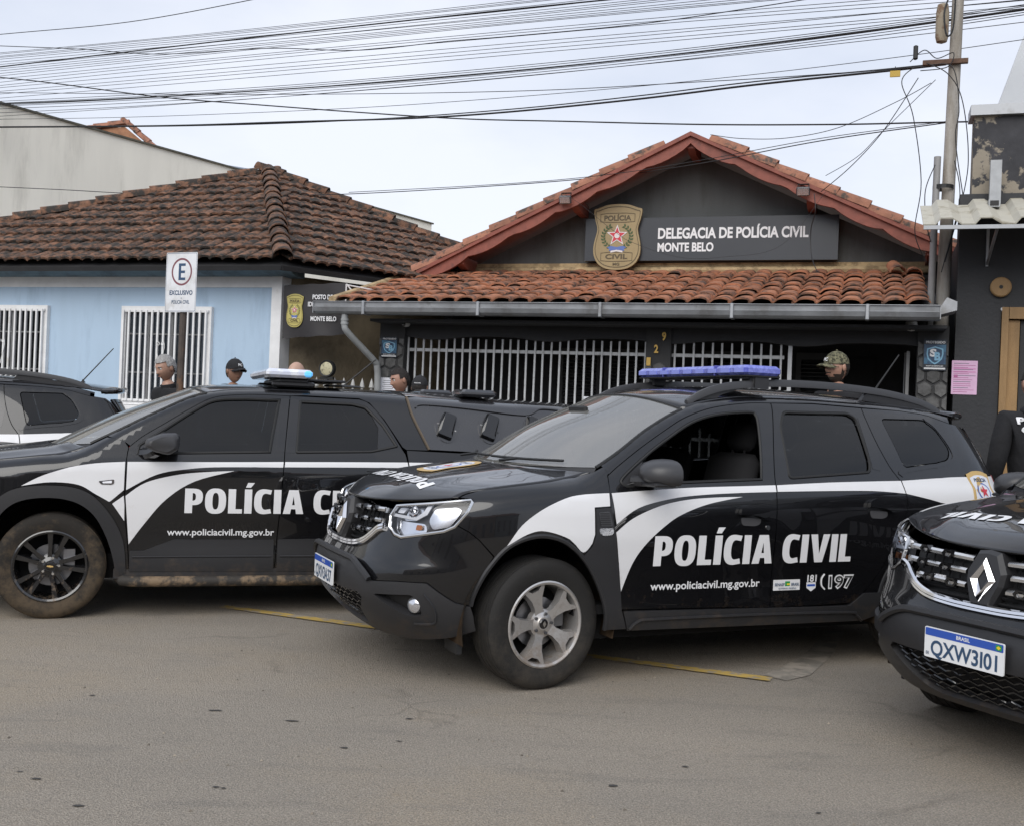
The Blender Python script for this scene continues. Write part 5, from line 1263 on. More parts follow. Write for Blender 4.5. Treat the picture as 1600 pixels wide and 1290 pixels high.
# purlin ends under the overhang
for x in (-1.98,-.50,AP[0],2.30,3.62):
    z=rake(x)-.16;L=[(1.44,z),(1.44,z+.10),(1.94,z+.10),(1.94,z-.05),(1.58,z-.05),(1.48,z-.02)];b=MB();b.prism([(y,q) for y,q in L],x-.045,x+.045,'yz');b.build('purlin_end',M['red_wood'],st)
# porch roof
e0=Vector((-2.72,-.54,2.585));v_=Vector((0,2.49,.66));SLen=v_.length;v_.normalize();u_=Vector((1,0,0))
tn=proto_mesh('roof_tile',tile_data(),M['tile_new']);tn2=proto_mesh('loose_tile',cap_data(.17,.24,.075),M['tile_new'],R(50))
b=MB();n_=u_.cross(v_).normalized();q=[e0-n_*.05,e0+u_*6.36-n_*.05,e0+u_*6.36+v_*SLen-n_*.05,e0+v_*SLen-n_*.05];b.add(q+[p-n_*.03 for p in q],[(0,1,2,3),(4,7,6,5),(0,4,5,1),(1,5,6,2),(2,6,7,3),(3,7,4,0)]);b.build('porch_roof_deck',M['st_dark'],st)
put_tiles(st,tn,e0+u_*.11,u_,v_,6.20,rows=7,py=.352,px=.208)
b=MB();p0=e0+v_*(SLen-.02);b.tube([p0+n_*.05-u_*.02,p0+n_*.05+u_*6.38],.05,8);b.box((p0.x+3.2,p0.y+.04,p0.z+.09),(6.3,.10,.10));b.build('roof_flashing',M['mortar'],st,True)
b=MB();b.tube([e0-v_*.02+n_*.05,e0+v_*SLen+n_*.06],.045,8);b.build('verge_mortar',M['mortar'],st,True)
put_caps(st,tn2,Vector((3.28,1.36,3.17)),Vector((3.20,1.64,3.34)),.8,'loose_tile');put_caps(st,tn2,Vector((3.45,1.40,3.15)),Vector((3.43,1.7,3.25)),.8,'loose_tile')
# gutter with brackets
gp=[(-.60,2.565),(-.615,2.575),(-.60,2.585),(-.59,2.56),(-.585,2.525),(-.600,2.515),(-.590,2.475),(-.56,2.455),(-.45,2.455),(-.45,2.57),(-.455,2.57),(-.455,2.463),(-.555,2.463),(-.58,2.48)]
gp=[(-.62,2.585),(-.60,2.585),(-.595,2.530),(-.612,2.520),(-.598,2.475),(-.565,2.452),(-.44,2.452),(-.44,2.57),(-.446,2.57),(-.446,2.458),(-.563,2.458),(-.592,2.480),(-.605,2.520),(-.588,2.532),(-.594,2.579),(-.62,2.579)]
gp=[(y-.13,z+.01) for y,z in gp];b=MB();b.prism(gp,-2.86,3.62,'yz');gt_=b.build('gutter',M['galv'],st)
for x in (-2.25,-.92,.40,1.72,2.98):
    b=MB();b.box((x,-.742,2.525),(.035,.022,.15),bev=.006);b.box((x,-.66,2.457),(.035,.17,.008));b.build('gutter_bracket',M['galv'],gt_)
b=MB();b.box((-2.862,-.66,2.525),(.008,.16,.12));b.build('gutter_end',M['galv'],gt_)
b=MB();b.box((3.622,-.66,2.525),(.008,.16,.12));b.build('gutter_end',M['galv'],gt_)
b=MB();b.prism([(3.63,2.52),(3.77,2.56),(3.77,2.64),(3.68,2.68),(3.63,2.60)],-.62,-.26,'xz');b.build('gutter_box',M['galv'],st)
M['pipe']=mat('grey_pvc_pipe',(.30,.31,.31),.45,var=.15,vs=6)
b=MB();b.tube(cr([(-2.51,-.65,2.47),(-2.51,-.65,2.34),(-2.48,-.60,2.25),(-2.32,-.28,1.98),(-2.30,-.22,1.90),(-2.30,-.19,1.6),(-2.30,-.19,.1)],6),.037,12);dp=b.build('downpipe',M['pipe'],st,True)
for z in (2.40,2.36):
    b=MB();b.lathe([(.038,-.012),(.044,-.012),(.044,.012),(.038,.012)],14,'z',Matrix.Translation((-2.51,-.65,z)));b.build('pipe_collar',M['pipe'],dp)
# beam with wavy valance
n=60;top=[(-2.34+6.08*k/n,2.46) for k in range(n+1)];bot=[(x,2.275+.022*math.sin(x*2*PI/1.35)-.012*abs(math.sin(x*PI/.675))) for x,_ in top]
b=MB();b.prism(top+bot[::-1],-.05,.05,'xz');b.build('porch_beam',M['st_dark'],st)
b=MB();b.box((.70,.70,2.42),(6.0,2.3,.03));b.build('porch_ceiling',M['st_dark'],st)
# pillars faced with hexagonal stones
M['stone']=mat('dark_split_stone',(.105,.104,.102),.8,var=.4,vs=14,bump=.7,bs=45,obj_rand=.25)
M['pillar']=mat('pillar_mortar',(.045,.045,.046),.8,bump=.2)
def pillar(x0,x1,z1,stones_to):
    b=MB();b.box(((x0+x1)/2,.06,z1/2),(x1-x0,.28,z1));p=b.build('pillar',M['pillar'],st);rr=random.Random(int(x0*10))
    s=.088;row=0;z=.12
    while z<stones_to:
        off=(row%2)*s*.87
        k=-1
        while True:
            cx=x0+off+k*s*1.74;k+=1
            if cx-s>x1: break
            hx=[(cx+(s-.009)*math.cos(PI/6+PI*i/3)*rr.uniform(.93,1.03),z+(s-.009)*math.sin(PI/6+PI*i/3)*rr.uniform(.93,1.03)) for i in range(6)]
            hx=[(min(max(a,x0+.004),x1-.004),min(q,stones_to)) for a,q in hx]
            if max(a for a,_ in hx)-min(a for a,_ in hx)<.03 or abs(area(hx))<.0012: continue
            V=[(a,-.081,q) for a,q in hx]+[(cx+(a-cx)*.86 if x0<cx<x1 else a,-.096-rr.uniform(0,.006),z+(q-z)*.86) for a,q in hx]
            b=MB();b.add(V,[tuple(range(6,12))]+[(i,(i+1)%6,6+(i+1)%6,6+i) for i in range(6)]);b.build('facing_stone',M['stone'],p)
        z+=s*1.5;row+=1
    return p
pillar(-2.345,-2.035,2.46,2.24);pc=pillar(.755,1.02,2.46,2.06);pillar(3.46,3.745,2.46,2.36)
M['brass']=mat('brass_numerals',(.55,.36,.10),.35,.6)
for ch,x,z in (('1',.795,2.005),('2',.872,2.14),('9',.95,2.275)):
    V,F=fit_text(ch,x-.022,x+.022,z,z+.085,.03);b=MB();n0=len(V);b.add([(a,-.114,q) for a,q in V],F);o=b.build('house_numeral',M['brass'],pc);md=o.modifiers.new('t','SOLIDIFY');md.thickness=.010
# gable sign and crest
M['sign_slate']=mat('slate_blue_panel',(.024,.027,.034),.35,0,.2,var=.1,vs=1.5)
b=MB();b.box((1.08,1.85,3.658),(3.06,.10,.53));sg_=b.build('name_board',M['sign_slate'],st)
def sgt(txt,x0,x1,z0,z1,bold=.035,m='letter',y=1.793,par=None,nm='sign_lettering'):
    V,F=fit_text(txt,x0,x1,z0,z1,bold);return mk(nm,[(a,y,q) for a,q in V],F,M[m],par)
sgt('DELEGACIA DE POLÍCIA CIVIL',.475,2.27,3.665,3.795,.034,par=sg_);sgt('MONTE BELO',.475,1.16,3.505,3.612,.034,par=sg_)
M['crest_gold']=mat('crest_bronze',(.30,.225,.115),.42,.25,var=.12,vs=4);M['crest_line']=mat('crest_line',(.09,.065,.03),.5);M['crest_white']=mat('crest_white',(.70,.66,.66),.5);M['leaf']=mat('crest_leaf',(.05,.09,.03),.6)
def crest(parent,cx,cz,w,h,y,gold,thick=.05,mg=True,name='police_crest'):
    lp=lambda k:[(cx+a*w*k,cz+(q-.45)*h*k) for a,q in SHIELD]
    b=MB();b.prism(lp(1),y,y+thick,'xz');o=b.build(name,gold,parent)
    y-=.004
    def flat(nm,L,m,d=0): mk(nm,[(a,y-d,q) for a,q in L],[tuple(range(len(L)))],M[m],o)
    def ring(nm,L,k,m,d=0):
        L2=[(cx+(a-cx)*k,cz+(q-cz)*k) for a,q in L];n=len(L);mk(nm,[(a,y-d,q) for a,q in L+L2],[(i,(i+1)%n,n+(i+1)%n,n+i) for i in range(n)],M[m],o)
    ring('crest_outline',lp(.93),.975,'crest_line')
    for z0,ww in ((.25,.36),(-.40,.33)):
        L=[(cx-w*ww,cz+z0*h),(cx-w*ww*.5,cz+(z0-.012)*h),(cx+w*ww*.5,cz+(z0-.012)*h),(cx+w*ww,cz+z0*h),(cx+w*ww,cz+(z0+.135)*h),(cx+w*ww*.5,cz+(z0+.15)*h),(cx-w*ww*.5,cz+(z0+.15)*h),(cx-w*ww,cz+(z0+.135)*h)]
        n=8;mid=(cx,cz+(z0+.07)*h);L2=[(mid[0]+(a-mid[0])*.97,mid[1]+(q-mid[1])*.88) for a,q in L];mk('crest_ribbon',[(a,y,q) for a,q in L+L2],[(i,(i+1)%n,n+(i+1)%n,n+i) for i in range(n)],M['crest_line'],o)
    sgt('POLÍCIA',cx-w*.28,cx+w*.28,cz+.275*h,cz+.36*h,.03,'crest_line',y-.001,o,'crest_word');sgt('CIVIL',cx-w*.23,cx+w*.23,cz-.365*h,cz-.285*h,.03,'crest_line',y-.001,o,'crest_word')
    if mg: sgt('MG',cx-w*.07,cx+w*.07,cz-.475*h,cz-.43*h,.03,'crest_line',y-.001,o,'crest_word')
    for sgn in (-1,1):
        b=MB()
        for k in range(9):
            t=k/8;a=R(-60+115*t);rx,rz=w*.29,h*.20;px_,pz=cx+sgn*rx*math.cos(a),cz+.0*h+rz*math.sin(a)
            for s2 in (-1,1):
                d=a+PI/2+s2*.7;l=w*.075;tx,tz=px_+sgn*l*math.cos(d),pz+l*math.sin(d);nx,nz=-(tz-pz)*.28,(tx-px_)*.28
                b.add([(px_,y-.001,pz),((px_+tx)/2+nx,y-.001,(pz+tz)/2+nz),(tx,y-.001,tz),((px_+tx)/2-nx,y-.001,(pz+tz)/2-nz)],[(0,1,2,3)])
        b.build('crest_branch',M['leaf'],o)
    def star(r,m,d,nm): flat(nm,[(cx+r*(1 if k%2==0 else .42)*math.sin(PI*k/5),cz+.02*h+r*(1 if k%2==0 else .42)*math.cos(PI*k/5)) for k in range(10)],m,d)
    star(w*.225,'crest_white',.002,'crest_star');star(w*.175,'badge_red',.003,'crest_star_field');flat('crest_disc',ell(cx,cz+.02*h,w*.055,w*.055,14),'crest_white',.004)
    L=[(cx-w*.20,cz-.18*h),(cx-w*.13,cz-.15*h),(cx,cz-.17*h),(cx+w*.13,cz-.15*h),(cx+w*.20,cz-.18*h),(cx+w*.15,cz-.20*h),(cx+w*.16,cz-.235*h),(cx,cz-.215*h),(cx-w*.16,cz-.235*h),(cx-w*.15,cz-.20*h)];flat('crest_scroll',L,'badge_blue',.002)
    L=[(a,q-.028*h) for a,q in L];flat('crest_scroll',[(cx+(a-cx)*.8,q) for a,q in L],'crest_white',.001)
    return o
crest(st,-.025,3.68,.61,.745,1.73,M['crest_gold'])
# louvred doors and a black doorway sheet behind the gate
M['louvre']=mat('black_louvre',(.09,.091,.093),.6)
def louvre_door(x0,x1,z1,slats=True,z0=.24):
    b=MB()
    for (xa,xb,za,zb) in ((x0,x0+.06,z0,z1),(x1-.06,x1,z0,z1),(x0+.06,x1-.06,z1-.08,z1),(x0+.06,x1-.06,z0,z0+.1)): b.box(((xa+xb)/2,1.915,(za+zb)/2),(xb-xa,.04,zb-za))
    d=b.build('louvred_door',M['louvre'],st)
    z=z0+.13;k=0
    me=None
    while z<z1-.10:
        Mx=Matrix.Translation(((x0+x1)/2,1.918,z))@Matrix.Rotation(R(35),4,'X')
        if me is None:
            b=MB();b.box((0,0,0),(x1-x0-.12,.05,.008));o=b.build('slat',M['louvre'],d);me=o.data
        else: o=link(bpy.data.objects.new('slat',me),d)
        o.matrix_local=Mx;z+=.045
for x0,x1 in ((-.76,-.20),(-.16,.38),(1.07,1.63),(2.18,2.73)): louvre_door(x0,x1,2.30)
b=MB();b.box((2.88,1.93,1.2),(.42,.02,2.1));b.build('dark_doorway_sheet',M['rub'],st)  # flat black sheet imitates the darkness inside an open doorway
# ---------------------------------------------------------------- barred gate across the porch
gate=fthing('barred_gate','pale grey vertical bar gate closing the station porch left of the number pillar','gate',0,0,0)
M['bar']=mat('pale_grey_paint',(.52,.53,.54),.45,var=.15,vs=9,second=(.28,.27,.26),ss=7,thr=(.55,.7))
def bars(parent,x0,x1,n,z0,z1,rails,post=()):
    b=MB();b.box((0,0,0),(.020,.016,z1-z0));o=b.build('bar',M['bar'],parent);me=o.data;rr=random.Random(2)
    for i in range(n):
        if i: o=link(bpy.data.objects.new('bar',me),parent)
        o.location=(x0+(x1-x0)*i/(n-1),0,(z0+z1)/2+rr.uniform(-.008,.008));o.rotation_euler=(0,rr.uniform(-.004,.004),0)
    for z in rails: b=MB();b.box(((x0+x1)/2,.014,z),(x1-x0+.06,.012,.035));b.build('rail',M['bar'],parent)
    for x in post: b=MB();b.box((x,.0,(z0+z1)/2+.02),(.04,.04,z1-z0+.04));b.build('post',M['bar'],parent)
bars(gate,-2.02,.735,30,.28,2.26,(2.125,1.25,.34))
gate2=fthing('barred_gate','shorter pale grey bar gate right of the number pillar, behind the blue light bar','gate',0,0,0)
bars(gate2,1.05,2.15,12,.28,2.26,(2.125,1.25,.34),(2.24,))
leaf=fthing('gate_leaf','open grey sheet metal gate leaf folded back beside the right stone pillar','gate',3.38,.05,0)
M['sheet']=mat('grey_sheet_gate',(.24,.24,.24),.6,var=.2,vs=5)
b=MB();b.box((0,.30,1.24),(.03,.55,1.96));b.build('leaf_panel',M['sheet'],leaf)
b=MB();b.box((.0,.59,1.24),(.04,.03,2.0));b.build('leaf_stile',M['bar'],leaf)
# ---------------------------------------------------------------- blue house
bh=fthing('blue_house','pale blue house with white barred windows and mossy hipped tile roof','house')
M['blue']=mat('pale_blue_render',(.42,.545,.68),.85,var=.08,vs=2.2,bump=.15,bs=70,second=(.35,.46,.585),ss=2.2,thr=(.48,.66),streak=True)
M['white_paint']=mat('white_paint',(.76,.76,.76),.6,var=.1,vs=6,bump=.1,second=(.55,.53,.49),ss=3,thr=(.58,.75))
M['cornice']=mat('grey_blue_cornice',(.155,.235,.295),.75,var=.15,vs=5,second=(.11,.16,.20),ss=3)
M['stucco']=mat('olive_stucco',(.25,.205,.14),.95,var=.22,vs=4,bump=.8,bs=22,second=(.165,.132,.09),ss=2.4,thr=(.47,.68))
b=MB();b.box((-7.26,.10,1.415),(7.16,.2,2.83));b.build('front_wall',M['blue'],bh)
b=MB();b.box((-7.26,.085,2.895),(7.16,.20,.13));b.build('frieze',M['white_paint'],bh)
b=MB();b.prism([(.19,2.96),(-.03,2.96),(-.05,2.975),(-.10,2.985),(-.16,3.02),(-.26,3.03),(-.26,3.065),(.19,3.065)],-10.8,-3.50,'yz');b.build('cornice',M['cornice'],bh)
b=MB();b.box((-3.745,.08,1.48),(.135,.22,2.96));b.build('corner_pilaster',M['white_paint'],bh)
od=Vector((math.cos(R(61)),math.sin(R(61)),0))
c0=Vector((-3.677,.0,0));c1=c0+od*4.2;nn=Vector((od.y,-od.x,0))
b=MB();q=[c0+Vector((0,.2,0)),c1,c1-nn*.15,c0-nn*.15+Vector((-.15,.1,0))];b.add(q+[p+Vector((0,0,3.0)) for p in q],[(0,1,5,4),(1,2,6,5),(2,3,7,6),(3,0,4,7),(4,5,6,7)]);b.build('side_wall',M['stucco'],bh)
# eave soffit + roof decks
E0=Vector((-3.44,-.45,3.06));EL=Vector((-10.8,-.45,3.06));A_=Vector((-5.66,2.84,4.88));E1=E0+od*3.3
u1=Vector((1,0,0));w1=A_-EL;vf=(w1-u1*w1.dot(u1)).normalized()
u2=od;w2=A_-E0;vr=(w2-u2*w2.dot(u2)).normalized()
ab,hb=3.79,1.58;Bk=E0+u2*ab+vr*hb
b=MB();n1=u1.cross(vf);b.add([EL-n1*.03,E0-n1*.03,A_-n1*.03,EL-n1*.09,E0-n1*.09,A_-n1*.09],[(0,1,2),(3,5,4),(0,3,4,1)]);b.build('roof_deck',M['st_dark'],bh)
n2=u2.cross(vr);b=MB();b.add([E0-n2*.03,E1-n2*.03,Bk-n2*.03,A_-n2*.03,E0-n2*.09,E1-n2*.09],[(0,1,2,3),(0,4,5,1)]);b.build('roof_deck',M['st_dark'],bh)
to=proto_mesh('old_roof_tile',tile_data(.170,.42,.022,.026,.03,.45,.042),M['tile_old']);co=proto_mesh('old_ridge_tile',cap_data(.24,.44,.11),M['tile_old'],R(50))
H1=(A_-E0).dot(vf);ax=(A_-EL).dot(u1);Lw=(E0-EL).length
x0=.5
c=put_tiles(bh,to,EL+u1*x0,u1,vf,Lw-x0,[(-x0,-.1),(Lw-x0+.05,-.1),(ax-x0+.06,H1+.1),(ax-x0-.06,H1+.1)],rows=12,py=.325,px=.166)
H2=(A_-E0).dot(vr)
put_tiles(bh,to,E0,u2,vr,ab+.2,[(-.02,-.1),((E1-E0).dot(u2),-.1),(ab,hb),((A_-E0).dot(u2)+.05,H2+.1)],rows=13,py=.325,px=.166)
put_caps(bh,co,E0+Vector((.02,-.02,.05)),E0.lerp(A_,.93)+Vector((0,0,.04)),.34,'ridge_tile')
put_caps(bh,co,EL.lerp(A_,.25)+Vector((0,0,.04)),EL.lerp(A_,.955)+Vector((0,0,.04)),.38,'ridge_tile')
put_caps(bh,co,Bk+Vector((0,0,.03)),Bk.lerp(A_,.93)+Vector((0,0,.03)),.36,'ridge_tile',Vector((-.3,-.2,1)))
# windows with white bars
M['curtain']=mat('grey_curtain',(.30,.29,.285),.9,var=.3,vs=14,streak=True)
M['pane']=glass('window_pane',(.55,.56,.57),.02)
def win(x0,x1,z0,z1,nb,scroll):
    fr=.075
    w=MB()
    for (a,b_,c_,d) in ((x0,x0+fr,z0,z1),(x1-fr,x1,z0,z1),(x0+fr,x1-fr,z1-fr,z1),(x0+fr,x1-fr,z0,z0+fr)): w.box(((a+b_)/2,-.02,(c_+d)/2),(b_-a,.07,d-c_))
    wo=w.build('window',M['white_paint'],bh)
    b=MB();b.box(((x0+x1)/2,.012,(z0+z1)/2),(x1-x0-.1,.02,z1-z0-.1));b.build('window_recess',M['curtain'],wo)
    b=MB();b.box(((x0+x1)/2,-.003,(z0+z1)/2),(x1-x0-.14,.004,z1-z0-.14));b.build('pane',M['pane'],wo)
    for zz in (z0+.33*(z1-z0),z0+.72*(z1-z0)): b=MB();b.box(((x0+x1)/2,-.018,zz),(x1-x0-.16,.02,.018));b.build('glazing_bar',M['sheet'],wo)
    for q in (.30,.56): b=MB();b.box((x0+(x1-x0)*q,-.014,(z0+z1)/2),(.03,.02,z1-z0-.16));b.build('glazing_bar',M['sheet'],wo)
    b=MB();b.box((0,0,0),(.024,.02,z1-z0-.10));o=b.build('window_bar',M['white_paint'],wo);me=o.data
    for i in range(nb):
        if i: o=link(bpy.data.objects.new('window_bar',me),wo)
        o.location=(x0+fr*.75+(x1-x0-fr*1.5)*i/(nb-1),-.085,(z0+z1)/2)
    for zz in (z0+.06,z1-.06): b=MB();b.box(((x0+x1)/2,-.072,zz),(x1-x0-.06,.012,.03));b.build('bar_rail',M['white_paint'],wo)
    if scroll:
        xc=(x0+x1)/2-.03;zc=z0+.62*(z1-z0)
        for sg in (-1,1):
            b=MB();P=[(xc,-.098,zc-.30),(xc+sg*.06,-.098,zc-.05)]+[(xc+sg*(.035+.022*math.cos(a)),-.098,zc+.0+.022*math.sin(a)) for a in [k*.7 for k in range(9)]];b.tube(P,.005,5);b.build('bar_scroll',M['white_paint'],wo)
win(-5.93,-4.62,1.36,2.59,15,True);win(-8.38,-7.07,1.36,2.59,15,True)
b=MB();b.box((-5.275,-.05,1.33),(1.40,.14,.05));b.build('window_sill',M['white_paint'],bh)
b=MB();b.box((-7.725,-.05,1.33),(1.40,.14,.05));b.build('window_sill',M['white_paint'],bh)
# ---------------------------------------------------------------- tall pale wall behind
M['cream']=mat('stained_cream_render',(.85,.815,.72),.9,var=.12,vs=.8,bump=.15,bs=30,second=(.66,.63,.55),ss=1.1,thr=(.50,.70),streak=True)
M['moss']=mat('mossy_coping',(.10,.095,.075),.95,var=.4,vs=6,bump=.5,bs=30)
P0=Vector((-15.6,12.8,0));P1=Vector((-2.66,32.95,0));dW=(P1-P0).normalized();nW=Vector((dW.y,-dW.x,0));LWn=(P1-P0).length
cb=thing('tall_building','tall stained cream blank wall rising behind the blue house','building',P0,math.atan2(dW.y,dW.x))
b=MB();b.box((LWn/2,2.0,3.53),(LWn,4.0,7.06));b.build('wall',M['cream'],cb)
b=MB();b.box((LWn/2,.1,7.08),(LWn+.1,.30,.04));b.build('coping',M['moss'],cb)
rf=MB();rf.add([(9.5,1.0,7.0),(12.5,1.0,7.0),(11.4,2.2,8.0),(9.5,2.2,8.1)],[(0,1,2,3)])
tb=thing('tiled_gable','small orange brick gable with clay tiles peeping over the cream wall','roof',(-9.72,26.4,.08),R(8))
M['brick']=mat('bare_brick',(.30,.15,.085),.9,var=.35,vs=7,bump=.5,bs=25)
b=MB();b.prism([(-.95,6.0),(.80,6.0),(.80,7.36),(.05,7.93),(-.95,7.72)],0,1.6,'xz');b.build('brick_gable',M['brick'],tb)
cm=proto_mesh('gable_tile',cap_data(.3,.5,.12),M['tile_verge'],R(50))
put_caps(tb,cm,Vector((-.98,.05,7.74)),Vector((-.05,.05,7.98)),.34,'roof_tile');put_caps(tb,cm,Vector((.86,.05,7.34)),Vector((.15,.05,7.94)),.34,'roof_tile')
tp=thing('solar_collector','dark blue sheet tilted on the wall top behind the tile roof','panel',(-6.98,26.7,7.10),math.atan2(dW.y,dW.x)-.4)
M['tarp']=mat('dark_blue_sheet',(.03,.06,.11),.3,.3)
b=MB();b.box((0,.2,.07),(.9,.5,.03),Matrix.Rotation(R(16),4,'X'));b.build('sheet',M['tarp'],tp);b=MB();b.box((0,.3,.05),(.8,.04,.12));b.build('stand',M['galv'],tp)
# ---------------------------------------------------------------- dark shop on the right
sh=fthing('dark_shopfront','black painted shopfront with peeling parapet and a wooden door frame','building',.115,-.03)
M['shop']=mat('black_wall_paint',(.017,.018,.021),.6,var=.3,vs=3,bump=.25,bs=30,streak=True)
M['peel']=mat('peeling_parapet',(.045,.045,.050),.9,var=.3,vs=6,bump=.5,bs=18,second=(.27,.235,.185),ss=2.6,thr=(.49,.53))
M['wood']=mat('tan_wood',(.30,.18,.075),.6,var=.25,vs=10,bump=.15,bs=60,streak=True)
b=MB();b.box((3.88,.03,1.70),(.40,.30,3.40));b.build('front_wall',M['shop'],sh);b=MB();b.box((6.2,.03,3.02),(4.24,.30,.76));b.build('front_wall',M['shop'],sh)
b=MB();b.box((6.9,.03,1.32),(2.8,.30,2.64));b.build('front_wall',M['shop'],sh)
b=MB();b.box((5.99,.05,3.57),(4.62,.26,.34));b.build('band',M['shop'],sh)
b=MB();b.box((6.03,.06,4.12),(4.50,.24,.78));b.build('parapet',M['peel'],sh)
b=MB();b.box((6.03,.05,4.545),(4.58,.34,.10));b.build('parapet_cap',M['galv'],sh)
b=MB();b.box((6.0,2.5,1.7),(4.6,4.6,3.3));b.build('shop_body',M['shop'],sh)
for (a,c_,w,h) in ((4.115,1.32,.06,2.64),(5.47,1.32,.06,2.64)): b=MB();b.box((a,-.10,c_),(w,.10,h));b.build('door_frame',M['wood'],sh)
b=MB();b.box((4.79,-.10,2.585),(1.28,.09,.11));b.build('door_frame',M['wood'],sh)
b=MB();b.box((4.20,-.07,1.27),(.10,.05,2.5));dl=b.build('door_stile',M['wood'],sh);b=MB();b.box((4.86,-.05,1.27),(1.2,.03,2.5));b.build('door_leaf',M['st_dark'],sh)
# awning of corrugated sheet
aw=fthing('corrugated_awning','cream corrugated sheet awning over the dark shop door','awning',.21,0)
M['awn']=mat('cream_corrugated_sheet',(.50,.475,.40),.55,.1,var=.15,vs=4,second=(.30,.27,.20),ss=4,thr=(.5,.68))
V=[];F=[];ny=6;xs=[];x=3.22
pr_=[(0,0),(.10,.0),(.145,.07),(.245,.07),(.29,0)];x=3.22;prof=[]
while x<6.5:
    for a,z in pr_[:-1]: prof.append((x+a,z))
    x+=.33
for j in range(ny+1):
    t=j/ny
    for (px_,z) in prof: V.append((px_+.10*t*0,-1.04+.90*t,3.29+.34*t+z*.8))
n=len(prof)
for j in range(ny):
    for i in range(n-1): F.append((j*n+i,j*n+i+1,(j+1)*n+i+1,(j+1)*n+i))
o=mk('awning_sheet',V,F,M['awn'],aw);md=o.modifiers.new('t','SOLIDIFY');md.thickness=.012
b=MB();b.box((4.85,-1.02,3.262),(3.25,.03,.035));b.build('awning_edge',M['galv'],aw)
for x in (3.84,5.6):
    br=MB();br.tube([(x,-.165,3.05),(x,-.98,3.25)],.014,6);br.tube([(x,-.165,3.03),(x,-.165,3.40)],.014,6);br.build('awning_bracket',M['galv'],aw)
sp=fthing('rain_spout','bent galvanised rain spout fixed on the peeling parapet','spout',.15,-.06)
M['galv_new']=mat('bright_galvanised',(.34,.35,.36),.55,.3,var=.15,vs=12)
b=MB();b.box((3.94,-.16,3.82),(.10,.08,.42));b.box((3.92,-.26,3.585),(.10,.24,.07),Matrix.Translation((0,0,0)));b.build('spout_pipe',M['galv_new'],sp)
b=MB();b.box((3.92,-.385,3.585),(.075,.006,.045));b.build('spout_mouth',M['rub'],sp)
wt=fthing('metal_hood','white sheet metal hood rising behind the shop parapet','hood',5.12,3.4,3.2)
b=MB();V=[(-.75,-.5,2.2),(.9,-.5,2.2),(.9,.6,2.2),(-.75,.6,2.2),(-.42,-.2,3.25),(.6,-.2,3.25),(.6,.3,3.25),(-.42,.3,3.25)];b.add(V,[(0,1,5,4),(1,2,6,5),(2,3,7,6),(3,0,4,7),(4,5,6,7)]);b.box((.07,.05,1.15),(1.5,1.0,2.2));b.build('hood_sheet',mat('white_sheet',(.50,.52,.54),.5,.0),wt)
b=MB();b.lathe([(.0,3.5),(.06,3.5),(.06,3.25)],10,'z',Matrix.Translation((-.36,.0,0)));b.build('hood_finial',mat('rusty_knob',(.35,.12,.06),.6),wt)
ds=fthing('wooden_disc','small round wooden disc fixed high on the black shop wall','disc',4.18,-.152,2.83)
b=MB();b.lathe([(0,-.05),(.085,-.05),(.095,-.04),(.095,0)],20);b.build('disc_face',M['wood'],ds);b=MB();b.lathe([(0,-.054),(.018,-.054),(.018,-.045)],10);b.build('disc_hole',M['rub'],ds)
kn=fthing('wall_socket','tiny white round fitting below the wooden disc on the black wall','fitting',4.21,-.152,2.62);b=MB();b.lathe([(0,-.02),(.02,-.02),(.024,0)],12);b.build('fitting_body',M['white_paint'],kn)
# ---------------------------------------------------------------- people
def skin_mesh(V,E,Rd,sub=2,root=0):
    me=bpy.data.meshes.new('s');me.from_pydata(V,E,[]);o=bpy.data.objects.new('s',me);COL.objects.link(o)
    m=o.modifiers.new('s','SKIN');m.use_smooth_shade=True
    for i,r in enumerate(Rd):
        sv=me.skin_vertices[0].data[i];sv.radius=r if isinstance(r,tuple) else (r,r);sv.use_root=(i==root)
    o.modifiers.new('u','SUBSURF').levels=sub
    dg=bpy.context.evaluated_depsgraph_get();r=bpy.data.meshes.new_from_object(o.evaluated_get(dg))
    VV=[tuple(v.co) for v in r.vertices];FF=[tuple(p.vertices) for p in r.polygons]
    bpy.data.objects.remove(o);bpy.data.meshes.remove(me);bpy.data.meshes.remove(r)
    return VV,FF
def headshape(nu=56,nv=44):
    V=[];F=[]
    for j in range(nv+1):
        ph=PI*j/nv
        for i in range(nu):
            th=2*PI*i/nu;x=math.sin(ph)*math.sin(th);y=-math.sin(ph)*math.cos(th);z=math.cos(ph)
            lo=max(0,-z);k=1-.26*lo**1.6
            X,Y,Z=.076*x*k,.097*y*(1-.14*lo**1.5 if y>0 else 1-.02*lo),.118*z
            if y>0: Y*=1.04 if z>-.2 else 1.0
            if y<0:
                g=lambda a,b_,sx,sz:math.exp(-((X-a)/sx)**2-((Z-b_)/sz)**2)
                nb=math.exp(-(X/.0115)**2)*(math.exp(-((Z+.024)/.013)**2)*.021+math.exp(-((Z-.000)/.022)**2)*.010)
                Y-=nb+.006*(g(.014,-.028,.008,.008)+g(-.014,-.028,.008,.008))
                Y+=.0095*(g(.031,.012,.015,.011)+g(-.031,.012,.015,.011))
                Y-=.0055*math.exp(-((Z-.034)/.009)**2)*math.exp(-(X/.048)**4)
                Y-=.006*g(0,-.053,.021,.006)+.0065*g(0,-.066,.018,.006)-.003*g(0,-.0595,.024,.0025)
                Y-=.010*g(0,-.098,.026,.016);Y-=.003*(g(.042,-.025,.016,.018)+g(-.042,-.025,.016,.018))
            V.append((X,Y,Z))
    for j in range(nv):
        for i in range(nu): F.append((j*nu+i,(j+1)*nu+i,(j+1)*nu+(i+1)%nu,j*nu+(i+1)%nu))
    return V,F
HV,HF=headshape()
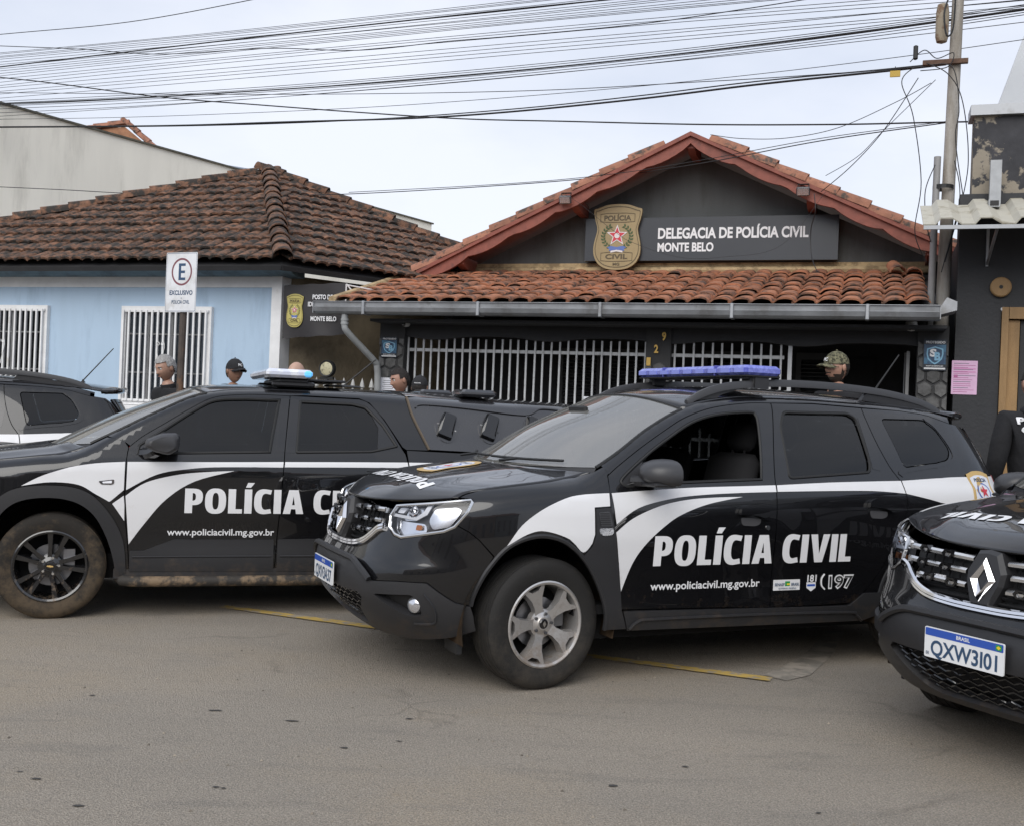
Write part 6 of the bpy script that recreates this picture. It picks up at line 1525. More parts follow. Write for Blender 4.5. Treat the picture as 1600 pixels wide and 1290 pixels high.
def person(label,loc,rz,scale=1.0,skin=(.36,.20,.14),top=(.012,.012,.014),hair=None,cap=None,beard=None,shades=False,lean=0,headrot=(0,0,0),arms='down',back=None,patch=False,cat='person',hood=False):
    root=thing('person',label,cat,loc,rz);root.scale=(scale,)*3
    def mm(n,c,r=.6,**k): return mat(n,c,r,**k)
    sk=mm('skin',skin,.5,var=.08,vs=30);cl=mm('jacket_cloth',top,.9,var=.25,vs=10,bump=.9,bs=14);tr=mm('trousers_cloth',(.02,.021,.025),.9,bump=.5,bs=20)
    def L(p): # lean the trunk about the hips
        x,y,z=p
        if z<.95: return p
        d=z-.95;return (x,y-d*math.sin(lean),.95+d*math.cos(lean))
    if arms=='pocket': aL=[(-.20,0,1.44),(-.29,.05,1.19),(-.22,-.14,1.02),(-.15,-.20,.99)]
    else: aL=[(-.20,0,1.44),(-.265,.03,1.17),(-.265,-.08,.93),(-.26,-.11,.86)]
    if arms=='pocket': aR=[(-a,b_,c) for a,b_,c in aL]
    else: aR=[(.20,0,1.44),(.265,.03,1.17),(.265,-.08,.93),(.26,-.11,.86)]
    J=[(0,0,.95),(0,.01,1.15),(0,.01,1.36),(0,.01,1.50),(0,-.005,1.585)]+aL+aR+[(-.10,0,.92),(-.11,-.02,.50),(-.11,.03,.09),(-.12,-.13,.04),(.10,0,.92),(.11,-.02,.50),(.11,.03,.09),(.12,-.13,.04)]
    J=[L(p) for p in J]
    E=[(0,1),(1,2),(2,3),(3,4),(2,5),(5,6),(6,7),(7,8),(2,9),(9,10),(10,11),(11,12),(0,13),(13,14),(14,15),(15,16),(0,17),(17,18),(18,19),(19,20)]
    rad=[(.14,.10),(.125,.095),(.15,.105),(.062,.06),(.055,.055),.062,.046,.03,.03,.062,.046,.03,.03,.085,.055,.04,.035,.085,.055,.04,.035]
    V,F=skin_mesh(J,E,rad)
    # hands with five bent fingers
    for w in (7,11):
        wr=Vector(J[w]);hd=Vector(J[w+1]);dr=(hd-wr).normalized();sd=Vector((0,1,0));nrm=dr.cross(sd).normalized();sd=nrm.cross(dr)
        for k in range(5):
            if k<4: a=hd+sd*(.028-.019*k);ln=(.070,.078,.073,.056)[k];pts=[a-dr*.03,a+dr*ln*.4,a+dr*ln*.72-nrm*.012*(1 if w==7 else -1),a+dr*ln*.85-nrm*.032*(1 if w==7 else -1)]
            else: a=wr+sd*.03+dr*.03;pts=[a,a+sd*.022+dr*.028,a+sd*.026+dr*.055]
            b=MB();b.tube(pts,[.010,.0095,.0085,.0075][:len(pts)],6);n0=len(V);V+=b.V;F+=[tuple(n0+i for i in f) for f in b.F]
    # head joined to the same surface
    nk=Vector(J[4]);HM=Matrix.Translation(nk+Vector((0,-.012,.105)))@Matrix.Rotation(headrot[2],4,'Z')@Matrix.Rotation(headrot[0],4,'X')@Matrix.Rotation(headrot[1],4,'Y')
    n0=len(V);V+=[tuple(HM@Vector(v)) for v in HV];F+=[tuple(n0+i for i in f) for f in HF]
    for sg in (-1,1):
        b=MB();b.lathe([(.0,.012),(.012,.012),(.019,.007),(.022,0),(.014,-.006),(0,-.008)],12,'x',Matrix.Translation((sg*.077,.008,-.004))@Matrix.Diagonal((sg*.8,.85,1.45,1)))
        n0=len(V);V+=[tuple(HM@Vector(v)) for v in b.V];F+=[tuple(n0+i for i in f) for f in b.F]
    body=mk('body',V,F,sk,root,True)
    def hchild(nm,V_,F_,m,smooth=True): return mk(nm,[tuple(HM@Vector(v)) for v in V_],F_,m,root,smooth)
    # eyes, brows
    for sg in (-1,1):
        b=MB();b.lathe([(0,-.0115),(.006,-.0098),(.0105,-.005),(.0115,0)],12,'y',Matrix.Translation((sg*.031,-.0765,.012)));hchild('eye',b.V,b.F,M['eye_white'])
        b=MB();b.lathe([(0,-.0122),(.0048,-.0112)],10,'y',Matrix.Translation((sg*.031,-.0768,.012)));hchild('iris',b.V,b.F,M['iris'])
        b=MB();b.tube([(sg*.014,-.0945,.030),(sg*.030,-.0945,.036),(sg*.050,-.083,.029)],[.003,.0042,.002],6);hchild('eyebrow',b.V,b.F,M['brow'] if hair!='grey' else M['hair_grey'])
    b=MB();b.tube([(-.023,-.091,-.0605),(0,-.0985,-.0590),(.023,-.091,-.0605)],[.002,.0038,.002],6);hchild('lips',b.V,b.F,mm('lip',(skin[0]*.75,skin[1]*.55,skin[2]*.55),.5))
    def shell(nm,fn,off,m,jit=0):
        rr=random.Random(4);idx={};V_=[];F_=[]
        for f in HF:
            c=[sum(HV[i][q] for i in f)/4 for q in range(3)]
            if not fn(c): continue
            q=[]
            for i in f:
                if i not in idx:
                    v=Vector(HV[i]);idx[i]=len(V_);V_.append(v+v.normalized()*(off+rr.uniform(-jit,jit)))
                q.append(idx[i])
            F_.append(tuple(q))
        hchild(nm,V_,F_,m)
    hl=lambda c:(c[2]>.062+.25*c[1]*0 and c[1]<-.03) or (c[1]>=-.03 and c[2]>.012-.35*max(0,c[1]) and not(abs(c[0])>.062 and -.035<c[1]<.02 and c[2]<.02)) or (c[1]>.035 and c[2]>-.065)
    if hair: shell('hair',hl,.011 if hair=='grey' else .008,M['hair_'+hair],.004)
    if beard: shell('beard',lambda c:c[1]<.022 and (c[2]<-.078 or (abs(c[0])>.036 and c[2]<-.058) or (-.012<c[1]<.02 and -.06<c[2]<.0)),.0025,M['beard'],.001)
    if beard=='full': shell('moustache',lambda c:c[1]<-.05 and abs(c[0])<.028 and -.051<c[2]<-.040,.003,M['beard'],.001)
    if shades:
        for sg in (-1,1):
            b=MB();L_=rnd([(-.030,.016),(.032,.020),(.027,-.024),(-.019,-.023)],.008);L_=[(sg*a+sg*.031,z+.012) for a,z in L_];V_=[(a,-.106+.22*max(0,abs(a)-.02)**1.3,z) for a,z in L_];b.add(V_,[tuple(range(len(V_)))]);b.tube([(sg*.056,-.094,.022),(sg*.080,-.04,.022),(sg*.084,.012,.018)],.0035,5);o=hchild('sunglasses',b.V,b.F,M['gloss_black'],False)
    if cap:
        cm={'black':M['cap_black'],'camo':M['camo']}[cap];V_=[];F_=[];nu=32
        rings=[(0,1.07),(.25,1.065),(.5,1.06),(.75,1.065),(.95,1.08),(1.0,1.085)]
        for t,k in rings:
            ph=(PI/2+.06)*t
            for i in range(nu):
                th=2*PI*i/nu;x=math.sin(ph)*math.sin(th);y=-math.sin(ph)*math.cos(th);z=math.cos(ph)
                V_.append((.078*x*k+0,.101*y*k,.030+.094*max(z,-.1)*k))
        for r_ in range(len(rings)-1):
            for i in range(nu): F_.append((r_*nu+i,(r_+1)*nu+i,(r_+1)*nu+(i+1)%nu,r_*nu+(i+1)%nu))
        F_.append(tuple(range(nu)))
        co=hchild('cap',V_,F_,cm)
        V_=[];F_=[];m_=14
        for q,(ext,dz) in enumerate(((0,0),(.04,.004),(.078,-.010))):
            for i in range(m_+1):
                a=R(-68)+R(136)*i/m_;V_.append((.087*math.sin(a)*(1-.06*q),-.112*math.cos(a)-ext*math.cos(a)**.6 if abs(a)<R(89) else 0,.020+dz-.030*(abs(math.sin(a))**2.2)))
        w_=m_+1
        for q in range(2):
            for i in range(m_): F_.append((q*w_+i,q*w_+i+1,(q+1)*w_+i+1,(q+1)*w_+i))
        o=hchild('cap_brim',V_,F_,cm);md=o.modifiers.new('t','SOLIDIFY');md.thickness=.004
        b=MB();b.lathe([(0,.012),(.007,.010),(.009,.004)],8,'z',Matrix.Translation((0,0,.128)));hchild('cap_button',b.V,b.F,cm)
        b=MB()
        V2,F2=fit_text('PC',-.022,.022,.048,.074,.03);hchild('cap_badge',[(a,-.1115+.9*(z-.055)**1*.35+a*a*3,z) for a,z in V2],F2,M['letter'],False)
        if back=='cap': V2,F2=fit_text('POLÍCIA CIVIL',.035,-.035,.040,.050,.03);hchild('cap_lettering',[(a,.1135-a*a*5,z) for a,z in V2],F2,M['letter'],False)
    # clothing: jacket follows trunk and arms, trousers follow the legs
    Jj=[J[0],J[1],J[2],tuple(Vector(J[3])-Vector((0,0,.015)))]+[J[k] for k in (5,6,7,9,10,11)]
    V2,F2=skin_mesh(Jj,[(0,1),(1,2),(2,3),(2,4),(4,5),(5,6),(2,7),(7,8),(8,9)],[(.185,.14),(.175,.135),(.195,.14),(.088,.085),.085,.067,.052,.085,.067,.052]);jk=mk('jacket',V2,F2,cl,root,True)
    b=MB();p=Vector(J[3]);b.lathe([(.072,-.03),(.080,.0),(.078,.035),(.070,.04)],20,'z',Matrix.Translation(p)@Matrix.Rotation(lean,4,'X'));b.build('collar',cl,jk,True)
    if hood:
        b=MB();b.tube([tuple(p+Vector((.10*math.sin(a),.045+.055*math.cos(a)*(1 if abs(a)<1.7 else .3),.0+.012*math.cos(a)))) for a in [-2.2+4.4*k/14 for k in range(15)]],[.025+.022*math.sin(PI*k/14) for k in range(15)],10);b.build('hood',cl,jk,True)
    V2,F2=skin_mesh([J[0],J[13],J[14],tuple(Vector(J[15])+Vector((0,0,.02))),J[17],J[18],tuple(Vector(J[19])+Vector((0,0,.02)))],[(0,1),(1,2),(2,3),(0,4),(4,5),(5,6)],[(.165,.125),.105,.078,.065,.105,.078,.065]);mk('trousers',V2,F2,tr,root,True)
    for k in (15,19):
        V2,F2=skin_mesh([J[k],tuple(Vector(J[k])+Vector((0,.03,-.045))),tuple(Vector(J[k+1])+Vector((0,-.01,.005)))],[(0,1),(1,2)],[.055,.05,(.045,.035)],2);V2=[(a,b_,max(c,.001)) for a,b_,c in V2];mk('shoe',V2,F2,M['rub'],root,True)
    if back=='jacket':
        for i,(w_,z) in enumerate((('POLÍCIA',1.415),('CIVIL',1.355))):
            ww=.175 if i==0 else .15;V2,F2=fit_text(w_,-ww,ww,z,z+.045,.05)
            # lies on the cloth of the upper back
            mk('back_lettering',[(-a,back_y(jk,-a,z_),z_) for a,z_ in V2],F2,M['letter'],jk)
    if patch:
        p=Vector(J[5]).lerp(Vector(J[6]),.55);b=MB();b.box(tuple(p+Vector((-.071,.015,0))),(.004,.05,.075),Matrix.Identity(4));b.build('sleeve_patch',M['letter'],jk)
    return root
def back_y(o,x,z):
    """rearmost surface of the garment at (x,z)"""
    best=0
    for v in o.data.vertices:
        if abs(v.co.x-x)<.03 and abs(v.co.z-z)<.03 and v.co.y>best: best=v.co.y
    return best+.006
M['eye_white']=mat('eye_white',(.65,.63,.60),.3);M['iris']=mat('iris',(.02,.012,.008),.2);M['brow']=mat('brow',(.015,.011,.009),.8)
M['hair_grey']=mat('grey_hair',(.33,.325,.32),.8,var=.45,vs=70,bump=.8,bs=140);M['hair_dark']=mat('dark_hair',(.016,.012,.010),.75,var=.4,vs=70,bump=.8,bs=140)
M['beard']=mat('beard_stubble',(.035,.024,.018),.8,var=.4,vs=90);M['cap_black']=mat('black_cap',(.016,.016,.018),.85,bump=.2,bs=300)
M['camo']=mat('camouflage_cloth',(.16,.15,.09),.9,second=(.035,.035,.02),ss=42,thr=(.50,.52),var=.5,vs=30)
def at(px,py,Z):
    a=px-800;b_=645-py;c,k=math.cos(ROLL),math.sin(ROLL);u=a*c-b_*k;v=a*k+b_*c
    fw=Vector((0,math.cos(PITCH),-math.sin(PITCH)));up=Vector((0,math.sin(PITCH),math.cos(PITCH)));d=fw+Vector((1,0,0))*u/FPX+up*v/FPX
    return Vector((0,0,CAMH))+d*(Z/d.y)
def stand(px,py,Z,g=.06):
    """feet position and scale so that the crown of the head is at the pixel"""
    p=at(px,py,Z);return (p.x,p.y,g),(p.z-g)/1.80
l,s=stand(258,571,10.55);person('grey-haired man in black jacket looking down behind the sign post',(l[0]+.16,l[1],.06),R(-42),s*1.06,hair='grey',lean=R(14),headrot=(R(20),0,R(8)),skin=(.40,.235,.17))
l,s=stand(366,563,11.2);person('man in black cap and dark sunglasses looking right past the pickup',l,R(44),s*1.0,hair='dark',cap='black',shades=True,hood=True,skin=(.34,.19,.13))
l,s=stand(462,567,10.8);person('bald man mostly hidden behind the white light bar',l,R(150),s,skin=(.46,.29,.22))
l,s=stand(637,580,11.0);person('dark-haired man with bowed face behind the capped man',l,R(-58),s*1.01,hair='dark',lean=R(6),headrot=(R(14),0,0),skin=(.38,.21,.15))
l,s=stand(656,585,10.6);person('man seen from behind in black lettered cap at the gate',l,R(172),s*.985,hair='dark',cap='black',back='cap',skin=(.33,.19,.13))
l,s=stand(1311,549,9.9);person('bearded man in camouflage cap looking left under the porch',l,R(-66),s*.99,hair='dark',cap='camo',beard='full',headrot=(R(2),0,0),skin=(.40,.225,.16))
person('person with back turned in black hoodie lettered on the back, at right edge',(3.83,7.98,.0),R(183),1.07,hair='dark',back='jacket',hood=True,patch=True,skin=(.36,.20,.14))
# ---------------------------------------------------------------- signs, posters, fittings
def flat_sign(name,label,cat,x,d,z,w,h,m,th=.004,rz=None,group=None):
    t=fthing(name,label,cat,x,d,z,group)
    if rz is not None: t.rotation_euler=(0,0,rz)
    b=MB();b.prism(rnd([(-w/2,-h/2),(w/2,-h/2),(w/2,h/2),(-w/2,h/2)],.006),0,th,'xz');b.build('sheet',m,t);return t
def words(t,txt,x0,x1,z0,z1,m,bold=.02,y=-.002,nm='lettering',cap=True):
    V,F=fit_text(txt,x0,x1,z0,z1,bold,cap);return mk(nm,[(a,y,q) for a,q in V],F,m,t)
def fill(t,nm,L,m,y=-.001): return mk(nm,[(a,y,q) for a,q in L],[tuple(range(len(L)))],m,t)
def rect(x0,x1,z0,z1): return [(x0,z0),(x1,z0),(x1,z1),(x0,z1)]
# parking sign on a post
p=at(277,600,10.25);es=thing('street_sign','white parking sign with circled letter E on brown metal post','sign',(p.x,p.y,.0),R(-22))
M['post']=mat('rusty_brown_post',(.060,.045,.036),.6,var=.4,vs=8,second=(.14,.075,.04),ss=7,thr=(.55,.68))
b=MB();b.tube([(0,.02,0),(.028,.02,2.80)],.033,10);b.build('post',M['post'],es)
M['sign_white']=mat('sign_white',(.72,.73,.75),.45,var=.08,vs=6,second=(.6,.6,.6),ss=4)
W_,H_=.355,.560;zc=2.545;xo=.015
b=MB();b.prism(rnd(rect(xo-W_/2,xo+W_/2,zc-H_/2,zc+H_/2),.012),-.024,-.020,'xz');pl=b.build('sign_plate',M['sign_white'],es)
def rg_(L,k,nm,m,y):
    cx=sum(a for a,_ in L)/len(L);cz=sum(q for _,q in L)/len(L);n=len(L);L2=[(cx+(a-cx)*k,cz+(q-cz)*k) for a,q in L];mk(nm,[(a,y,q) for a,q in L+L2],[(i,(i+1)%n,n+(i+1)%n,n+i) for i in range(n)],m,pl)
rg_(rnd(rect(xo-W_/2+.006,xo+W_/2-.006,zc-H_/2+.006,zc+H_/2-.006),.01),.985,'sign_border',M['plate_ink'],-.0245)
M['sign_red']=mat('faded_sign_red',(.20,.07,.085),.5)
rg_(ell(xo+.005,zc+.098,.118,.130,40),.855,'sign_ring',M['sign_red'],-.0245)
EL_=[(-.042,-.085),(.042,-.085),(.042,-.058),(-.012,-.058),(-.012,-.014),(.036,-.014),(.036,.012),(-.012,.012),(-.012,.058),(.042,.058),(.042,.085),(-.042,.085)]
ov,ff,_=tri2d([EL_]);mk('sign_letter',[(xo+.008+a*.93,-.0247,zc+.098+q*.93) for a,q in ov],ff,M['plate_ink'],pl)
for txt,x0,x1,z0,z1,bd in (('EXCLUSIVO',-.128,.138,-.118,-.076,.035),('POLICIA CIVIL',-.100,.105,-.202,-.168,.025)):
    V,F=fit_text(txt,x0+xo,x1+xo,zc+z0,zc+z1,bd);mk('sign_words',[(a,-.0247,q) for a,q in V],F,M['plate_ink'],pl)
fill(pl,'sign_dot',ell(xo+.01,zc-.150,.005,.006,8),M['plate_ink'],-.0247)
# banner of the identification post
A0,A1=LW(-3.625,-.07),LW(-2.82,-.04);bv=(A1-A0);bl=bv.length
bn=thing('vinyl_banner','black vinyl banner with gold police crest hung beside the blue house','banner',(A0.x,A0.y,0),math.atan2(bv.y,bv.x))
M['banner']=mat('black_vinyl',(.020,.017,.018),.42,var=.2,vs=3,bump=.25,bs=5)
zt0,zt1,zb0,zb1=2.85,2.885,2.22,2.28
def bz(u,t): return (zb0+(zb1-zb0)*u)*(1-t)+(zt0+(zt1-zt0)*u)*t
o=gridsurf('banner_cloth',lambda u,t:(u*bl,.010*math.sin(u*9+t*3)*(1-t),bz(u,t)+.008*math.sin(u*18)*(t-.5)),24,12,M['banner'],bn,cen=(bl/2,5,2.5))
crest(bn,bl*.20,2.55,bl*.27,.36,-.018,mat('crest_yellow',(.50,.43,.13),.5),.006,False)
for txt,u0,u1,z in (('POSTO DE',.48,.80,2.70),('IDENTIFICAÇÃO',.41,.93,2.615),('CIVIL',.55,.78,2.53),('MONTE BELO',.46,.87,2.445)):
    words(bn,txt,u0*bl,u1*bl,z-.012,z+.042,M['letter'],.03,-.018)
b=MB();b.tube([(bl,0,2.87),(bl+.12,.05,2.72)],.010,6);b.tube([(bl,0,2.87),(bl,0,2.60)],.010,6);b.tube([(bl,0,2.86),(bl+.55,.35,2.78)],.009,6);b.build('banner_strut',mat('white_strut',(.62,.6,.6),.5),bn)
# guard company notices
M['poster_blue']=mat('poster_blue',(.020,.055,.115),.4,second=(.05,.16,.27),ss=9,thr=(.45,.6));M['poster_dk']=mat('poster_dark',(.012,.018,.028),.45);M['poster_lt']=mat('poster_lightblue',(.22,.45,.62),.45)
def guard(x,z,w,h,label):
    t=flat_sign('guard_notice',label,'notice',x,-.112,z,w,h,M['poster_dk'])
    fill(t,'notice_field',rect(-w*.46,w*.46,-h*.30,h*.33),M['poster_blue'],-.001)
    sh_=[(a*w*.72,(q-.5)*h*.55) for a,q in [(0,1),(.25,.93),(.48,.86),(.5,.55),(.42,.25),(.2,.05),(0,-.06),(-.2,.05),(-.42,.25),(-.5,.55),(-.48,.86),(-.25,.93)]]
    fill(t,'notice_shield',sh_,M['poster_lt'],-.0015);fill(t,'notice_shield_inner',[(a*.84,q*.84) for a,q in sh_],M['poster_blue'],-.002)
    words(t,'S',-w*.22,w*.06,-h*.04,h*.19,M['letter'],.05,-.0025);words(t,'B',-w*.02,w*.24,-h*.16,h*.09,M['poster_lt'],.05,-.0026)
    words(t,'PROTEGIDO',-w*.40,w*.42,h*.37,h*.445,M['letter'],.03,-.002)
    words(t,'MONITORAMENTO 24H',-w*.36,w*.36,-h*.375,-h*.335,M['letter'],.02,-.002);fill(t,'notice_strip',rect(-w*.45,w*.45,-h*.46,-h*.41),M['letter'],-.002)
    return t
guard(-2.21,2.14,.20,.235,'small blue guard notice on left stone pillar beside the downpipe')
guard(3.62,2.175,.215,.305,'large blue guard notice reading PROTEGIDO on right stone pillar')
M['paper']=mat('white_paper',(.72,.73,.78),.8);M['ink']=mat('grey_ink',(.14,.14,.18),.8);M['pink']=mat('pink_paper',(.66,.43,.60),.8,var=.06,vs=20);M['pink_ink']=mat('magenta_ink',(.42,.14,.30),.8)
t=flat_sign('paper_notice','white printed sheet taped low on the left stone pillar','notice',-2.205,-.118,1.69,.20,.20,M['paper'])
for k in range(6): fill(t,'text_line',rect(-.055-.012*(k%2),.055+.01*((k+1)%2),.062-.022*k,.068-.022*k),M['ink'])
t=flat_sign('pink_notice','pink printed notice pasted on the black shop wall','notice',3.89,-.158,1.960,.23,.325,M['pink'])
rr=random.Random(8)
for k in range(15):
    z=.135-.0195*k;x1=rr.uniform(.02,.10);fill(t,'text_line',rect(-.098,x1,z-.003,z+.002),M['pink_ink'] if k%3 else M['ink'])
for z in (.055,.085): fill(t,'text_band',rect(-.10,.10,z-.008,z+.006),mat('pink_band',(.60,.28,.48),.8),-.0008)
fill(t,'stamp',rect(-.095,-.06,-.005,.025),M['pink_ink'],-.0016)
t=flat_sign('leaflet','small framed leaflet with orange picture hung on the gate bars','leaflet',.19,-.04,1.55,.21,.21,M['paper']);fill(t,'picture',rect(-.0,.085,-.06,.02),mat('leaflet_orange',(.50,.17,.06),.7,var=.5,vs=40));fill(t,'caption',rect(-.085,-.02,-.02,.0),M['ink'])
# dome cameras, flood lamps
M['cam_white']=mat('camera_shell',(.55,.55,.54),.4)
def dome(x,d,z,label):
    t=fthing('security_camera',label,'camera',x,d,z);b=MB();b.lathe([(.0,.02),(.05,.02),(.055,.01),(.055,-.02),(.045,-.035)],18,'z');b.build('camera_base',M['cam_white'],t,True)
    b=MB();b.lathe([(.046,0),(.044,-.02),(.033,-.038),(.0,-.046)],18,'z',Matrix.Translation((0,0,-.03)));b.build('camera_ball',M['cam_white'],t,True);b=MB();b.lathe([(0,-.052),(.020,-.05),(.024,-.03)],14,'y',Matrix.Translation((-.01,-.0,-.045)));b.build('camera_lens',M['gloss_black'],t,True)
dome(-1.97,-.20,2.44,'white dome security camera under the gutter above the left gate');dome(3.39,-.20,2.47,'white dome security camera under the gutter near the right pillar')
def flood(x,z,label):
    t=fthing('flood_lamp',label,'lamp',x,1.30,z);b=MB();b.box((0,0,0),(.15,.05,.10),Matrix.Rotation(R(25),4,'X'),bev=.01);b.build('lamp_body',M['lamp_dk'],t)
    b=MB();b.box((0,-.028,0),(.125,.004,.075),Matrix.Rotation(R(25),4,'X'));b.build('lamp_glass',M['lamp_ref'],t);b=MB();b.tube([(-.06,.0,.02),(-.06,.04,.09),(.06,.04,.09),(.06,0,.02)],.007,5);b.build('lamp_yoke',M['rub'],t)
flood(-.59,4.07,'small flood lamp on the left slope of the red barge board');flood(2.22,4.10,'small flood lamp on the right slope of the red barge board')
# spear fence and round lamp beside the station
sf=fthing('spear_fence','low grey spear-topped fence between the blue house and the station','fence',0,-.39,.06)
M['spear']=mat('grey_spear',(.40,.395,.38),.5)
b=MB();b.tube([(0,0,.15),(0,0,1.58)],.010,6);b.lathe([(.0,0),(.018,.012),(.010,.022),(.030,.035),(.018,.09),(0,.14)],8,'z',Matrix.Translation((0,0,1.57)));o=b.build('spear',M['spear'],sf);me=o.data
for k in range(9):
    if k: o=link(bpy.data.objects.new('spear',me),sf)
    o.location=(-3.20+.115*k,0,0)
for z in (.3,1.35): b=MB();b.box((-2.74,.012,z),(1.02,.012,.03));b.build('fence_rail',M['spear'],sf)
rl=fthing('round_lamp','round pale lamp with dark rim standing behind the pickup roof','lamp',-2.80,-.46,.02)
b=MB();b.lathe([(.075,-.03),(.092,-.035),(.098,-.02),(.098,.02),(.06,.05),(0,.055)],24,'y',Matrix.Translation((0,0,1.84)));b.build('lamp_rim',M['rub'],rl,True)
b=MB();b.lathe([(0,-.040),(.05,-.036),(.078,-.028)],24,'y',Matrix.Translation((0,0,1.84)));b.build('lamp_face',mat('pale_lamp_face',(.50,.46,.30),.5,second=(.22,.20,.13),ss=30,thr=(.5,.6)),rl,True)
b=MB();b.tube([(0,.02,.12),(0,.02,1.75)],.014,8);b.box((0,.0,1.735),(.16,.04,.03));b.build('lamp_stem',M['rub'],rl)
# ---------------------------------------------------------------- utility pole and cables
M['pole']=mat('weathered_pole',(.30,.27,.23),.9,var=.3,vs=6,bump=.4,bs=40,streak=True,second=(.40,.38,.35),ss=3);M['cable']=mat('black_cable',(.012,.012,.013),.6)
up=fthing('utility_pole','weathered grey utility pole rising beside the station roof','pole',3.635,.02,0)
b=MB();b.tube([(.02,.1,0),(.085,.1,6.2)],[.075,.055],12);b.build('pole_shaft',M['pole'],up,True)
b=MB();b.tube([(-.085,.03,.1),(-.055,.03,4.15)],.034,10);b.build('conduit',mat('conduit_grey',(.27,.265,.26),.6,var=.2,vs=4),up,True)
b=MB();b.lathe([(0,.22),(.05,.20),(.062,.12),(.062,-.12),(.05,-.17),(0,-.19)],14,'z',Matrix.Translation((-.06,.06,5.47)));b.build('transformer_can',mat('rusty_can',(.30,.25,.18),.7,second=(.16,.09,.05),ss=9,thr=(.5,.62)),up,True)
b=MB();b.box((-.02,.02,5.085),(.42,.05,.045));b.build('crossarm',mat('rust_iron',(.10,.055,.035),.8,var=.4,vs=20),up)
b=MB();b.box((-.30,.0,5.19),(.045,.05,.14),Matrix.Identity(4),bev=.01);b.build('insulator',M['rub'],up)
for z in (3.85,): b=MB();b.lathe([(.10,-.02),(.10,.02)],14,'z',Matrix.Translation((.01,.07,z)));b.build('pole_band',M['rub'],up)
b=MB();b.tube(cr([(.0,.0,5.75),(-.05,-.05,5.55),(-.02,-.04,5.33),(.04,-.02,5.42),(.05,0,5.9)],6),.009,6);b.build('pole_wire',M['cable'],up)
for P in ([(-.30,0,5.05),(-.42,-.02,4.9),(-.30,-.02,4.55),(-.20,0,3.9),(-.24,0,3.4),(-.12,0,3.1)],[(-.20,0,5.08),(.0,-.05,4.95),(.14,-.05,4.7),(.22,-.02,4.2),(.20,0,3.8),(.05,0,3.1)],[(-.15,0,5.06),(.05,-.05,5.0),(.12,-.05,4.6),(.10,-.03,4.3),(.20,0,3.7)],[(-.35,0,5.1),(-.22,-.03,5.2),(-.10,0,5.12),(.05,-.02,5.16),(.0,-.03,5.02),(-.25,-.02,5.0)],[(-.08,-.06,4.05),(-.16,-.05,3.8),(-.14,-.03,3.5),(-.09,0,3.3)],[(.10,0,4.1),(.16,0,3.7),(.02,0,3.0)]):
    b=MB();b.tube(cr(P,8),.005,5);b.build('loose_wire',M['cable'],up,True)
tg=fthing('cable_tag','small yellow tag hanging on the cable bundle left of the pole','tag',3.15,.07,5.005);b=MB();b.box((0,0,0),(.10,.012,.065),bev=.004);b.build('tag_plate',mat('tag_yellow',(.45,.29,.03),.5),tg);b=MB();b.tube([(0,0,.03),(0,0,.075)],.004,5);b.build('tag_tie',M['rub'],tg)
def cable(pts,Z0,Z1,r,label,group,name='overhead_cable',sag=0):
    """pixel track with its depth running from Z0 (first point) to Z1 (last)"""
    W=[];pts=list(pts);kz=(Z1-Z0)/(pts[-1][0]-pts[0][0])
    if pts[0][0]<0: # runs on to the next poles beyond the frame
        a,b_=pts[0],pts[1];pts.insert(0,(a[0]-420,a[1]-(b_[1]-a[1])/(b_[0]-a[0])*420));Z0-=420*kz
    if pts[-1][0]>1600:
        a,b_=pts[-1],pts[-2];pts.append((a[0]+300,a[1]+(a[1]-b_[1])/(a[0]-b_[0])*300));Z1+=300*kz
    xs=[p[0] for p in pts]
    for p in pts: W.append(at(p[0],p[1],1.318*(Z0+(Z1-Z0)*(p[0]-xs[0])/(xs[-1]-xs[0]))))
    W=cr([tuple(w) for w in W],10);b=MB();b.tube(W,r,5);return tag(b.build(name,M['cable'],None,True),label,'cable',group)
G='thin cables strung across the sky';LB='thin black cable strung across the grey sky'
# fan of thin lines: pixel heights at the left edge, mid picture and right edge; they all run along the street line
rr=random.Random(21)
def fan(yl,ym,yr,r=.0045,z0=15.5,z1=9.2,lab=LB,grp=G,xr=1640,j=1.2):
    # smooth sag through three heights
    pts=[]
    for k in range(9):
        t=k/8;x=-30+(xr+30)*t
        y=yl*(1-t)*(1-2*t)+4*ym*t*(1-t)+yr*t*(2*t-1)
        pts.append((x,y+rr.uniform(-j,j)*.35))
    return cable(pts,z0,z1,r,lab,grp)
cable([(-30,57),(200,35),(415,-4)],15,12.5,.007,'lone black cable crossing the upper left corner of the sky',None)
top=[(86,2,-100),(88,5,-95),(91,7,-90),(93,12,-86),(96,16,-80),(100,20,-70),(104,26,-62),(107,24,-66),(111,30,-52),(114,33,-46),(118,36,-40),(122,38,-36),(127,48,-22),(132,52,-14),(137,57,-8)]
for yl,ym,yr in top: fan(yl,ym,yr,lab='thin black cable in the topmost fan, leaving the picture through its top edge',grp='topmost fan of thin cables')
for yl,ym,yr in ((140,68,-2),(146,74,-4),(150,80,6),(156,86,10)): fan(yl,ym,yr,lab='thin black cable passing behind the pole top between the fan and the bundle',grp='middle band of thin cables')
for yl,ym,yr in ((160,104,2),(163,107,5),(166,110,8),(168,113,11),(172,117,14),(178,121,18)): fan(yl,ym,yr,.005,lab='thin black cable in the dense bundle just above the pole crossarm',grp='dense bundle of thin cables')
fan(184,120,30,lab='single thin cable under the dense bundle, crossing above the crossarm',grp=None);fan(187,152,56,lab='lowest thin cable ending right of the pole, below the others',grp=None)
fan(109,15,-64,.012,lab='thick twisted black cable high in the left sky',grp=None)
fan(164,111,9,.011,lab='thick black cable passing just above the pole transformer',grp=None)
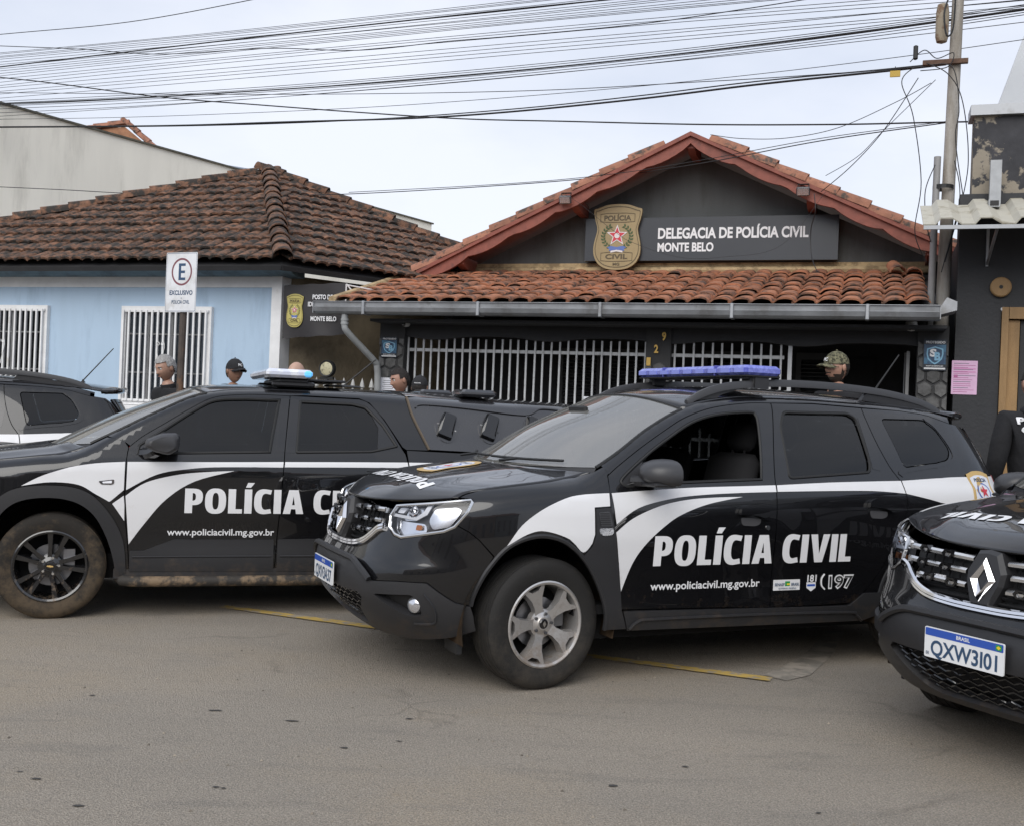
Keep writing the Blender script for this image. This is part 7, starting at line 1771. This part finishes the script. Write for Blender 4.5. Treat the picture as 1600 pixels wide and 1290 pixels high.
cable([(-30,71),(120,77),(250,85),(420,76),(560,79),(700,65),(800,57),(1000,38),(1180,12),(1330,-12)],15,10.5,.007,'wavy thick cable winding among the thin upper cables',None)
cable([(-30,118),(80,130),(250,152),(400,164),(560,176),(720,186),(880,190),(1100,195),(1300,195),(1450,192),(1640,188)],14.5,8.9,.010,'long twisted cable sagging level just above the station gable',None)
cable([(-30,199),(250,197),(450,191),(650,185),(800,175),(1000,155),(1180,133),(1380,112),(1478,101)],14.5,8.25,.013,'thick cable bundle running left to the pole crossarm',None)
cable([(-30,200),(300,197),(560,188),(800,171),(1000,150),(1180,128),(1380,109),(1478,99)],14.5,8.3,.008,'second cable tied alongside the thick crossarm bundle',None)
cable([(-30,145),(400,148),(800,143),(1100,128),(1250,119),(1470,103)],14,8.3,.005,'thin cable sloping gently to the pole crossarm above the bundle',None)
cable([(-30,291),(100,297),(220,303),(420,305),(560,303),(800,289),(960,275),(1100,255),(1280,221),(1480,192)],13.6,8.3,.006,'low thin cable crossing in front of the gable ridge',None)
cable([(545,301),(800,287),(960,272),(1100,250),(1280,217),(1480,190)],10.6,8.3,.004,'second low thin cable just above the one crossing the gable',None)
cable([(1110,211),(1160,217),(1230,216),(1310,200),(1400,160),(1455,130)],9.2,8.3,.004,'slack service wire drooping right of the gable ridge',None)
cable([(1283,300),(1330,260),(1380,205),(1435,122)],8.9,8.3,.0045,'service drop wire from crossarm to the right gable slope',None)
cable([(1290,275),(1340,245),(1380,205),(1462,125)],8.9,8.3,.0035,'finer service drop wire beside the first one',None)
cable([(883,305),(905,318),(960,362),(990,380),(1060,402),(1130,402),(1220,384),(1290,300)],8.85,8.5,.002,'loose pale wire looping in front of the crest and name board',None)
cable([(1272,303),(1274,330),(1267,360),(1268,400),(1277,425)],8.75,8.6,.005,'short grey wire hanging down across the right end of the name board',None)
# ---------------------------------------------------------------- houses across the street (behind the photographer, seen in reflections)
def far_house(x0,x1,h,col,label,roofc):
    t=thing('house',label,'house',(0,-13,0),R(-18));w=mat('render',col,.9,var=.15,vs=2,bump=.1)
    b=MB();b.box(((x0+x1)/2,-2.5,h/2),(x1-x0-.1,5,h));b.build('wall',w,t)
    n=int((x1-x0)/2.2)
    for k in range(n):
        cx=x0+(x1-x0)*(k+.5)/n;dr=(k==n//2)
        b=MB();b.box((cx,.02,1.05 if dr else 1.5),(1.0,.06,2.1 if dr else 1.2));o=b.build('door' if dr else 'window',M['sheet'],t);b=MB();b.box((cx,.056,1.05 if dr else 1.5),(.84,.01,1.94 if dr else 1.04));b.build('pane',M['gloss_black'],o)
    b=MB();b.prism([(.5,h),(.5,h+.08),(-2.5,h+1.1),(-5.5,h+.08),(-5.5,h)],x0-.1,x1+.1,'yz');b.build('roof',roofc,t)
rc=mat('far_tiles',(.20,.09,.055),.9,var=.3,vs=5)
far_house(-16,-8.2,3.3,(.30,.27,.22),'ochre house across the street mirrored in the pickup doors',rc);far_house(-8,.5,3.6,(.16,.15,.145),'dark grey house across the street mirrored in the black car doors',rc);far_house(.7,8.5,3.2,(.26,.20,.16),'brown house across the street mirrored in the SUV flank',rc);far_house(8.7,18,3.4,(.25,.27,.27),'grey-green house across the street beyond the brown one',rc)
# ---------------------------------------------------------------- the four police vehicles
suv=make_suv();suv2=copy_tree(suv);suv3=copy_tree(suv)
PM=Matrix.Translation((.950,0,.530))@Matrix.Rotation(PI/2,4,'Z')
suv_wheels(suv,R(7));plate(suv,'QXV3A37',PM);place_car(suv,-.155,6.505,.4235);tag(suv,'black and white police SUV in the centre with blue light bar and open driver window','car','police SUVs')
suv_wheels(suv2,R(8));plate(suv2,'QXW3I01',PM);place_car(suv2,2.767,4.985,.479);tag(suv2,'black police SUV cut off by the right edge, plate QXW3I01 facing the camera','car','police SUVs')
for x in (0,-2.673):
    for sg in (1,-1): wheel(suv3,(x,.785*sg,.345),'silver',r=.300,rimr=.20,side=sg)
place_car(suv3,-7.0,9.75,.336);suv3.location.z=-.045;plate(suv3,'QXV4B12',PM);tag(suv3,'black police SUV at the left edge, only its rear half showing behind the pickup','car','police SUVs')
# the centre car's driver window is wound down; the left car carries no light bar
for ch in list(suv.children):
    if ch.name.startswith('front_door') and min((v.co.y for v in ch.data.vertices))>0:
        for g in list(ch.children):
            if g.name.startswith('window') and not g.name.startswith('window_seal'): bpy.data.objects.remove(g)
for ch in list(suv3.children):
    if ch.name.startswith('light_bar'):
        for g in list(ch.children): bpy.data.objects.remove(g)
        bpy.data.objects.remove(ch)
pk=make_pickup();place_car(pk,-3.206,7.8355,.329);tag(pk,'black police pickup with vented bed canopy and muddy front wheel','pickup truck')
